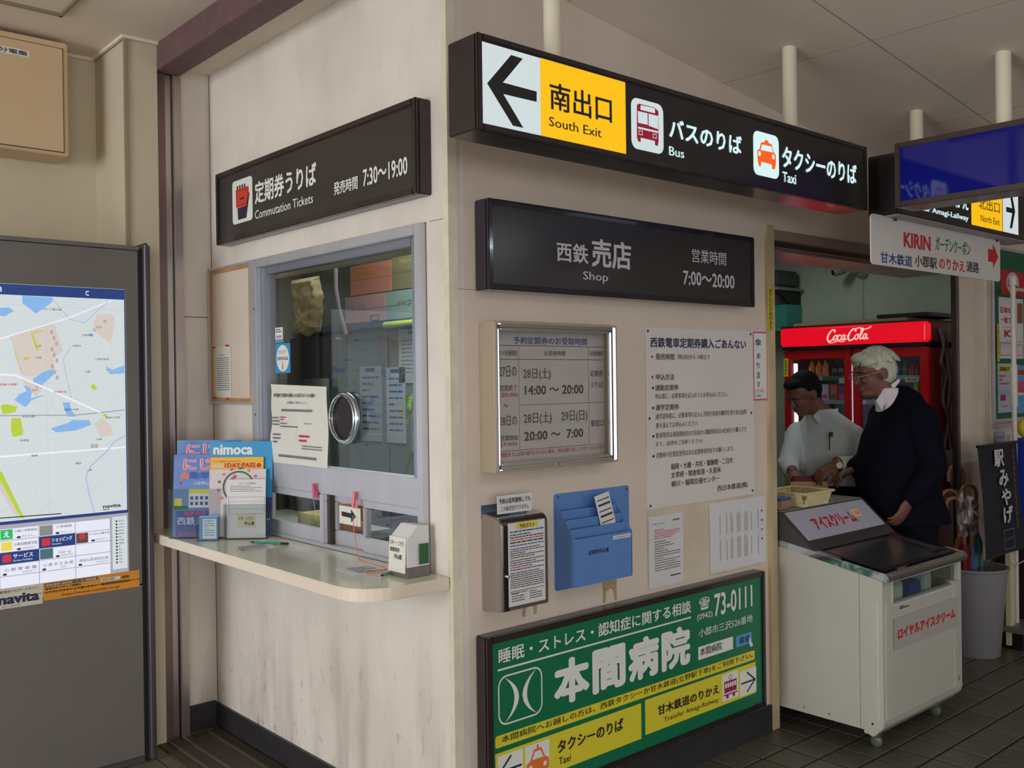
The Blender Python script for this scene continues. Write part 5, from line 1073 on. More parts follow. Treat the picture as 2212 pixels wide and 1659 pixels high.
for i, (y0, y1, z0, z1, rgb, lab) in enumerate(((1.80, 2.09, 1.54, 1.84, (214, 216, 218), 'upper pale sheet on the grey cupboard behind the glass'), (2.03, 2.22, 1.20, 1.63, (206, 210, 216), 'long pale sheet with a blue clip on the grey cupboard'), (1.74, 1.98, 1.15, 1.48, (190, 198, 214), 'lower bluish sheet at right on the grey cupboard'), (2.27, 2.5, 1.2, 1.64, (184, 188, 196), 'left pale sheet behind the speaking ring'))):
    o = rect(FO, -y1, -y0, z0, z1, mat('office_paper_%s' % 'abcd'[i], rgb, .7), None, -.052, .002, 'office_sheet'); tag(o, lab, 'paper')
    lines(FO, -y1+.03, -y0-.03, z0+.04, z1-.06, 9, BLUEP if i % 2 else GREYP, o, -.051, .25, 80+i)
    rect(FO, -(y0+y1)/2-.05, -(y0+y1)/2+.05, z1-.03, z1-.01, BLUEP, o, -.05, name='clip')
gp = thing('plant_cutting', 'small bright green plant sprig in the office at the right edge of the glass', 'plant', (1.15, 1.75, 1.3))
for k in range(5):
    c = Vector((1.17+.01*k, 1.88+.010*k, 1.40+.02*(k % 3))); MB().ell(c, .012, .022, .03, 8, 5).build('leaf', mat('leaf_green', (110, 170, 40), .5), gp, smooth=True)
MB().tube([(1.17, 1.90, 1.32), (1.18, 1.90, 1.42)], .004, 6).build('stem', MATS['leaf_green'], gp)
# monitor, bag, pipe at left
t = thing('office_monitor', 'large black monitor standing in the dark left part of the office', 'monitor', (0.56, 1.8, 1.36))
MB().wbox(0.52, 0.60, 1.57, 2.05, 1.42, 1.775).build('housing', mat('monitor_black', (26, 27, 32), .15, coat=.4), t, bevel=.02, bseg=3)
MB().wbox(0.53, 0.60, 1.6, 1.9, 1.36, 1.42).build('stand', BLACK, t)
cbn = MB().wbox(0.45, 0.62, 1.60, 2.4, 0.0, 1.36).build('dark_cabinet', mat('cabinet_black', (34, 33, 34), .5), None, bevel=.006); tag(cbn, 'dark low cabinet carrying the black monitor inside the office', 'cabinet')
mb = MB(); rg_ = random.Random(21); NX, NZ = 9, 12
for side in (0, 1):
    for j in range(NZ+1):
        for i in range(NX+1):
            f = i/NX; g = j/NZ; wl_ = 1.895-.02*math.sin(g*5)+rg_.uniform(-.006, .006); wr_ = 1.625+.018*math.sin(g*7+1)+rg_.uniform(-.006, .006)
            z = 1.785+.275*g+.012*math.sin(f*9)*(1-g)
            edge = i in (0, NX) or j in (0, NZ)
            mb.v.append(Vector((.49 if edge else (.475-rg_.uniform(0, .016)-.012*math.sin(f*3.1) if side == 0 else .51), wl_+(wr_-wl_)*f, z)))
K = (NX+1)*(NZ+1)
for side in (0, 1):
    for j in range(NZ):
        for i in range(NX):
            k = side*K+j*(NX+1)+i; q_ = (k, k+1, k+NX+2, k+NX+1); mb.f.append(q_ if side == 0 else q_[::-1])
o = mb.build('paper_bag', mat('brown_paper_bag', (150, 132, 92), .8, noise=.35, nscale=9, bump=.9, bscale=14), None, bevel=.003); tag(o, 'crumpled brown paper bag hanging inside the office window', 'bag')
o = MB().tube([(0.56, 1.61, 2.6), (0.56, 1.61, 2.0), (0.57, 1.60, 1.90), (0.60, 1.59, 1.78)], .009, 8).build('grey_pipe', GREYM, None, smooth=True); tag(o, 'thin grey pipe rising beside the brown paper bag', 'pipe')
o = MB().lathe((0.17, 0.1, 2.045), [(0.035, 0), (0.035, 1.55)], 14, (0, 1, 0)).build('rolled_blind', mat('blind_cream', (170, 154, 122), .7, noise=.2, nscale=12), None, smooth=True); tag(o, 'rolled cream blind along the top inside the ticket window', 'blind')
t = thing('office_added_lamp', 'added fluorescent tube in the office in place of a lamp reflection at the top right of the glass', 'lamp', (1.3, 2.2, 2.4))  # added tube stands in for a reflected streak on the glass
MB().lathe((0.75, 2.1, 2.43), [(0.016, 0), (0.016, 1.0)], 12, (1, 0, 0)).build('tube', mat('tube_glow', (255, 250, 230), .4, emit=1.6), t, smooth=True)
MB().wbox(0.72, 1.69, 2.06, 2.14, 2.45, 2.49).build('reflector', mat('lamp_tray', (180, 172, 150), .5), t)
MB().wbox(1.2, 1.24, 2.08, 2.12, 2.49, 2.62).build('hanger', GREYM, t)
area('office_fill_light', (0.9, 1.4, 2.58), (0.9, 1.5, 0), 1.2, 0.6, 30, (0.97, 0.99, 1.0))  # added fill, set apart from the tube, to brighten the interior
# desk seen through the lower panes
o = MB().wbox(0.062, 0.44, 0.06, 1.9, 0.90, 0.925).build('office_desk', mat('desk_top', (150, 156, 140), .5), None); tag(o, 'office desk just inside the low sliding windows', 'desk')
MB().wbox(0.40, 0.44, 0.06, 1.9, 0.0, 0.90).build('modesty_panel', GREYD, o)
for (x0, x1, y0, y1, z1, m_, nm_, lab) in ((0.12, 0.30, 1.02, 1.22, 1.005, mat('dull_yellow_box', (186, 170, 90), .6), 'file_tray', 'yellow file tray on the desk behind the left low pane'), (0.15, 0.26, 0.92, 1.0, 1.06, mat('orange_box', (196, 110, 60), .6), 'orange_carton', 'small orange carton behind the left low pane'),
    (0.12, 0.3, 0.60, 0.78, 0.965, mat('dark_case', (44, 44, 50), .4), 'dark_pouch', 'dark flat case on the desk behind the arrow sign'), (0.14, 0.38, 0.25, 0.60, 0.95, mat('slate_machine', (70, 72, 100), .3), 'card_printer', 'slate coloured card machine behind the right low pane')):
    o = MB().wbox(x0, x1, y0, y1, 0.926, z1).build(nm_, m_, None, bevel=.006); tag(o, lab, nm_.replace('_', ' '))
# ------------------------------------------------------------------ red drinks cooler
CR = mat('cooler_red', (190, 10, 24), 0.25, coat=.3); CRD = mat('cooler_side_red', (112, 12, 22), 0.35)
FX = 3.60; y0f, y1f = 0.150, 1.105; FF = Fr((FX, 0, 0), (0, -1, 0))
t = thing('drinks_cooler', 'tall red double door glass drinks cooler with a lit Coca-Cola header', 'cooler', (3.9, 0.63, 0))
mb = MB()
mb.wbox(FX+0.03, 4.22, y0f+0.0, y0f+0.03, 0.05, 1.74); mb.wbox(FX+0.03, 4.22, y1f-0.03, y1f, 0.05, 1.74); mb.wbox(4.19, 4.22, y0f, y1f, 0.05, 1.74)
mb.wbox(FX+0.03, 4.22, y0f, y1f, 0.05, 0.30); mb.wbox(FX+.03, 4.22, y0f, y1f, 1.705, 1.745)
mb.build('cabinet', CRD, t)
MB().wbox(4.17, 4.188, y0f+.03, y1f-.03, 0.30, 1.70).build('inner_back', mat('cooler_inside', (120, 128, 140), .4), t)
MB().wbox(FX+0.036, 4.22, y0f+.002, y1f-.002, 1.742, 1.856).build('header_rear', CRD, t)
MB().wbox(FX-0.045, FX+0.035, y0f-.002, y1f+.002, 1.738, 1.856).build('header_box', mat('header_red_lit', (235, 6, 34), .25, emit=.85, coat=.5), t, bevel=.012, bseg=3)
MB().wbox(FX-0.035, 4.22, y0f, y1f, 1.857, 1.868).build('top_panel', mat('dark_top', (46, 20, 24), .5), t)
MB().wbox(FX-0.03, FX+.03, y0f+.01, y1f-.01, 1.715, 1.738).build('shadow_gap', BLACK, t)
for (a, b) in ((y0f+.005, 0.620), (0.632, y1f-.005)):
    dr = thing('door', '', '', (FX, (a+b)/2, 0.3)); del dr['label']; del dr['category']
    dr.parent = t; dr.matrix_parent_inverse = Matrix.Translation(-t.location)
    def pt(nm_, *bx, m=CR, bv=.004):
        q = MB().wbox(*bx).build(nm_, m, None, bevel=bv); q.parent = dr; q.matrix_parent_inverse = Matrix.Translation(-dr.location); return q
    w = 0.046
    pt('door_stile', FX-.012, FX+.028, a, a+w, .30, 1.712); pt('door_stile', FX-.012, FX+.028, b-w, b, .30, 1.712)
    pt('door_rail', FX-.012, FX+.028, a+w, b-w, 1.655, 1.712); pt('door_rail', FX-.012, FX+.028, a+w, b-w, .30, .37)
    pt('door_glass', FX+.004, FX+.008, a+w, b-w, .37, 1.655, m=glass('cooler_glass', (.9, .93, .96), 0, .1), bv=0)
for k in range(4):
    z = (1.545, 1.395, 1.20, 0.95)[k]
    MB().wbox(FX+.06, 4.16, y0f+.035, y1f-.035, z-.008, z).build('shelf', mat('shelf_wire_white', (170, 178, 186), .4), t)
    MB().wbox(FX+.052, FX+.06, y0f+.035, y1f-.035, z-.024, z+.002).build('price_rail', mat('price_rail', (150, 170, 176), .3), t)
MB().wbox(FX+.05, FX+.052, 0.72, 0.86, 1.522, 1.545).build('price_card', GRN, t)
MB().wbox(FX+.049, FX+.052, 0.69, 0.745, 1.500, 1.535).build('price_card', PAPERW, t)
MB().wbox(FX+.049, FX+.052, 0.235, 0.32, 1.505, 1.535).build('price_card', mat('price_cream', (228, 206, 160), .6), t)
text(FF, '¥150', -.305, -.25, 1.512, 1.528, BLUEP, t, 2, -.047)
for k, y in enumerate((1.052, 0.618)): MB().lathe((FX+.05, y, .45), [(0.012, 0), (0.012, 1.18)], 12).build('light_tube', mat('cooler_tube_glow', (225, 235, 255), .4, emit=5), t, smooth=True)
BOT = {'o': mat('orange_juice', (226, 120, 40), .15, emit=.12), 'd': mat('cola_dark', (60, 24, 26), .12), 'c': mat('blue_bottle', (80, 110, 130), .12), 'r': mat('red_can', (176, 40, 40), .2)}
def bottle(x, y, z, r, h, m, capm, label, grp):
    b = thing('bottle', label, 'bottle', (x, y, z), grp)
    MB().lathe((x, y, z), [(r*.9, 0), (r, h*.06), (r, h*.58), (r*.82, h*.68), (r*.42, h*.84), (r*.36, h*.90)], 16).build('body', m, b, smooth=True)
    MB().lathe((x, y, z+h*.90), [(r*.42, 0), (r*.42, h*.1)], 12).build('cap', capm, b, smooth=True)
    MB().lathe((x, y, z+h*.25), [(r*1.02, 0), (r*1.02, h*.25)], 16, close=False).build('wrap', mat('bottle_wrap', (230, 150, 70), .4) if m is BOT['o'] else GREYP, b)
    return b
for k, y in enumerate((0.965, 0.915, 0.868)): bottle(FX+.10, y, 1.546, .019, .105, BOT['o'], GRN, ('leftmost', 'middle', 'rightmost')[k]+' of the three orange juice bottles with green caps in the cooler', 'orange juice bottles in the left cooler door')
for k, y in enumerate((0.800, 0.757)): bottle(FX+.10, y, 1.546, .019, .10, BOT['d'], BLACK, ('left', 'right')[k]+' one of the two dark bottles beside the orange juice bottles', 'dark bottles in the left cooler door')
bottle(FX+.10, 0.705, 1.546, .022, .105, BOT['c'], WHITE, 'blue bottle at the right end of the top left cooler shelf', None)
for k, y in enumerate((0.50, 0.45, 0.40, 0.35)): bottle(FX+.12, y, 1.546, .020, .10, BOT['c'], BLUEP, ('leftmost', 'second from left', 'third from left', 'rightmost')[k]+' of four blue bottles behind the right cooler door', 'blue bottles in the right cooler door')
for k, y in enumerate((0.30, 0.262, 0.225)):
    o = MB().lathe((FX+.10, y, 1.546), [(0.014, 0), (.018, .004), (.018, .06), (.014, .066)], 14).build('drink_can', BOT['r'], None, smooth=True); tag(o, ('leftmost', 'middle', 'rightmost')[k]+' of three red drink cans behind the right cooler door', 'can', 'red cans in the right cooler door')
for k, (y, c) in enumerate(((0.86, (200, 190, 196)), (0.80, (216, 92, 60)), (0.745, (118, 60, 120)), (0.695, (200, 150, 100)))):
    o = MB().wbox(FX+.075, FX+.12, y-.024, y+.024, 1.396, 1.495).build('juice_carton', mat('carton_c%s' % 'abcd'[k], c, .5), None, bevel=.003)
    tag(o, ('white', 'red orange', 'purple', 'tan')[k]+' juice carton on the second shelf of the left cooler door', 'carton')
    rect(FF, -y-.018, -y+.018, 1.405, 1.43, GRN if k % 2 else PINK, o, -.0735, .001, 'printed_fruit', r=.008)
for k, y in enumerate((0.27, 0.235)):
    o = MB().lathe((FX+.10, y, 1.396), [(.017, 0), (.017, .10), (.012, .105)], 12).build('drink_bottle', mat('pink_yellow_%d' % k, ((216, 200, 60), (190, 60, 130))[k], .4), None, smooth=True); tag(o, ('yellow', 'magenta')[k]+' bottle on the second shelf of the right cooler door', 'bottle')
# script on the header: letters leaning, joined by a ribbon
FH = Fr((FX-.047, 0, 0), (0, -1, 0)); CP = mat('header_script', (255, 206, 190), .4, emit=.95)
FHs = Fr(FH.p(0, 0, 0), (0, -1, 0), (0, -0.28, 1))
def sc(pts, w, nm_='script_letter'):   # pts in header units: 0..10 across, 0..3 up
    P = [Vector((x, y)) for x, y in pts]; out = []
    for i in range(len(P)-1):
        p0 = P[max(i-1, 0)]; p1 = P[i]; p2 = P[i+1]; p3 = P[min(i+2, len(P)-1)]
        for k in range(5):
            q = k/5; out.append(0.5*((2*p1)+(p2-p0)*q+(2*p0-5*p1+4*p2-p3)*q*q+(3*p1-p0-3*p2+p3)*q**3))
    out.append(P[-1]); mb = MB(); n = len(out)
    for i in range(n-1):
        t_ = (out[i+1]-out[i]);
        if t_.length < 1e-6: continue
        t_.normalize(); nn = Vector((-t_.y, t_.x)); w0 = w*(.45+.55*abs(t_.y)); 
        q = [out[i]-nn*w0-t_*.04, out[i+1]-nn*w0+t_*.04, out[i+1]+nn*w0+t_*.04, out[i]+nn*w0-t_*.04]
        mb.flat(FH, [(-0.768+v.x*.0305+.004*(v.y-1), 1.752+v.y*.0300) for v in q], .0015+i*1e-6)
    return mb.build(nm_, CP, t)
def C_(x): return [(x+1.55, 2.15), (x+1.5, 2.6), (x+1.0, 2.65), (x+.35, 1.9), (x+.1, 1.0), (x+.45, .35), (x+1.1, .55), (x+1.6, 1.0)]
def o_(x): return [(x+.5, 1.55), (x+.12, 1.2), (x+.15, .65), (x+.5, .5), (x+.78, .9), (x+.75, 1.4), (x+.5, 1.55), (x+1.0, 1.5)]
def c_(x): return [(x+.75, 1.35), (x+.5, 1.58), (x+.12, 1.15), (x+.2, .6), (x+.6, .5), (x+.95, .85)]
def a_(x): return [(x+.75, 1.4), (x+.45, 1.58), (x+.12, 1.1), (x+.2, .6), (x+.5, .6), (x+.8, 1.5), (x+.75, .75), (x+.95, .5), (x+1.15, .8)]
for p, w in ((C_(0), .14), (o_(1.35), .10), (c_(2.25), .10), (a_(3.1), .10), (C_(4.55), .14), (o_(6.0), .10), ([(7.1, .9), (7.6, 1.9), (7.65, 2.65), (7.4, 2.6), (7.25, 1.6), (7.2, .75), (7.45, .55), (7.7, .8)], .10), (a_(7.75), .10),
             ([(.35, .35), (.8, .02), (1.8, .15), (2.6, .35), (3.3, .15), (3.9, .3)], .11), ([(6.0, 2.5), (6.8, 2.85), (7.6, 2.5), (8.6, 2.6), (9.3, 2.95)], .13), ([(4.25, 1.3), (4.7, 1.3)], .10)): sc(p, w*1.35)
# yellow stickers, cable on the side
ys = rect(FF, -1.100, -1.066, 1.548, 1.665, YEL, None, .0145, .001, 'yellow_sticker'); tag(ys, 'narrow yellow sticker at the upper left of the cooler door', 'sticker'); vtext(FF, 'お取り扱い', -1.094, -1.072, 1.555, 1.66, INK, ys, 1, .0152)
rs = MB().wbox(FX-.0155, FX-.0135, .175, .215, 1.24, 1.33).build('red_sticker', RED, None); tag(rs, 'bright red patch on the right edge of the cooler', 'sticker')
cdc = mat('grey_cable', (120, 112, 112), .5)
cord('power_cable', 'grey cable hanging in loops on the dark side of the cooler', [(3.72, .143, 1.82), (3.76, .138, 1.72), (3.73, .14, 1.62), (3.78, .135, 1.55), (3.745, .14, 1.40), (3.80, .135, 1.28), (3.755, .14, 1.12), (3.79, .14, .98), (3.84, .14, .86)], .010, cdc, 'cable')
cord('power_cable', 'second thinner cable beside the looped cable on the cooler side', [(3.80, .143, 1.80), (3.84, .138, 1.62), (3.87, .138, 1.50), (3.83, .14, 1.3), (3.87, .14, 1.1)], .007, cdc, 'cable')
o = MB().wbox(3.64, 4.1, .30, 1.06, 1.869, 1.889).build('flat_cardboard', mat('brown_cardboard', (150, 122, 88), .8), None); tag(o, 'flattened brown cardboard lying on top of the red cooler', 'cardboard')
o = MB().wbox(3.66, 4.15, .18, .50, 1.892, 1.915).build('black_tray', BLACK, None, bevel=.004); tag(o, 'black flat tray on top of the cooler at its right end', 'tray')

# wall shelf, box, camera in the shop
t = thing('wall_shelf', 'grey wall shelf with a black underside at the upper left of the shop', 'shelf', (4.2, 1.6, 2.13))
MB().wbox(3.95, 4.296, 1.38, 2.3, 2.155, 2.175).build('board', mat('shelf_grey_green', (130, 138, 126), .6), t, bevel=.003)
for y in (1.42, 2.0): MB().prism(Fr((0, y, 0), (1, 0, 0)), [(4.296, 2.154), (4.0, 2.154), (4.296, 1.98)], -.01, .01).build('bracket', BLACK, t)
o = MB().wbox(3.98, 4.28, 1.40, 1.75, 2.176, 2.30).build('dark_parcel', mat('slate_parcel', (70, 78, 76), .6), None, bevel=.02); tag(o, 'dark parcel on the wall shelf', 'parcel')
o = MB().wbox(3.96, 3.979, 1.60, 1.72, 2.176, 2.215).build('yellow_pack', YEL, None, bevel=.004); tag(o, 'small yellow pack in front of the dark parcel', 'pack')
o = MB().wbox(4.10, 4.296, 1.40, 1.80, 1.90, 2.06).build('teal_box', mat('teal_box', (60, 150, 140), .6), None, bevel=.004); tag(o, 'teal box under the wall shelf', 'box'); MB().wbox(4.099, 4.10, 1.52, 1.70, 1.91, 2.03).build('white_panel', PAPER, o)
o = MB().wbox(4.05, 4.296, 1.36, 2.4, 1.87, 1.897).build('lower_shelf', MATS['shelf_grey_green'], None); tag(o, 'lower grey green shelf carrying the teal box', 'shelf')
t = thing('security_camera', 'small white security camera on a bracket high on the green wall', 'camera', (4.29, 0.95, 2.27))
MB().lathe((4.296, .93, 2.25), [(.045, 0), (.040, .012), (.02, .03)], 20, (-1, 0, 0)).build('wall_base', mat('camera_white', (150, 152, 140), .4), t, smooth=True)
MB().tube([(4.27, .93, 2.25), (4.20, .95, 2.29), (4.16, 1.0, 2.285)], .010, 8).build('bracket_arm', MATS['camera_white'], t, smooth=True)
MB().lathe((4.19, 1.0, 2.275), [(.026, 0), (.030, .01), (.030, .08), (.022, .09)], 18, (-.75, .5, -.25)).build('body', MATS['camera_white'], t, smooth=True)
MB().lathe(Vector((4.19, 1.0, 2.275))+Vector((-.75, .5, -.25)).normalized()*.088, [(.020, 0), (.018, .006)], 16, (-.75, .5, -.25)).build('lens', BLACK, t)

# ------------------------------------------------------------------ ice cream freezer
FW_ = mat('freezer_white', (190, 187, 176), 0.3, noise=.05, nscale=3, coat=.25)
t = thing('ice_cream_freezer', 'white ice cream chest freezer with a sloping glass lid beside the front wall', 'freezer', (2.17, -0.2, 0))
FXs = Fr((1.81, 0, 0), (0, -1, 0))  # a=-y b=z outward -x
prof = [(-.28, .095), (.455, .095), (.487, .135), (.487, .700), (.487, .715), (-.015, .805), (-.28, .805)]
zs0, zs1 = .608, .704
mb = MB()
# hollow tub: side walls, back, floor, front with a window
for a_x in (0.0, -0.69): mb.prism(FXs, prof, a_x-.03, a_x)
mb.wbox(1.84, 2.50, .25, .28, .095, .805); mb.wbox(1.84, 2.50, -.455, .25, .095, .30)
mb.wbox(1.84, 2.50, -.487, -.455, .130, zs0); mb.wbox(1.84, 2.50, -.487, -.455, zs1, .712); mb.wbox(1.84, 1.90, -.487, -.455, zs0, zs1); mb.wbox(2.495, 2.50, -.487, -.455, zs0, zs1)
body_ = mb.build('tub', FW_, t, bevel=.0)
# rounded front corners
for x in (1.81, 2.53):
    s = 1 if x < 2 else -1
    mb = MB(); cx0 = x+s*.028; pts = [(cx0+s*.06, -.4885), (cx0+s*.06, -.46)]
    arc = [(cx0-s*.0295*math.sin(math.radians(q)), -.460-.0295*math.cos(math.radians(q))) for q in range(0, 91, 15)]
    poly = [(cx0+s*.05, -.4892)]+arc+[(x-s*.0012, -.40), (cx0+s*.02, -.40), (cx0+s*.05, -.46)]
    if s > 0: poly = poly[::-1]
    mb.prism(WORLD, poly, .135 if True else 0, .622 if s > 0 else .622); mb.build('corner_post', FW_, t, smooth=True)
mb = MB(); mb.prism(FXs, [(.42, .080), (.44, .072), (.482, .115), (.492, .150), (.40, .150), (.40, .080)], -.722, .002); mb.build('bumper', FW_, t, bevel=.004)
MB().prism(FXs, [(.385, .10), (.388, .10), (.388, .74), (.385, .74)], .0, .0006).build('side_seam', mat('side_seam', (150, 140, 120), .7), t)
# inside
MB().wbox(1.842, 2.498, -.453, .248, .301, .32).build('liner_floor', mat('liner_grey', (196, 204, 192), .4), t)
for (x0, x1, y0_, y1_, z1, m_, lab) in ((1.93, 2.08, -.44, -.30, .67, WHITE, 'white'), (2.12, 2.24, -.44, -.32, .655, BLUEP, 'blue'), (2.26, 2.34, -.44, -.30, .68, PAPER, 'pale'), (1.95, 2.2, -.2, .0, .55, mat('brown_pack', (100, 80, 66), .5), 'brown')):
    o = MB().wbox(x0, x1, y0_, y1_, .325, z1).build('ice_cream_pack', m_, None, bevel=.006); tag(o, lab+' ice cream pack inside the chest freezer', 'pack')
MB().wbox(1.902, 2.494, -.472, -.468, zs0, zs1).build('front_window', glass('freezer_glass', (.8, .86, .84), .02, .2), t)
frame4(Fr((0, -.487, 0), (1, 0, 0)), 1.885, 2.510, zs0-.012, zs1+.006, .012, -.004, .002, mat('window_gasket', (200, 200, 190), .3), t, 'window_trim', .003)
# chrome rim and lid
mb = MB(); mb.prism(FXs, [(-.02, .806), (.515, .712), (.518, .732), (.50, .748), (-.02, .834)], -.035, .006); rimL = mb.build('chrome_rim', CHROME, t, bevel=.004)
mb = MB(); mb.prism(FXs, [(-.02, .806), (.515, .712), (.518, .732), (.50, .748), (-.02, .834)], -.726, -.690); mb.build('chrome_rim', CHROME, t, bevel=.004)
mb = MB(); mb.prism(FXs, [(.475, .719), (.515, .712), (.518, .732), (.50, .748), (.475, .750)], -.690, -.035); mb.build('chrome_rim', CHROME, t, bevel=.003)
FLd = Fr((1.845, -.475, .748), (1, 0, 0), (0, .49, .083))
MB().box(FLd, .02, .625, .02, .40, -.006, -.002).build('lid_glass', glass('lid_glass', (.86, .9, .86), .22, .7), t)
frame4(FLd, 0, .648, 0, .43, .022, -.008, .004, mat('lid_frame', (40, 36, 40), .3), t, 'lid_bar', .002)
MB().box(FLd, .50, .60, .03, .045, .0, .012).build('lid_handle', BLACK, t, bevel=.003)
# hood with the display board
HD = mat('hood_grey', (66, 62, 64), .35)
mb = MB(); mb.prism(FXs, [(.185, .798), (.150, .828), (.018, .948), (-.28, .948), (-.28, .806), (.0, .806)], -.720, 0.0); mb.build('hood', HD, t, bevel=.004)
MB().wbox(1.83, 2.52, -.012, .275, .9485, .9525).build('hood_top', mat('hood_top_grey', (140, 138, 132), .35), t, bevel=.001)
sl = Vector((0, .132, .120)).normalized(); FP = Fr((1.81, -.150, .828), (1, 0, 0), sl)
pn = MB().box(FP, .025, .69, .012, .172, -.002, .0035).build('display_board', mat('board_grey_white', (176, 174, 190), .45), t)
text(FP, 'アイスクリーム', .150, .505, .052, .122, RED, pn, 6, .0042)
rect(FP, .515, .575, .080, .125, mat('price_orange', (238, 200, 160), .5), pn, .0044, .0008, 'price_tag'); text(FP, '150', .525, .565, .092, .112, ORANGE, pn, 2, .0052)
FFz = Fr((0, -.4885, 0), (1, 0, 0)); q = get(D['ice1'], '#panel')
ib = rect(FFz, q[0]-.0, min(q[1], 2.505), q[2], q[3], mat('label_grey', (170, 166, 158), .5), t, .0015, .0008, 'name_label')
q = [i for i in D['ice1'] if i[0][0] == 'ロ'][0]; text(FFz, q[0], q[1], q[2], q[3], q[4], RED, ib, 6, .0024)
lines(FFz, 1.952, 2.03, .578, .592, 2, INK, t, .001, .6, 91); lines(FFz, 2.485, 2.505, .165, .19, 3, INK, t, .001, .5, 92)
MB().prism(FXs, rrect(.11, .27, .108, .128, .004), 0, .0012).build('vent_plate', FW_, t)
for a in (.125, .245): MB().flat(FXs, [(a-.004, .122), (a+.004, .122), (a, .112)], .0016).build('vent_mark', INK, t)
MB().lathe((1.809, -.44, .128), [(.005, 0), (.005, .002)], 10, (-1, 0, 0)).build('screw', INK, t)
for (x, y) in ((1.905, -.405), (2.44, -.405), (1.905, .20), (2.44, .20)):
    c = MB(); c.lathe((x-.010, y, .024), [(.018, 0), (.024, .004), (.024, .016), (.018, .020)], 18, (1, 0, 0)); w_ = c.build('caster_wheel', mat('caster_rubber', (92, 98, 78), .4), t, smooth=True)
    MB().wbox(x-.015, x+.015, y-.018, y+.018, .040, .097).build('caster_fork', STEEL, w_, bevel=.004)
# baskets and small box on the hood
BK = mat('wicker', (222, 206, 158), .6, noise=.3, nscale=60, bump=.6, bscale=120)
def basket(x0, x1, y0_, y1_, z, h, fl, label):
    t = thing('basket', label, 'basket', ((x0+x1)/2, (y0_+y1_)/2, z))
    MB().wbox(x0, x1, y0_, y1_, z, z+.004).build('bottom', BK, t)
    rows = 6
    for sidx, (p, q) in enumerate((((x0, y0_), (x1, y0_)), ((x1, y0_), (x1, y1_)), ((x1, y1_), (x0, y1_)), ((x0, y1_), (x0, y0_)))):
        p = Vector((*p, 0)); q = Vector((*q, 0)); L = (q-p).length; nst = max(4, int(L/.024)); mb = MB()
        u = (q-p)/L; n = u.cross(Vector((0, 0, 1)))
        for r in range(rows):
            for s in range(nst):
                o_z = z+.004+r*h/rows; off = fl*(r+.5)/rows; bump_ = .003 if (r+s) % 2 else 0.0
                fr = Fr(p+n*(off+bump_), u); mb.box(fr, s*L/nst, (s+1)*L/nst, o_z, o_z+h/rows*.92, -.002, .002)
        o = mb.build('woven_side', BK, t); 
    pts = [Vector((x0-fl, y0_-fl, z+h)), Vector((x1+fl, y0_-fl, z+h)), Vector((x1+fl, y1_+fl, z+h)), Vector((x0-fl, y1_+fl, z+h)), Vector((x0-fl, y0_-fl, z+h))]
    mb = MB()
    for i in range(4): mb.tube([pts[i], pts[i+1]], .006, 8)
    mb.build('rim', BK, t, smooth=True)
    return t
basket(1.995, 2.195, -.02, .16, .954, .062, .022, 'cream woven basket on top of the freezer hood')
t = thing('small_box', 'small brown tub with a blue edge left of the woven basket', 'tub', (1.87, 0.03, .954))
MB().wbox(1.835, 1.925, .0, .09, .954, 1.002).build('tub', mat('tub_brown', (150, 120, 96), .4), t, bevel=.008)
MB().wbox(1.833, 1.927, -.002, .092, .998, 1.006).build('blue_rim', BLUEP, t, bevel=.002)
MB().wbox(1.926, 1.930, .004, .086, .960, 1.0).build('foil_side', CHROME, t)
# shop counter with paper bag and till
o = MB().wbox(1.80, 2.66, .34, .80, 0, .915).build('shop_counter', mat('counter_dark', (60, 50, 44), .5), None, bevel=.006); tag(o, 'dark shop counter behind the ice cream freezer', 'counter')
t = thing('till', 'pale cash register at the left end of the shop counter', 'cash register', (2.1, .62, .915))
MB().wbox(1.95, 2.22, .50, .74, .916, 1.02).build('base', mat('till_pale', (170, 180, 172), .5), t, bevel=.01)
mb = MB(); mb.prism(Fr((0, .72, 0), (1, 0, 0)), [(1.97, 1.02), (2.20, 1.02), (2.14, 1.14), (1.99, 1.16)], 0, .18); mb.build('display_hood', MATS['till_pale'], t, bevel=.008)

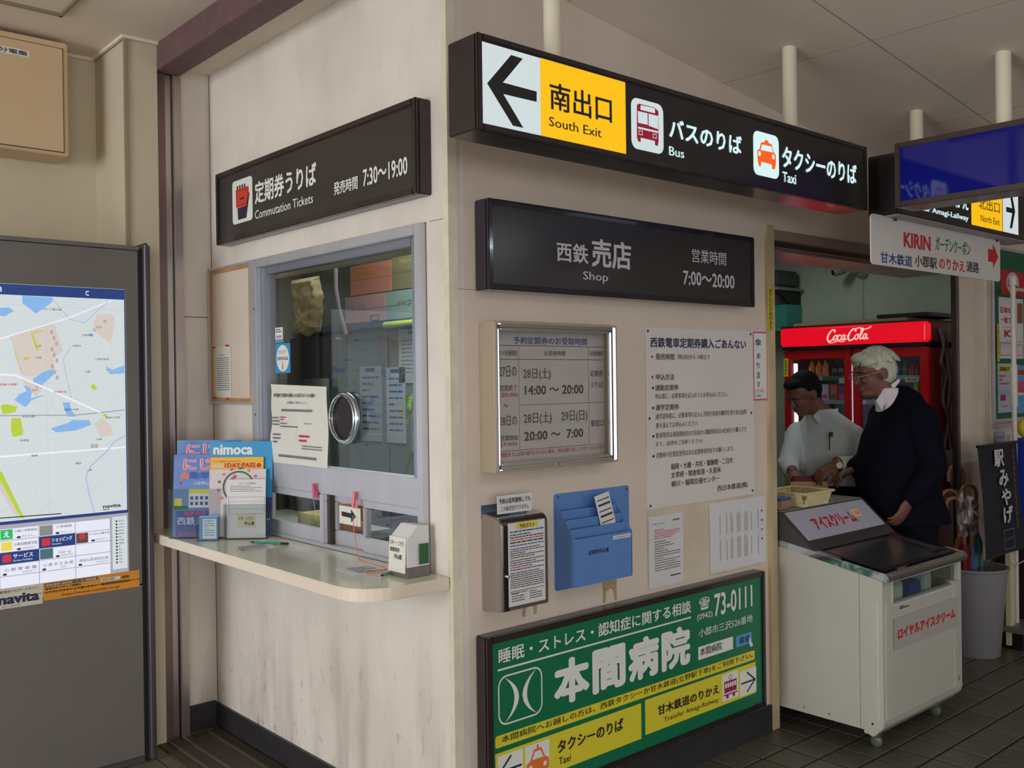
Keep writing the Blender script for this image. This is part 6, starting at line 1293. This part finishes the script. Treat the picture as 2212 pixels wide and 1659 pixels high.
# ------------------------------------------------------------------ umbrella bin
t = thing('umbrella_bin', 'light grey plastic bin holding umbrellas right of the freezer', 'bin', (3.57, -.10, 0))
mb = MB(); mb.lathe((3.57, -.10, 0), [(.128, .0), (.132, .004), (.172, .470), (.182, .474), (.182, .486), (.168, .486), (.164, .465), (.124, .012), (.0, .012)], 36, close=False); mb.build('shell', mat('bin_grey', (132, 130, 134), .45), t, smooth=True)
mb = MB(); mb.lathe((3.57, -.10, 0.001), [(.0, 0), (.128, 0)], 36, close=False); mb.build('base_disc', MATS['bin_grey'], t)
WD = mat('umbrella_wood', (176, 112, 78), .35, noise=.3, nscale=30)
def umbrella(bx, by, tx, ty, top, m, dirx, diry, label, w=1.0):
    t = thing('umbrella', label, 'umbrella', (bx, by, .02))
    b = Vector((bx, by, .02)); e = Vector((tx, ty, top)); dr = (e-b).normalized(); L = (e-b).length
    MB().tube([b, b+dr*.06], .004, 8).build('ferrule', GREYD, t)
    mb = MB(); seg = 12; prof_ = [(.0, .006), (.15, .022), (.45, .030), (.72, .030), (.80, .016)]
    k0 = 0; u = dr.orthogonal().normalized(); v_ = dr.cross(u)
    for (f, r) in prof_:
        for j in range(seg):
            a = 2*math.pi*j/seg; rr = r*w*(1.0 if j % 2 else .72); mb.v.append(b+dr*(.05+f*(L-.17)) + (u*math.cos(a+f*1.2)+v_*math.sin(a+f*1.2))*rr)
    for i in range(len(prof_)-1):
        for j in range(seg): j2 = (j+1) % seg; mb.f.append((i*seg+j, i*seg+j2, (i+1)*seg+j2, (i+1)*seg+j))
    mb.build('folded_canopy', m, t)
    MB().torus(b+dr*(.05+.55*(L-.17)), .031*w, .003, 10, u, v_, 14, 6).build('strap', GREYD, t)
    hk = Vector((dirx, diry, 0)).normalized(); R = .042; p0 = b+dr*(.05+.80*(L-.17)); top_ = e-dr*R
    pts = [p0, p0.lerp(top_, .5), top_]
    for k in range(1, 9): a = math.pi*k/8; pts.append(top_+hk*R*(1-math.cos(a))+dr*R*math.sin(a))
    pts.append(pts[-1]-dr*.045)
    MB().tube(pts, .0095, 10).build('hooked_handle', WD, t, smooth=True)
    return t
DRK = lambda n, c: mat(n, c, .5)
rx, ry = .75, -.66
umbrella(3.53, -.14, 3.615, -.10, .93, DRK('umb_teal', (58, 104, 100)), -rx, -ry, 'teal folded umbrella with a wooden hook, rightmost front in the bin')
umbrella(3.50, -.10, 3.53, -.12, .86, DRK('umb_blue', (70, 110, 160)), -.9, -.2, 'light blue folded umbrella in the middle of the bin', .9)
umbrella(3.60, -.04, 3.64, .00-.02, 1.03, DRK('umb_green', (56, 84, 78)), -rx, -ry, 'dark green folded umbrella with the highest hook at the back of the bin', .9)
umbrella(3.52, -.06, 3.47, -.06, .91, DRK('umb_amber', (160, 92, 40)), -rx, -ry, 'amber brown folded umbrella at the left of the bin', .9)
umbrella(3.55, -.10, 3.38, -.12, .88, DRK('umb_crimson', (120, 26, 46)), -rx, -ry, 'crimson folded umbrella leaning left out of the bin', .95)
mb = MB(); rr_ = random.Random(3)
for i in range(9):
    for j in range(7):
        a = i/8; b_ = j/6; mb.v.append(Vector((3.28+.16*a+rr_.uniform(-.012, .012), -.16+.02*math.sin(a*5)+rr_.uniform(-.02, .02), .68+.26*b_*(1-.3*a)+rr_.uniform(-.01, .01))))
for i in range(8):
    for j in range(6): k = i*7+j; mb.f.append((k, k+1, k+8, k+7))
o = mb.build('plastic_wrap', glass('crumpled_plastic', (.80, .84, .90), .4, .5), None); tag(o, 'crumpled clear plastic wrap around the umbrella handles at the left of the bin', 'plastic wrap')

# ------------------------------------------------------------------ banner, notices, rack at the right edge
FBn = Fr((3.285, -.250, .56), (1, 0, 0), (-.075, 0, 1)) 
FBn = Fr((3.370, -.250, .56), (.99, 0, .0), (-.13, 0, 1))
t = thing('hanging_banner', 'black cloth banner reading station souvenirs in white at the right edge', 'banner', (3.6, -.25, .56))
BN = mat('banner_cloth', (24, 24, 36), .8)
mb = MB(); mb.v = []; 
for j in range(9):
    for i in range(7): mb.v.append(FBn.p(.51*i/6, .61*j/8, .006*math.sin(i*1.3+j*.5)))
for j in range(8):
    for i in range(6): k = j*7+i; mb.f.append((k, k+1, k+8, k+7))
cl_ = mb.build('cloth', BN, t, smooth=True)
for i, (c, a, b_) in enumerate((('駅', .16, .490), ('み', .205, .378), ('や', .225, .272), ('げ', .235, .172))):
    text(FBn, c, a, a+.125, b_, b_+.095, LGREY, cl_, 4, .012)
vtext(FBn, '筑後小郡からのおみやげ特産品', .40, .425, .13, .58, GREYP, cl_, 0, .012)
stroke(FBn, [(.225, .03), (.36, .03), (.36, .135), (.225, .135)], .004, GREYP, cl_, .012, closed=True); text(FBn, 'おみやげ', .24, .345, .075, .095, GREYP, cl_, 0, .012)
MB().tube([FBn.p(-.01, .612, 0), FBn.p(.52, .612, 0)], .008, 8).build('rod', BLACK, t)
# green notice board
t = thing('green_board', 'green notice board crowded with posters at the right edge', 'notice board', (4.4, 0, 1.27))
MB().box(RW, 4.095, 5.2, 1.275, 2.300, 0.0, .012).build('felt', mat('board_green', (36, 98, 72), .8), t)
frame4(RW, 4.080, 5.215, 1.260, 2.312, .016, 0.0, .020, ALU, t)
def poster(a0, a1, b0, b1, m, label, d=.014): o = rect(RW, a0, a1, b0, b1, m, None, d, .0012, 'poster'); return tag(o, label, 'poster')
o = poster(4.20, 4.56, 2.030, 2.178, RED, 'red poster with a white disc at the top of the green board'); mb = MB(); mb.prism(RW, [(4.375+.095*math.cos(k*math.pi/14), 2.105+.066*math.sin(k*math.pi/14)) for k in range(28)], .0144, .0152); mb.build('white_disc', LGREY, o); text(RW, 'たばこ', 4.295, 4.455, 2.078, 2.132, INK, o, 5, .016)
o = poster(4.165, 4.535, 1.640, 2.012, PAPER, 'white poster with red characters below the red one'); text(RW, '日本を', 4.185, 4.35, 1.915, 1.955, RED, o, 3, .0155); text(RW, '一枚で', 4.185, 4.35, 1.855, 1.895, RED, o, 3, .0155); text(RW, 'IC', 4.24, 4.36, 1.77, 1.815, RED, o, 7, .0155)
stroke(RW, [(4.175, 1.66), (4.52, 1.66), (4.52, 1.735), (4.175, 1.735)], .004, PINK, o, .0155, closed=True); rect(RW, 4.44, 4.52, 1.86, 1.985, mat('poster_brown', (150, 90, 60), .6), o, .0156, name='printed_patch'); stroke(RW, [(4.2, 1.83), (4.40, 1.83)], .002, PINK, o, .0155)
o = poster(4.118, 4.150, 1.620, 1.845, YEL, 'narrow yellow strip on the left of the green board', .022); vtext(RW, 'お知らせください', 4.123, 4.145, 1.628, 1.838, INK, o, 1, .0228)
o = poster(4.140, 4.335, 1.312, 1.610, mat('pale_blue_poster', (176, 190, 210), .6), 'pale blue poster with a yellow heading low on the green board'); rect(RW, 4.150, 4.325, 1.555, 1.598, YEL, o, .0148, name='printed_heading'); text(RW, '酒類販売', 4.16, 4.31, 1.562, 1.59, INK, o, 2, .0158); lines(RW, 4.16, 4.31, 1.47, 1.54, 3, PINK, o, .0152, .5, 3); rect(RW, 4.175, 4.25, 1.385, 1.42, mat('magenta_patch', (150, 40, 110), .6), o, .0152, name='printed_patch'); stroke(RW, [(4.185, 1.36), (4.23, 1.345), (4.28, 1.355)], .006, PINK, o, .0156)
o = poster(4.36, 4.60, 1.30, 1.60, SKYB, 'sky blue poster at the extreme right of the green board'); rect(RW, 4.38, 4.58, 1.54, 1.57, RED, o, .0152, name='printed_band'); rect(RW, 4.40, 4.56, 1.42, 1.50, PINK, o, .0152, r=.02, name='printed_patch')
o = MB().box(RW, 4.07, 4.40, 1.228, 1.250, 0.0, .05).build('board_ledge', ALU, None, bevel=.003); tag(o, 'narrow pale ledge under the green board', 'ledge')
o = poster(4.11, 4.26, .98, 1.20, mat('lilac_sheet', (170, 174, 206), .6), 'lilac sheet on the wall below the green board', .006); lines(RW, 4.13, 4.24, 1.0, 1.17, 5, PINK, o, .0072, .3, 9)
o = MB().box(RW, 4.30, 4.48, .93, 1.17, .0, .02).build('cream_panel', PAPERW, None); tag(o, 'cream panel beside the lilac sheet on the wall', 'panel')
# white rack with goods
t = thing('display_rack', 'white tubular display rack standing at the right edge of the picture', 'rack', (3.95, -.22, 0))
WT = mat('rack_white', (206, 200, 190), .35)
MB().lathe((3.895, -.20, .02), [(.014, 0), (.014, 2.05)], 12).build('post', WT, t, smooth=True)
MB().lathe((3.895, -.20, 1.36), [(.019, 0), (.019, .24)], 12).build('post_sleeve', WT, t, smooth=True)
MB().lathe((3.895, -.20, 2.05), [(.022, 0), (.022, .05)], 12).build('post_cap', WT, t, smooth=True)
MB().wbox(3.78, 3.84, -.215, -.185, .02, 1.10).build('flat_post', mat('rack_cream', (206, 194, 160), .4), t, bevel=.003)
for z in (1.72, 1.43, 2.03): MB().tube([(3.895, -.20, z), (4.5, -.20, z+.0)], .010, 8).build('cross_arm', WT, t, smooth=True)
MB().wbox(3.77, 4.5, -.30, .0-.02, .095, .13).build('base_shelf', mat('rack_base', (110, 106, 100), .4), t, bevel=.004)
for x in (3.80, 3.92, 4.04): MB().wbox(x, x+.05, -.304, -.300, .10, .13).build('price_ticket', PAPER, t)
for x in (3.79, 4.45): MB().wbox(x, x+.03, -.27, -.05, 0, .095).build('foot', BLACK, t)
MB().tube([(3.76, -.22, .50), (3.80, -.24, .475), (3.84, -.22, .465), (3.95, -.24, .49)], .003, 6).build('wire', WT, t)
o = MB().wbox(3.96, 4.20, -.26, -.12, .62, 1.17).build('blue_bag', mat('royal_blue_bag', (24, 46, 170), .5), None, bevel=.03); tag(o, 'blue goods bag on the rack at the extreme right', 'bag')
o = MB().ell((4.02, -.22, 1.235), .07, .05, .06).build('yellow_ball_pack', mat('bright_yellow', (214, 200, 40), .4), None, smooth=True); tag(o, 'yellow pack on top of the blue bag at the extreme right', 'pack')
o = MB().wbox(3.98, 4.30, -.25, -.05, .131, .60).build('dark_goods', mat('dark_maroon_goods', (50, 22, 28), .5), None, bevel=.02); tag(o, 'dark maroon goods carton on the rack base', 'carton')

# ------------------------------------------------------------------ people
SKIN = mat('skin', (122, 80, 64), 0.55, noise=.15, nscale=20); SKIN2 = mat('skin_shaded', (116, 74, 60), 0.55, noise=.15, nscale=20)  # skin colours darkened to carry the backlit shade on both people
def remesh(mb, name, m, parent, vox=.006, sm=6, fac=.5):
    me = bpy.data.meshes.new(name); me.from_pydata([tuple(v) for v in mb.v], [], mb.f)
    o = bpy.data.objects.new(name, me); COL.objects.link(o)
    bmx = bmesh.new(); bmx.from_mesh(me); bmesh.ops.recalc_face_normals(bmx, faces=bmx.faces); bmx.to_mesh(me); bmx.free()
    r = o.modifiers.new('r', 'REMESH'); r.mode = 'VOXEL'; r.voxel_size = vox; r.use_smooth_shade = True
    s = o.modifiers.new('s', 'SMOOTH'); s.iterations = sm; s.factor = fac
    bpy.context.view_layer.update()
    me2 = bpy.data.meshes.new_from_object(o.evaluated_get(bpy.context.evaluated_depsgraph_get()))
    bpy.data.objects.remove(o); bpy.data.meshes.remove(me); me2.name = name
    for p in me2.polygons: p.use_smooth = True
    return link(name, me2, m, parent)
class Body:
    """local frame: u right in the picture, w towards the viewer, z up"""
    def __init__(s, base): s.b = Vector(base); s.r = Vector((.75, -.66, 0)).normalized(); s.t = Vector((-.66, -.75, 0)).normalized()
    def P(s, u, w, z): return s.b + s.r*u + s.t*w + Vector((0, 0, z))
    def chain(s, mb, pts, rad, seg=14):
        """tapered capsule through joints"""
        Q = [s.P(*p) for p in pts]; out = []; rr = []
        n = len(Q)
        for i in range(n-1):
            for k in range(5): f = k/5; out.append(Q[i].lerp(Q[i+1], f)); rr.append(rad[i]*(1-f)+rad[i+1]*f)
        out.append(Q[-1]); rr.append(rad[-1]); mb.tube(out, rr, seg)
        for i in range(n): mb.ell(Q[i], rad[i]*.99, rad[i]*.99, rad[i]*.99, 12, 8)
    def loft(s, mb, secs, seg=24):
        """secs: (u, w, z, ru, rw, yaw)"""
        k0 = len(mb.v)
        for (u, w, z, ru, rw, yaw) in secs:
            for j in range(seg):
                a = 2*math.pi*j/seg; x = ru*math.copysign(abs(math.cos(a))**.85, math.cos(a)); y = rw*math.copysign(abs(math.sin(a))**.85, math.sin(a))
                mb.v.append(s.P(u+x*math.cos(yaw)-y*math.sin(yaw), w+x*math.sin(yaw)+y*math.cos(yaw), z))
        for i in range(len(secs)-1):
            for j in range(seg): j2 = (j+1) % seg; mb.f.append((k0+i*seg+j, k0+i*seg+j2, k0+(i+1)*seg+j2, k0+(i+1)*seg+j))
        mb.f.append(tuple(k0+j for j in range(seg-1, -1, -1))); e = k0+(len(secs)-1)*seg; mb.f.append(tuple(e+j for j in range(seg)))
    def mat3(s, fwd, up):
        """axes of a head or hand given in (u,w,z): columns forward, left, up"""
        F = (s.r*fwd[0]+s.t*fwd[1]+Vector((0, 0, fwd[2]))).normalized(); U = s.r*up[0]+s.t*up[1]+Vector((0, 0, up[2])); U = (U-F*U.dot(F)).normalized(); L = U.cross(F)
        return Matrix((F, L, U)).transposed()
    def head(s, mb, c, fwd, up=(0, 0, 1), sc_=1.0):
        R = s.mat3(fwd, up); C_ = s.P(*c); k = sc_
        q = lambda x, y, z: C_ + R @ Vector((x*k, y*k, z*k))
        mb.ell(q(-.012, 0, .030), .096*k, .076*k, .088*k, 24, 16, R)      # skull
        mb.ell(q(.022, 0, -.030), .068*k, .058*k, .078*k, 20, 14, R)      # face
        mb.ell(q(.040, 0, -.085), .042*k, .040*k, .030*k, 16, 10, R)      # jaw and chin
        mb.ell(q(.070, 0, -.088), .018*k, .020*k, .018*k, 12, 8, R)
        mb.tube([q(.086, 0, .012), q(.104, 0, -.022), q(.098, 0, -.032)], [.009*k, .014*k, .010*k], 10)   # nose
        mb.ell(q(.106, 0, -.030), .012*k, .015*k, .010*k, 10, 8, R)
        mb.ell(q(.085, 0, -.058), .012*k, .024*k, .0055*k, 12, 8, R)      # lips
        mb.ell(q(.084, 0, -.068), .012*k, .020*k, .006*k, 12, 8, R)
        mb.ell(q(.075, 0, .026), .020*k, .052*k, .012*k, 14, 8, R)        # brow
        for y in (-1, 1):
            mb.ell(q(.072, y*.036, -.020), .020*k, .020*k, .018*k, 12, 8, R)   # cheekbone
            mb.ell(q(-.012, y*.078, -.006), .020*k, .009*k, .031*k, 12, 10, R) # ear
            mb.ell(q(-.002, y*.074, -.012), .012*k, .008*k, .016*k, 10, 8, R)
        return R, q
    def eyes(s, q, R, parent, k=1.0):
        for y in (-1, 1):
            e = MB().ell(q(.081, y*.031, .002), .009*k, .012*k, .0060*k, 12, 8, R).build('eye', mat('eye_white', (130, 120, 112), .4), parent, smooth=True)
            MB().ell(q(.0885, y*.032, .003), .004*k, .0055*k, .0055*k, 10, 6, R).build('iris', INK, e, smooth=True)
            MB().tube([q(.092, y*.018, .022), q(.093, y*.034, .028), q(.084, y*.050, .022)], .0035*k, 6).build('eyebrow', INK, parent, smooth=True)
    def hand(s, mb, wrist, tip, palm_n, k=1.0, curl=.6, side=1):
        """palm, four fingers of unequal length bent towards palm_n, thumb from the palm's side"""
        Wp = s.P(*wrist); d = (s.P(*tip)-Wp); d.normalize(); n = s.r*palm_n[0]+s.t*palm_n[1]+Vector((0, 0, palm_n[2])); n = (n-d*n.dot(d)).normalized(); a = d.cross(n)*side
        R = Matrix((d, a, n)).transposed()
        q = lambda x, y, z: Wp + d*x*k + a*y*k + n*z*k
        mb.ell(q(.045, 0, 0), .052*k, .041*k, .017*k, 16, 10, R); mb.ell(q(.075, 0, .0), .028*k, .041*k, .014*k, 14, 8, R)
        for i, (y, L) in enumerate(((-.031, .068), (-.0105, .078), (.0105, .073), (.031, .056))):
            p = q(.082, y, 0); ang = 0.0; pts = [q(.06, y*.9, 0), p]; rr = [.0095*k, .0090*k]
            for (f, b_) in ((.45, curl*.6), (.30, curl), (.25, curl*.8)):
                ang += b_; dirv = d*math.cos(ang)+n*math.sin(ang)+a*(y*1.5); p = p+dirv.normalized()*L*f*k; pts.append(p); rr.append((.0085, .0078, .0066)[len(pts)-3]*k)
            mb.tube(pts, rr, 8); 
            for pp_, r_2 in zip(pts, rr): mb.ell(pp_, r_2*.98, r_2*.98, r_2*.98, 8, 6)
        pts = [q(.020, -.028, .004), q(.045, -.050, .016), q(.070, -.056, .030), q(.090, -.050, .040)]; rr = [.014*k, .0115*k, .0098*k, .0078*k]
        mb.tube(pts, rr, 8)
        for pp_, r_2 in zip(pts, rr): mb.ell(pp_, r_2*.98, r_2*.98, r_2*.98, 8, 6)
def cap(mb, B, q, R, k, cells):
    for (x, y, z, rx_, ry_, rz_) in cells: mb.ell(q(x, y, z), rx_*k, ry_*k, rz_*k, 16, 12, R)
def shoe(mb, B, u, w, fx, fw):
    F = (B.r*fx+B.t*fw).normalized(); c = B.P(u, w, 0)
    R = Matrix((F, Vector((0, 0, 1)).cross(F), Vector((0, 0, 1)))).transposed()
    mb.ell(c+F*.06+Vector((0, 0, .040)), .135, .046, .038, 16, 10, R); mb.ell(c+F*.0+Vector((0, 0, .05)), .06, .044, .05, 14, 8, R)

# ---- older man in the navy jacket
B2 = Body((2.80, -0.055, 0)); t2 = thing('person', 'white haired person in a dark navy jacket and white collar facing left by the freezer', 'person', (2.80, -0.055, 0))
mb = MB(); R2, q2 = B2.head(mb, (-.112, 0, 1.560), (-.95, .12, -.22), sc_=1.02)
B2.chain(mb, [(-.085, 0, 1.50), (-.05, 0, 1.44), (-.01, 0, 1.38)], [.056, .057, .070])
B2.loft(mb, [(.0, 0, 1.40, .07, .10, 0), (.02, 0, 1.34, .10, .17, 0), (.03, 0, 1.20, .12, .17, 0), (.05, 0, 1.02, .12, .15, 0), (.06, 0, .86, .12, .16, 0)])
armN = [(.045, .175, 1.345), (.085, .215, 1.10), (-.035, .235, .945)]; armF = [(.0, -.165, 1.345), (-.03, -.20, 1.13), (-.185, -.10, 1.065)]
B2.chain(mb, armN, [.050, .038, .029]); B2.chain(mb, armF, [.050, .038, .029])
B2.hand(mb, armN[2], (-.105, .24, .83), (-.6, -.7, 0), 1.04, .45, -1); B2.hand(mb, armF[2], (-.29, -.07, 1.03), (0, .3, -1), 1.0, .7, 1)
for sgn in (-1, 1): B2.chain(mb, [(.06, sgn*.085, .86), (.05, sgn*.09, .48), (.07, sgn*.09, .09)], [.085, .058, .040])
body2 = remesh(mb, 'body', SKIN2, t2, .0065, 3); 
B2.eyes(q2, R2, t2, 1.02)
mb = MB(); cap(mb, B2, q2, R2, 1.02, [(-.022, 0, .045, .097, .084, .086), (-.055, 0, .010, .062, .079, .070), (.045, 0, .088, .052, .062, .030), (-.050, .0, -.02, .056, .074, .052), (.03, .045, .07, .05, .035, .03), (.03, -.045, .07, .05, .035, .03)])
mb2 = mb
rh = random.Random(5)
for i in range(260):
    th = rh.uniform(0, 2*math.pi); ph = rh.uniform(.0, 1.45); x = -.022+.095*math.sin(ph)*math.cos(th); y = .083*math.sin(ph)*math.sin(th); z = .045+.085*math.cos(ph)
    if x > .05 and z < .07: continue
    p = Vector((x, y, z)); tg = Vector((-.55 if x < .0 else .5, (1 if y > 0 else -1)*.35, -.75)).normalized()
    out_ = (p-Vector((-.02, 0, .03))).normalized()*.003
    mb.tube([q2(*(p+out_*.3)), q2(*(p+tg*.018+out_)), q2(*(p+tg*.038+out_*.5))], [.0036, .0042, .0018], 5)
hair = remesh(mb, 'hair', mat('white_hair', (196, 196, 176), .7, noise=.35, nscale=60, stretch=(1, 1, .3), bump=.5, bscale=160), t2, .0032, 2)
gl_ = MB()
for y in (-1, 1):
    c = q2(.108, y*.033, .003); ax_ = R2 @ Vector((0, 1, 0)); az = R2 @ Vector((0, 0, 1)); gl_.torus(c, .017, .0011, 16, ax_, az, 20, 6)
gl_.tube([q2(.108, -.012, .006), q2(.112, 0, .010), q2(.108, .012, .006)], .0014, 6)
for y in (-1, 1): gl_.tube([q2(.106, y*.054, .006), q2(.07, y*.078, .008), q2(-.01, y*.082, .010)], .0014, 6)
gl_.build('spectacles', STEEL, t2, smooth=True)
mb = MB(); B2.loft(mb, [(-.045, 0, 1.485, .062, .066, 0), (-.03, 0, 1.44, .078, .082, 0), (.0, 0, 1.38, .09, .12, 0), (.0, 0, 1.22, .115, .15, 0)])
remesh(mb, 'shirt', mat('white_shirt_old', (214, 206, 210), .7), t2, .006, 4)
# turned collar leaf that stands above the lapel
mb = MB(); mb.prism(Fr(B2.P(-.03, .085, 1.36), B2.r, Vector((0, 0, 1))-B2.t*.35), [(-.098, .066), (-.076, .015), (-.026, .095), (.036, .165), (.036, .182), (-.03, .135)], -.003, .003); mb.build('collar', MATS['white_shirt_old'], t2, bevel=.001)
NV = mat('navy_jacket', (14, 15, 27), .9, spec=.08, noise=.25, nscale=40, bump=.2, bscale=300)
mb = MB(); B2.loft(mb, [(.012, 0, 1.495, .038, .058, 0), (.035, 0, 1.455, .070, .115, 0), (.028, 0, 1.40, .100, .185, 0), (.018, 0, 1.33, .130, .205, 0), (.0, 0, 1.24, .158, .205, 0), (-.012, 0, 1.10, .186, .200, 0), (.005, .0, .95, .198, .205, 0), (.032, 0, .84, .208, .215, 0), (.036, 0, .815, .212, .22, 0)])
B2.chain(mb, [(.045, .17, 1.335), (.09, .215, 1.10), (-.02, .235, .965)], [.085, .068, .052]); B2.chain(mb, [(.0, -.16, 1.335), (-.035, -.20, 1.13), (-.165, -.11, 1.075)], [.080, .066, .052])
jk = remesh(mb, 'jacket', NV, t2, .008, 5)
mb = MB(); mb.prism(Fr(B2.P(-.06, .155, 1.10), B2.r, Vector((.10, .06, 1))), [(-.10, -.10), (-.04, .10), (-.01, .275), (.035, .22), (.0, .02), (-.07, -.14)], 0, .006); mb.build('lapel', NV, t2, bevel=.002)
TRS = mat('charcoal_trousers', (20, 19, 24), .9, spec=.08, noise=.2, nscale=50)
mb = MB(); B2.loft(mb, [(.06, 0, .98, .14, .175, 0), (.06, 0, .84, .145, .185, 0), (.06, 0, .78, .12, .17, 0)])
for sgn in (-1, 1): B2.chain(mb, [(.06, sgn*.085, .80), (.05, sgn*.09, .48), (.065, sgn*.09, .075)], [.105, .082, .072])
remesh(mb, 'trousers', TRS, t2, .009, 4)
mb = MB(); 
for sgn in (-1, 1): shoe(mb, B2, .05, sgn*.09, -1, 0)
mb.build('shoes', BLACK, t2, smooth=True)

# ---- man in the white shirt
B1 = Body((2.96, 0.46, 0)); t1 = thing('person', 'dark haired person in a white shirt looking down at a paper bag behind the freezer', 'person', (2.96, 0.46, 0))
fw = (-.92, .34, -.58)
mb = MB(); R1, q1 = B1.head(mb, (-.115, .050, 1.452), fw, (-.30, .25, 1), .98)
B1.chain(mb, [(-.075, .02, 1.41), (-.020, 0, 1.36), (.02, -.01, 1.30)], [.056, .058, .072])
ya = math.atan2(.62, -.75)+math.pi   # body yaw: local x axis = forward
B1.loft(mb, [(.02, 0, 1.30, .07, .08, ya), (.03, 0, 1.25, .09, .13, ya), (.04, 0, 1.12, .12, .17, ya), (.05, -.01, .98, .12, .155, ya), (.06, -.02, .82, .12, .165, ya)])
aL = [(.138, .10, 1.215), (.180, .22, 1.060), (-.035, .33, 1.085)]; aR = [(-.100, -.09, 1.225), (-.190, .02, 1.06), (-.215, .17, 1.035)]
B1.chain(mb, aL, [.042, .038, .029]); B1.chain(mb, aR, [.042, .038, .029])
B1.hand(mb, aL[2], (-.20, .36, 1.00), (-.2, -.4, -1), 1.0, .55, -1); B1.hand(mb, aR[2], (-.20, .32, .985), (.3, 0, -1), 1.0, .5, 1)
for sgn in (-1, 1): B1.chain(mb, [(.06+sgn*.06, -.02+sgn*.06, .84), (.06+sgn*.06, -.01+sgn*.07, .46), (.07+sgn*.07, -.03+sgn*.07, .09)], [.085, .058, .040])
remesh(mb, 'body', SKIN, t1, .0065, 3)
B1.eyes(q1, R1, t1, .98)
mb = MB(); cap(mb, B1, q1, R1, .98, [(-.025, 0, .045, .094, .081, .082), (-.058, 0, .005, .056, .075, .070), (.035, .0, .090, .055, .060, .026), (-.02, .060, .03, .045, .018, .032), (-.02, -.060, .03, .045, .018, .032)])
remesh(mb, 'hair', mat('black_hair', (20, 18, 22), .8, spec=.2, noise=.3, nscale=70), t1, .005, 3)
WS = mat('white_shirt', (206, 212, 216), .75, noise=.08, nscale=12)
mb = MB(); B1.loft(mb, [(-.005, 0, 1.365, .064, .068, ya), (.015, 0, 1.325, .085, .11, ya), (.03, 0, 1.28, .108, .160, ya), (.04, 0, 1.21, .135, .195, ya), (.045, 0, 1.08, .145, .195, ya), (.05, 0, 1.0, .15, .19, ya), (.05, 0, .95, .14, .18, ya)])
def wrinkle(chain_pts, rad, seed):
    r = random.Random(seed)
    for i in range(len(chain_pts)-1):
        a = Vector(chain_pts[i]); b_ = Vector(chain_pts[i+1])
        for k in range(5):
            f = (k+.5)/5; p = a.lerp(b_, f); rr_2 = rad[i]*(1-f)+rad[i+1]*f
            B1_r = rr_2*r.uniform(1.02, 1.14); c = B1.P(*p); mb.ell(c, B1_r, B1_r, rr_2*.45, 14, 8, Matrix.Rotation(r.uniform(-.5, .5), 3, 'X') @ Matrix.Rotation(r.uniform(-.5, .5), 3, 'Y'))
rl = [.070, .062, .046]; B1.chain(mb, [aL[0], aL[1], (.0, .315, 1.083)], rl); B1.chain(mb, [aR[0], aR[1], (-.21, .12, 1.035)], rl)
wrinkle([aL[0], aL[1], (.0, .315, 1.083)], rl, 1); wrinkle([aR[0], aR[1], (-.21, .12, 1.035)], rl, 2)
r3 = random.Random(8)
for k in range(9): p = (.0+r3.uniform(-.10, .14), .10+r3.uniform(-.02, .05), 1.24-.03*k); 
remesh(mb, 'shirt', WS, t1, .0075, 4)
FCo = Fr(B1.P(.010, .088, 1.300), B1.r, Vector((0, 0, 1))-B1.t*.7)
mb = MB(); mb.prism(FCo, [(-.025, .03), (.028, -.050), (.055, .010), (.070, .085), (.035, .075)], -.003, .003); mb.build('collar', WS, t1, bevel=.001)
mb = MB(); mb.prism(FCo, [(-.030, .025), (-.060, -.02), (-.080, .03), (-.055, .06)], -.003, .003); mb.build('collar', WS, t1, bevel=.001)
MB().tube([B1.P(-.015, .178, 1.245), B1.P(-.018, .182, 1.15)], .003, 8).build('pocket_pen', BLACK, t1); MB().box(Fr(B1.P(-.012, .182, 1.235), B1.r), -.004, .012, -.014, .012, 0, .005).build('badge', BLACK, t1)
# watch
wd = (B1.P(*aL[2])-B1.P(*aL[1])).normalized(); wc = B1.P(-.028, .327, 1.084); wu = wd.orthogonal().normalized(); wv = wd.cross(wu)
w_ = MB().torus(wc, .036, .006, 10, wu, wv, 20, 6).build('watch_strap', mat('gold_strap', (170, 150, 90), .3, .8), t1, smooth=True)
MB().lathe(wc+B1.t*.034, [(.017, 0), (.017, .007)], 18, B1.t).build('watch_face', mat('watch_cream', (216, 206, 160), .3), w_)
mb = MB(); B1.loft(mb, [(.055, -.01, 1.0, .135, .175, ya), (.06, -.02, .86, .14, .18, ya), (.06, -.02, .78, .12, .17, ya)])
for sgn in (-1, 1): B1.chain(mb, [(.06+sgn*.06, -.02+sgn*.06, .80), (.06+sgn*.06, -.01+sgn*.07, .46), (.07+sgn*.07, -.03+sgn*.07, .075)], [.105, .080, .070])
remesh(mb, 'trousers', TRS, t1, .009, 4)
mb = MB()
for sgn in (-1, 1): shoe(mb, B1, .07+sgn*.07, -.03+sgn*.07, -.75, .62)
mb.build('shoes', BLACK, t1, smooth=True)
# paper bag on the counter
t = thing('paper_bag', 'open tan paper bag with a maroon item held by the person in the white shirt', 'bag', (2.66, .33, .916))
TN = mat('tan_paper', (196, 160, 106), .8, noise=.1, nscale=12)
c = B1.P(-.165, .255, 0); Fb = Fr((c.x, c.y, 0), B1.r)
for (a0, a1, d0, d1) in ((-.10, .10, .045, .047), (-.10, .10, -.047, -.045), (-.10, -.098, -.047, .047), (.098, .10, -.047, .047)):
    mb = MB(); mb.box(Fb, a0, a1, .917, .995 if d0 > 0 else 1.02, d0, d1); mb.build('bag_side', TN, t)
MB().box(Fb, -.08, .06, .93, 1.02, -.03, .03).build('maroon_item', mat('maroon_wrap', (110, 20, 60), .6), t, bevel=.01)
MB().box(Fb, -.10, .10, .917, .919, -.045, .045).build('bag_bottom', TN, t)
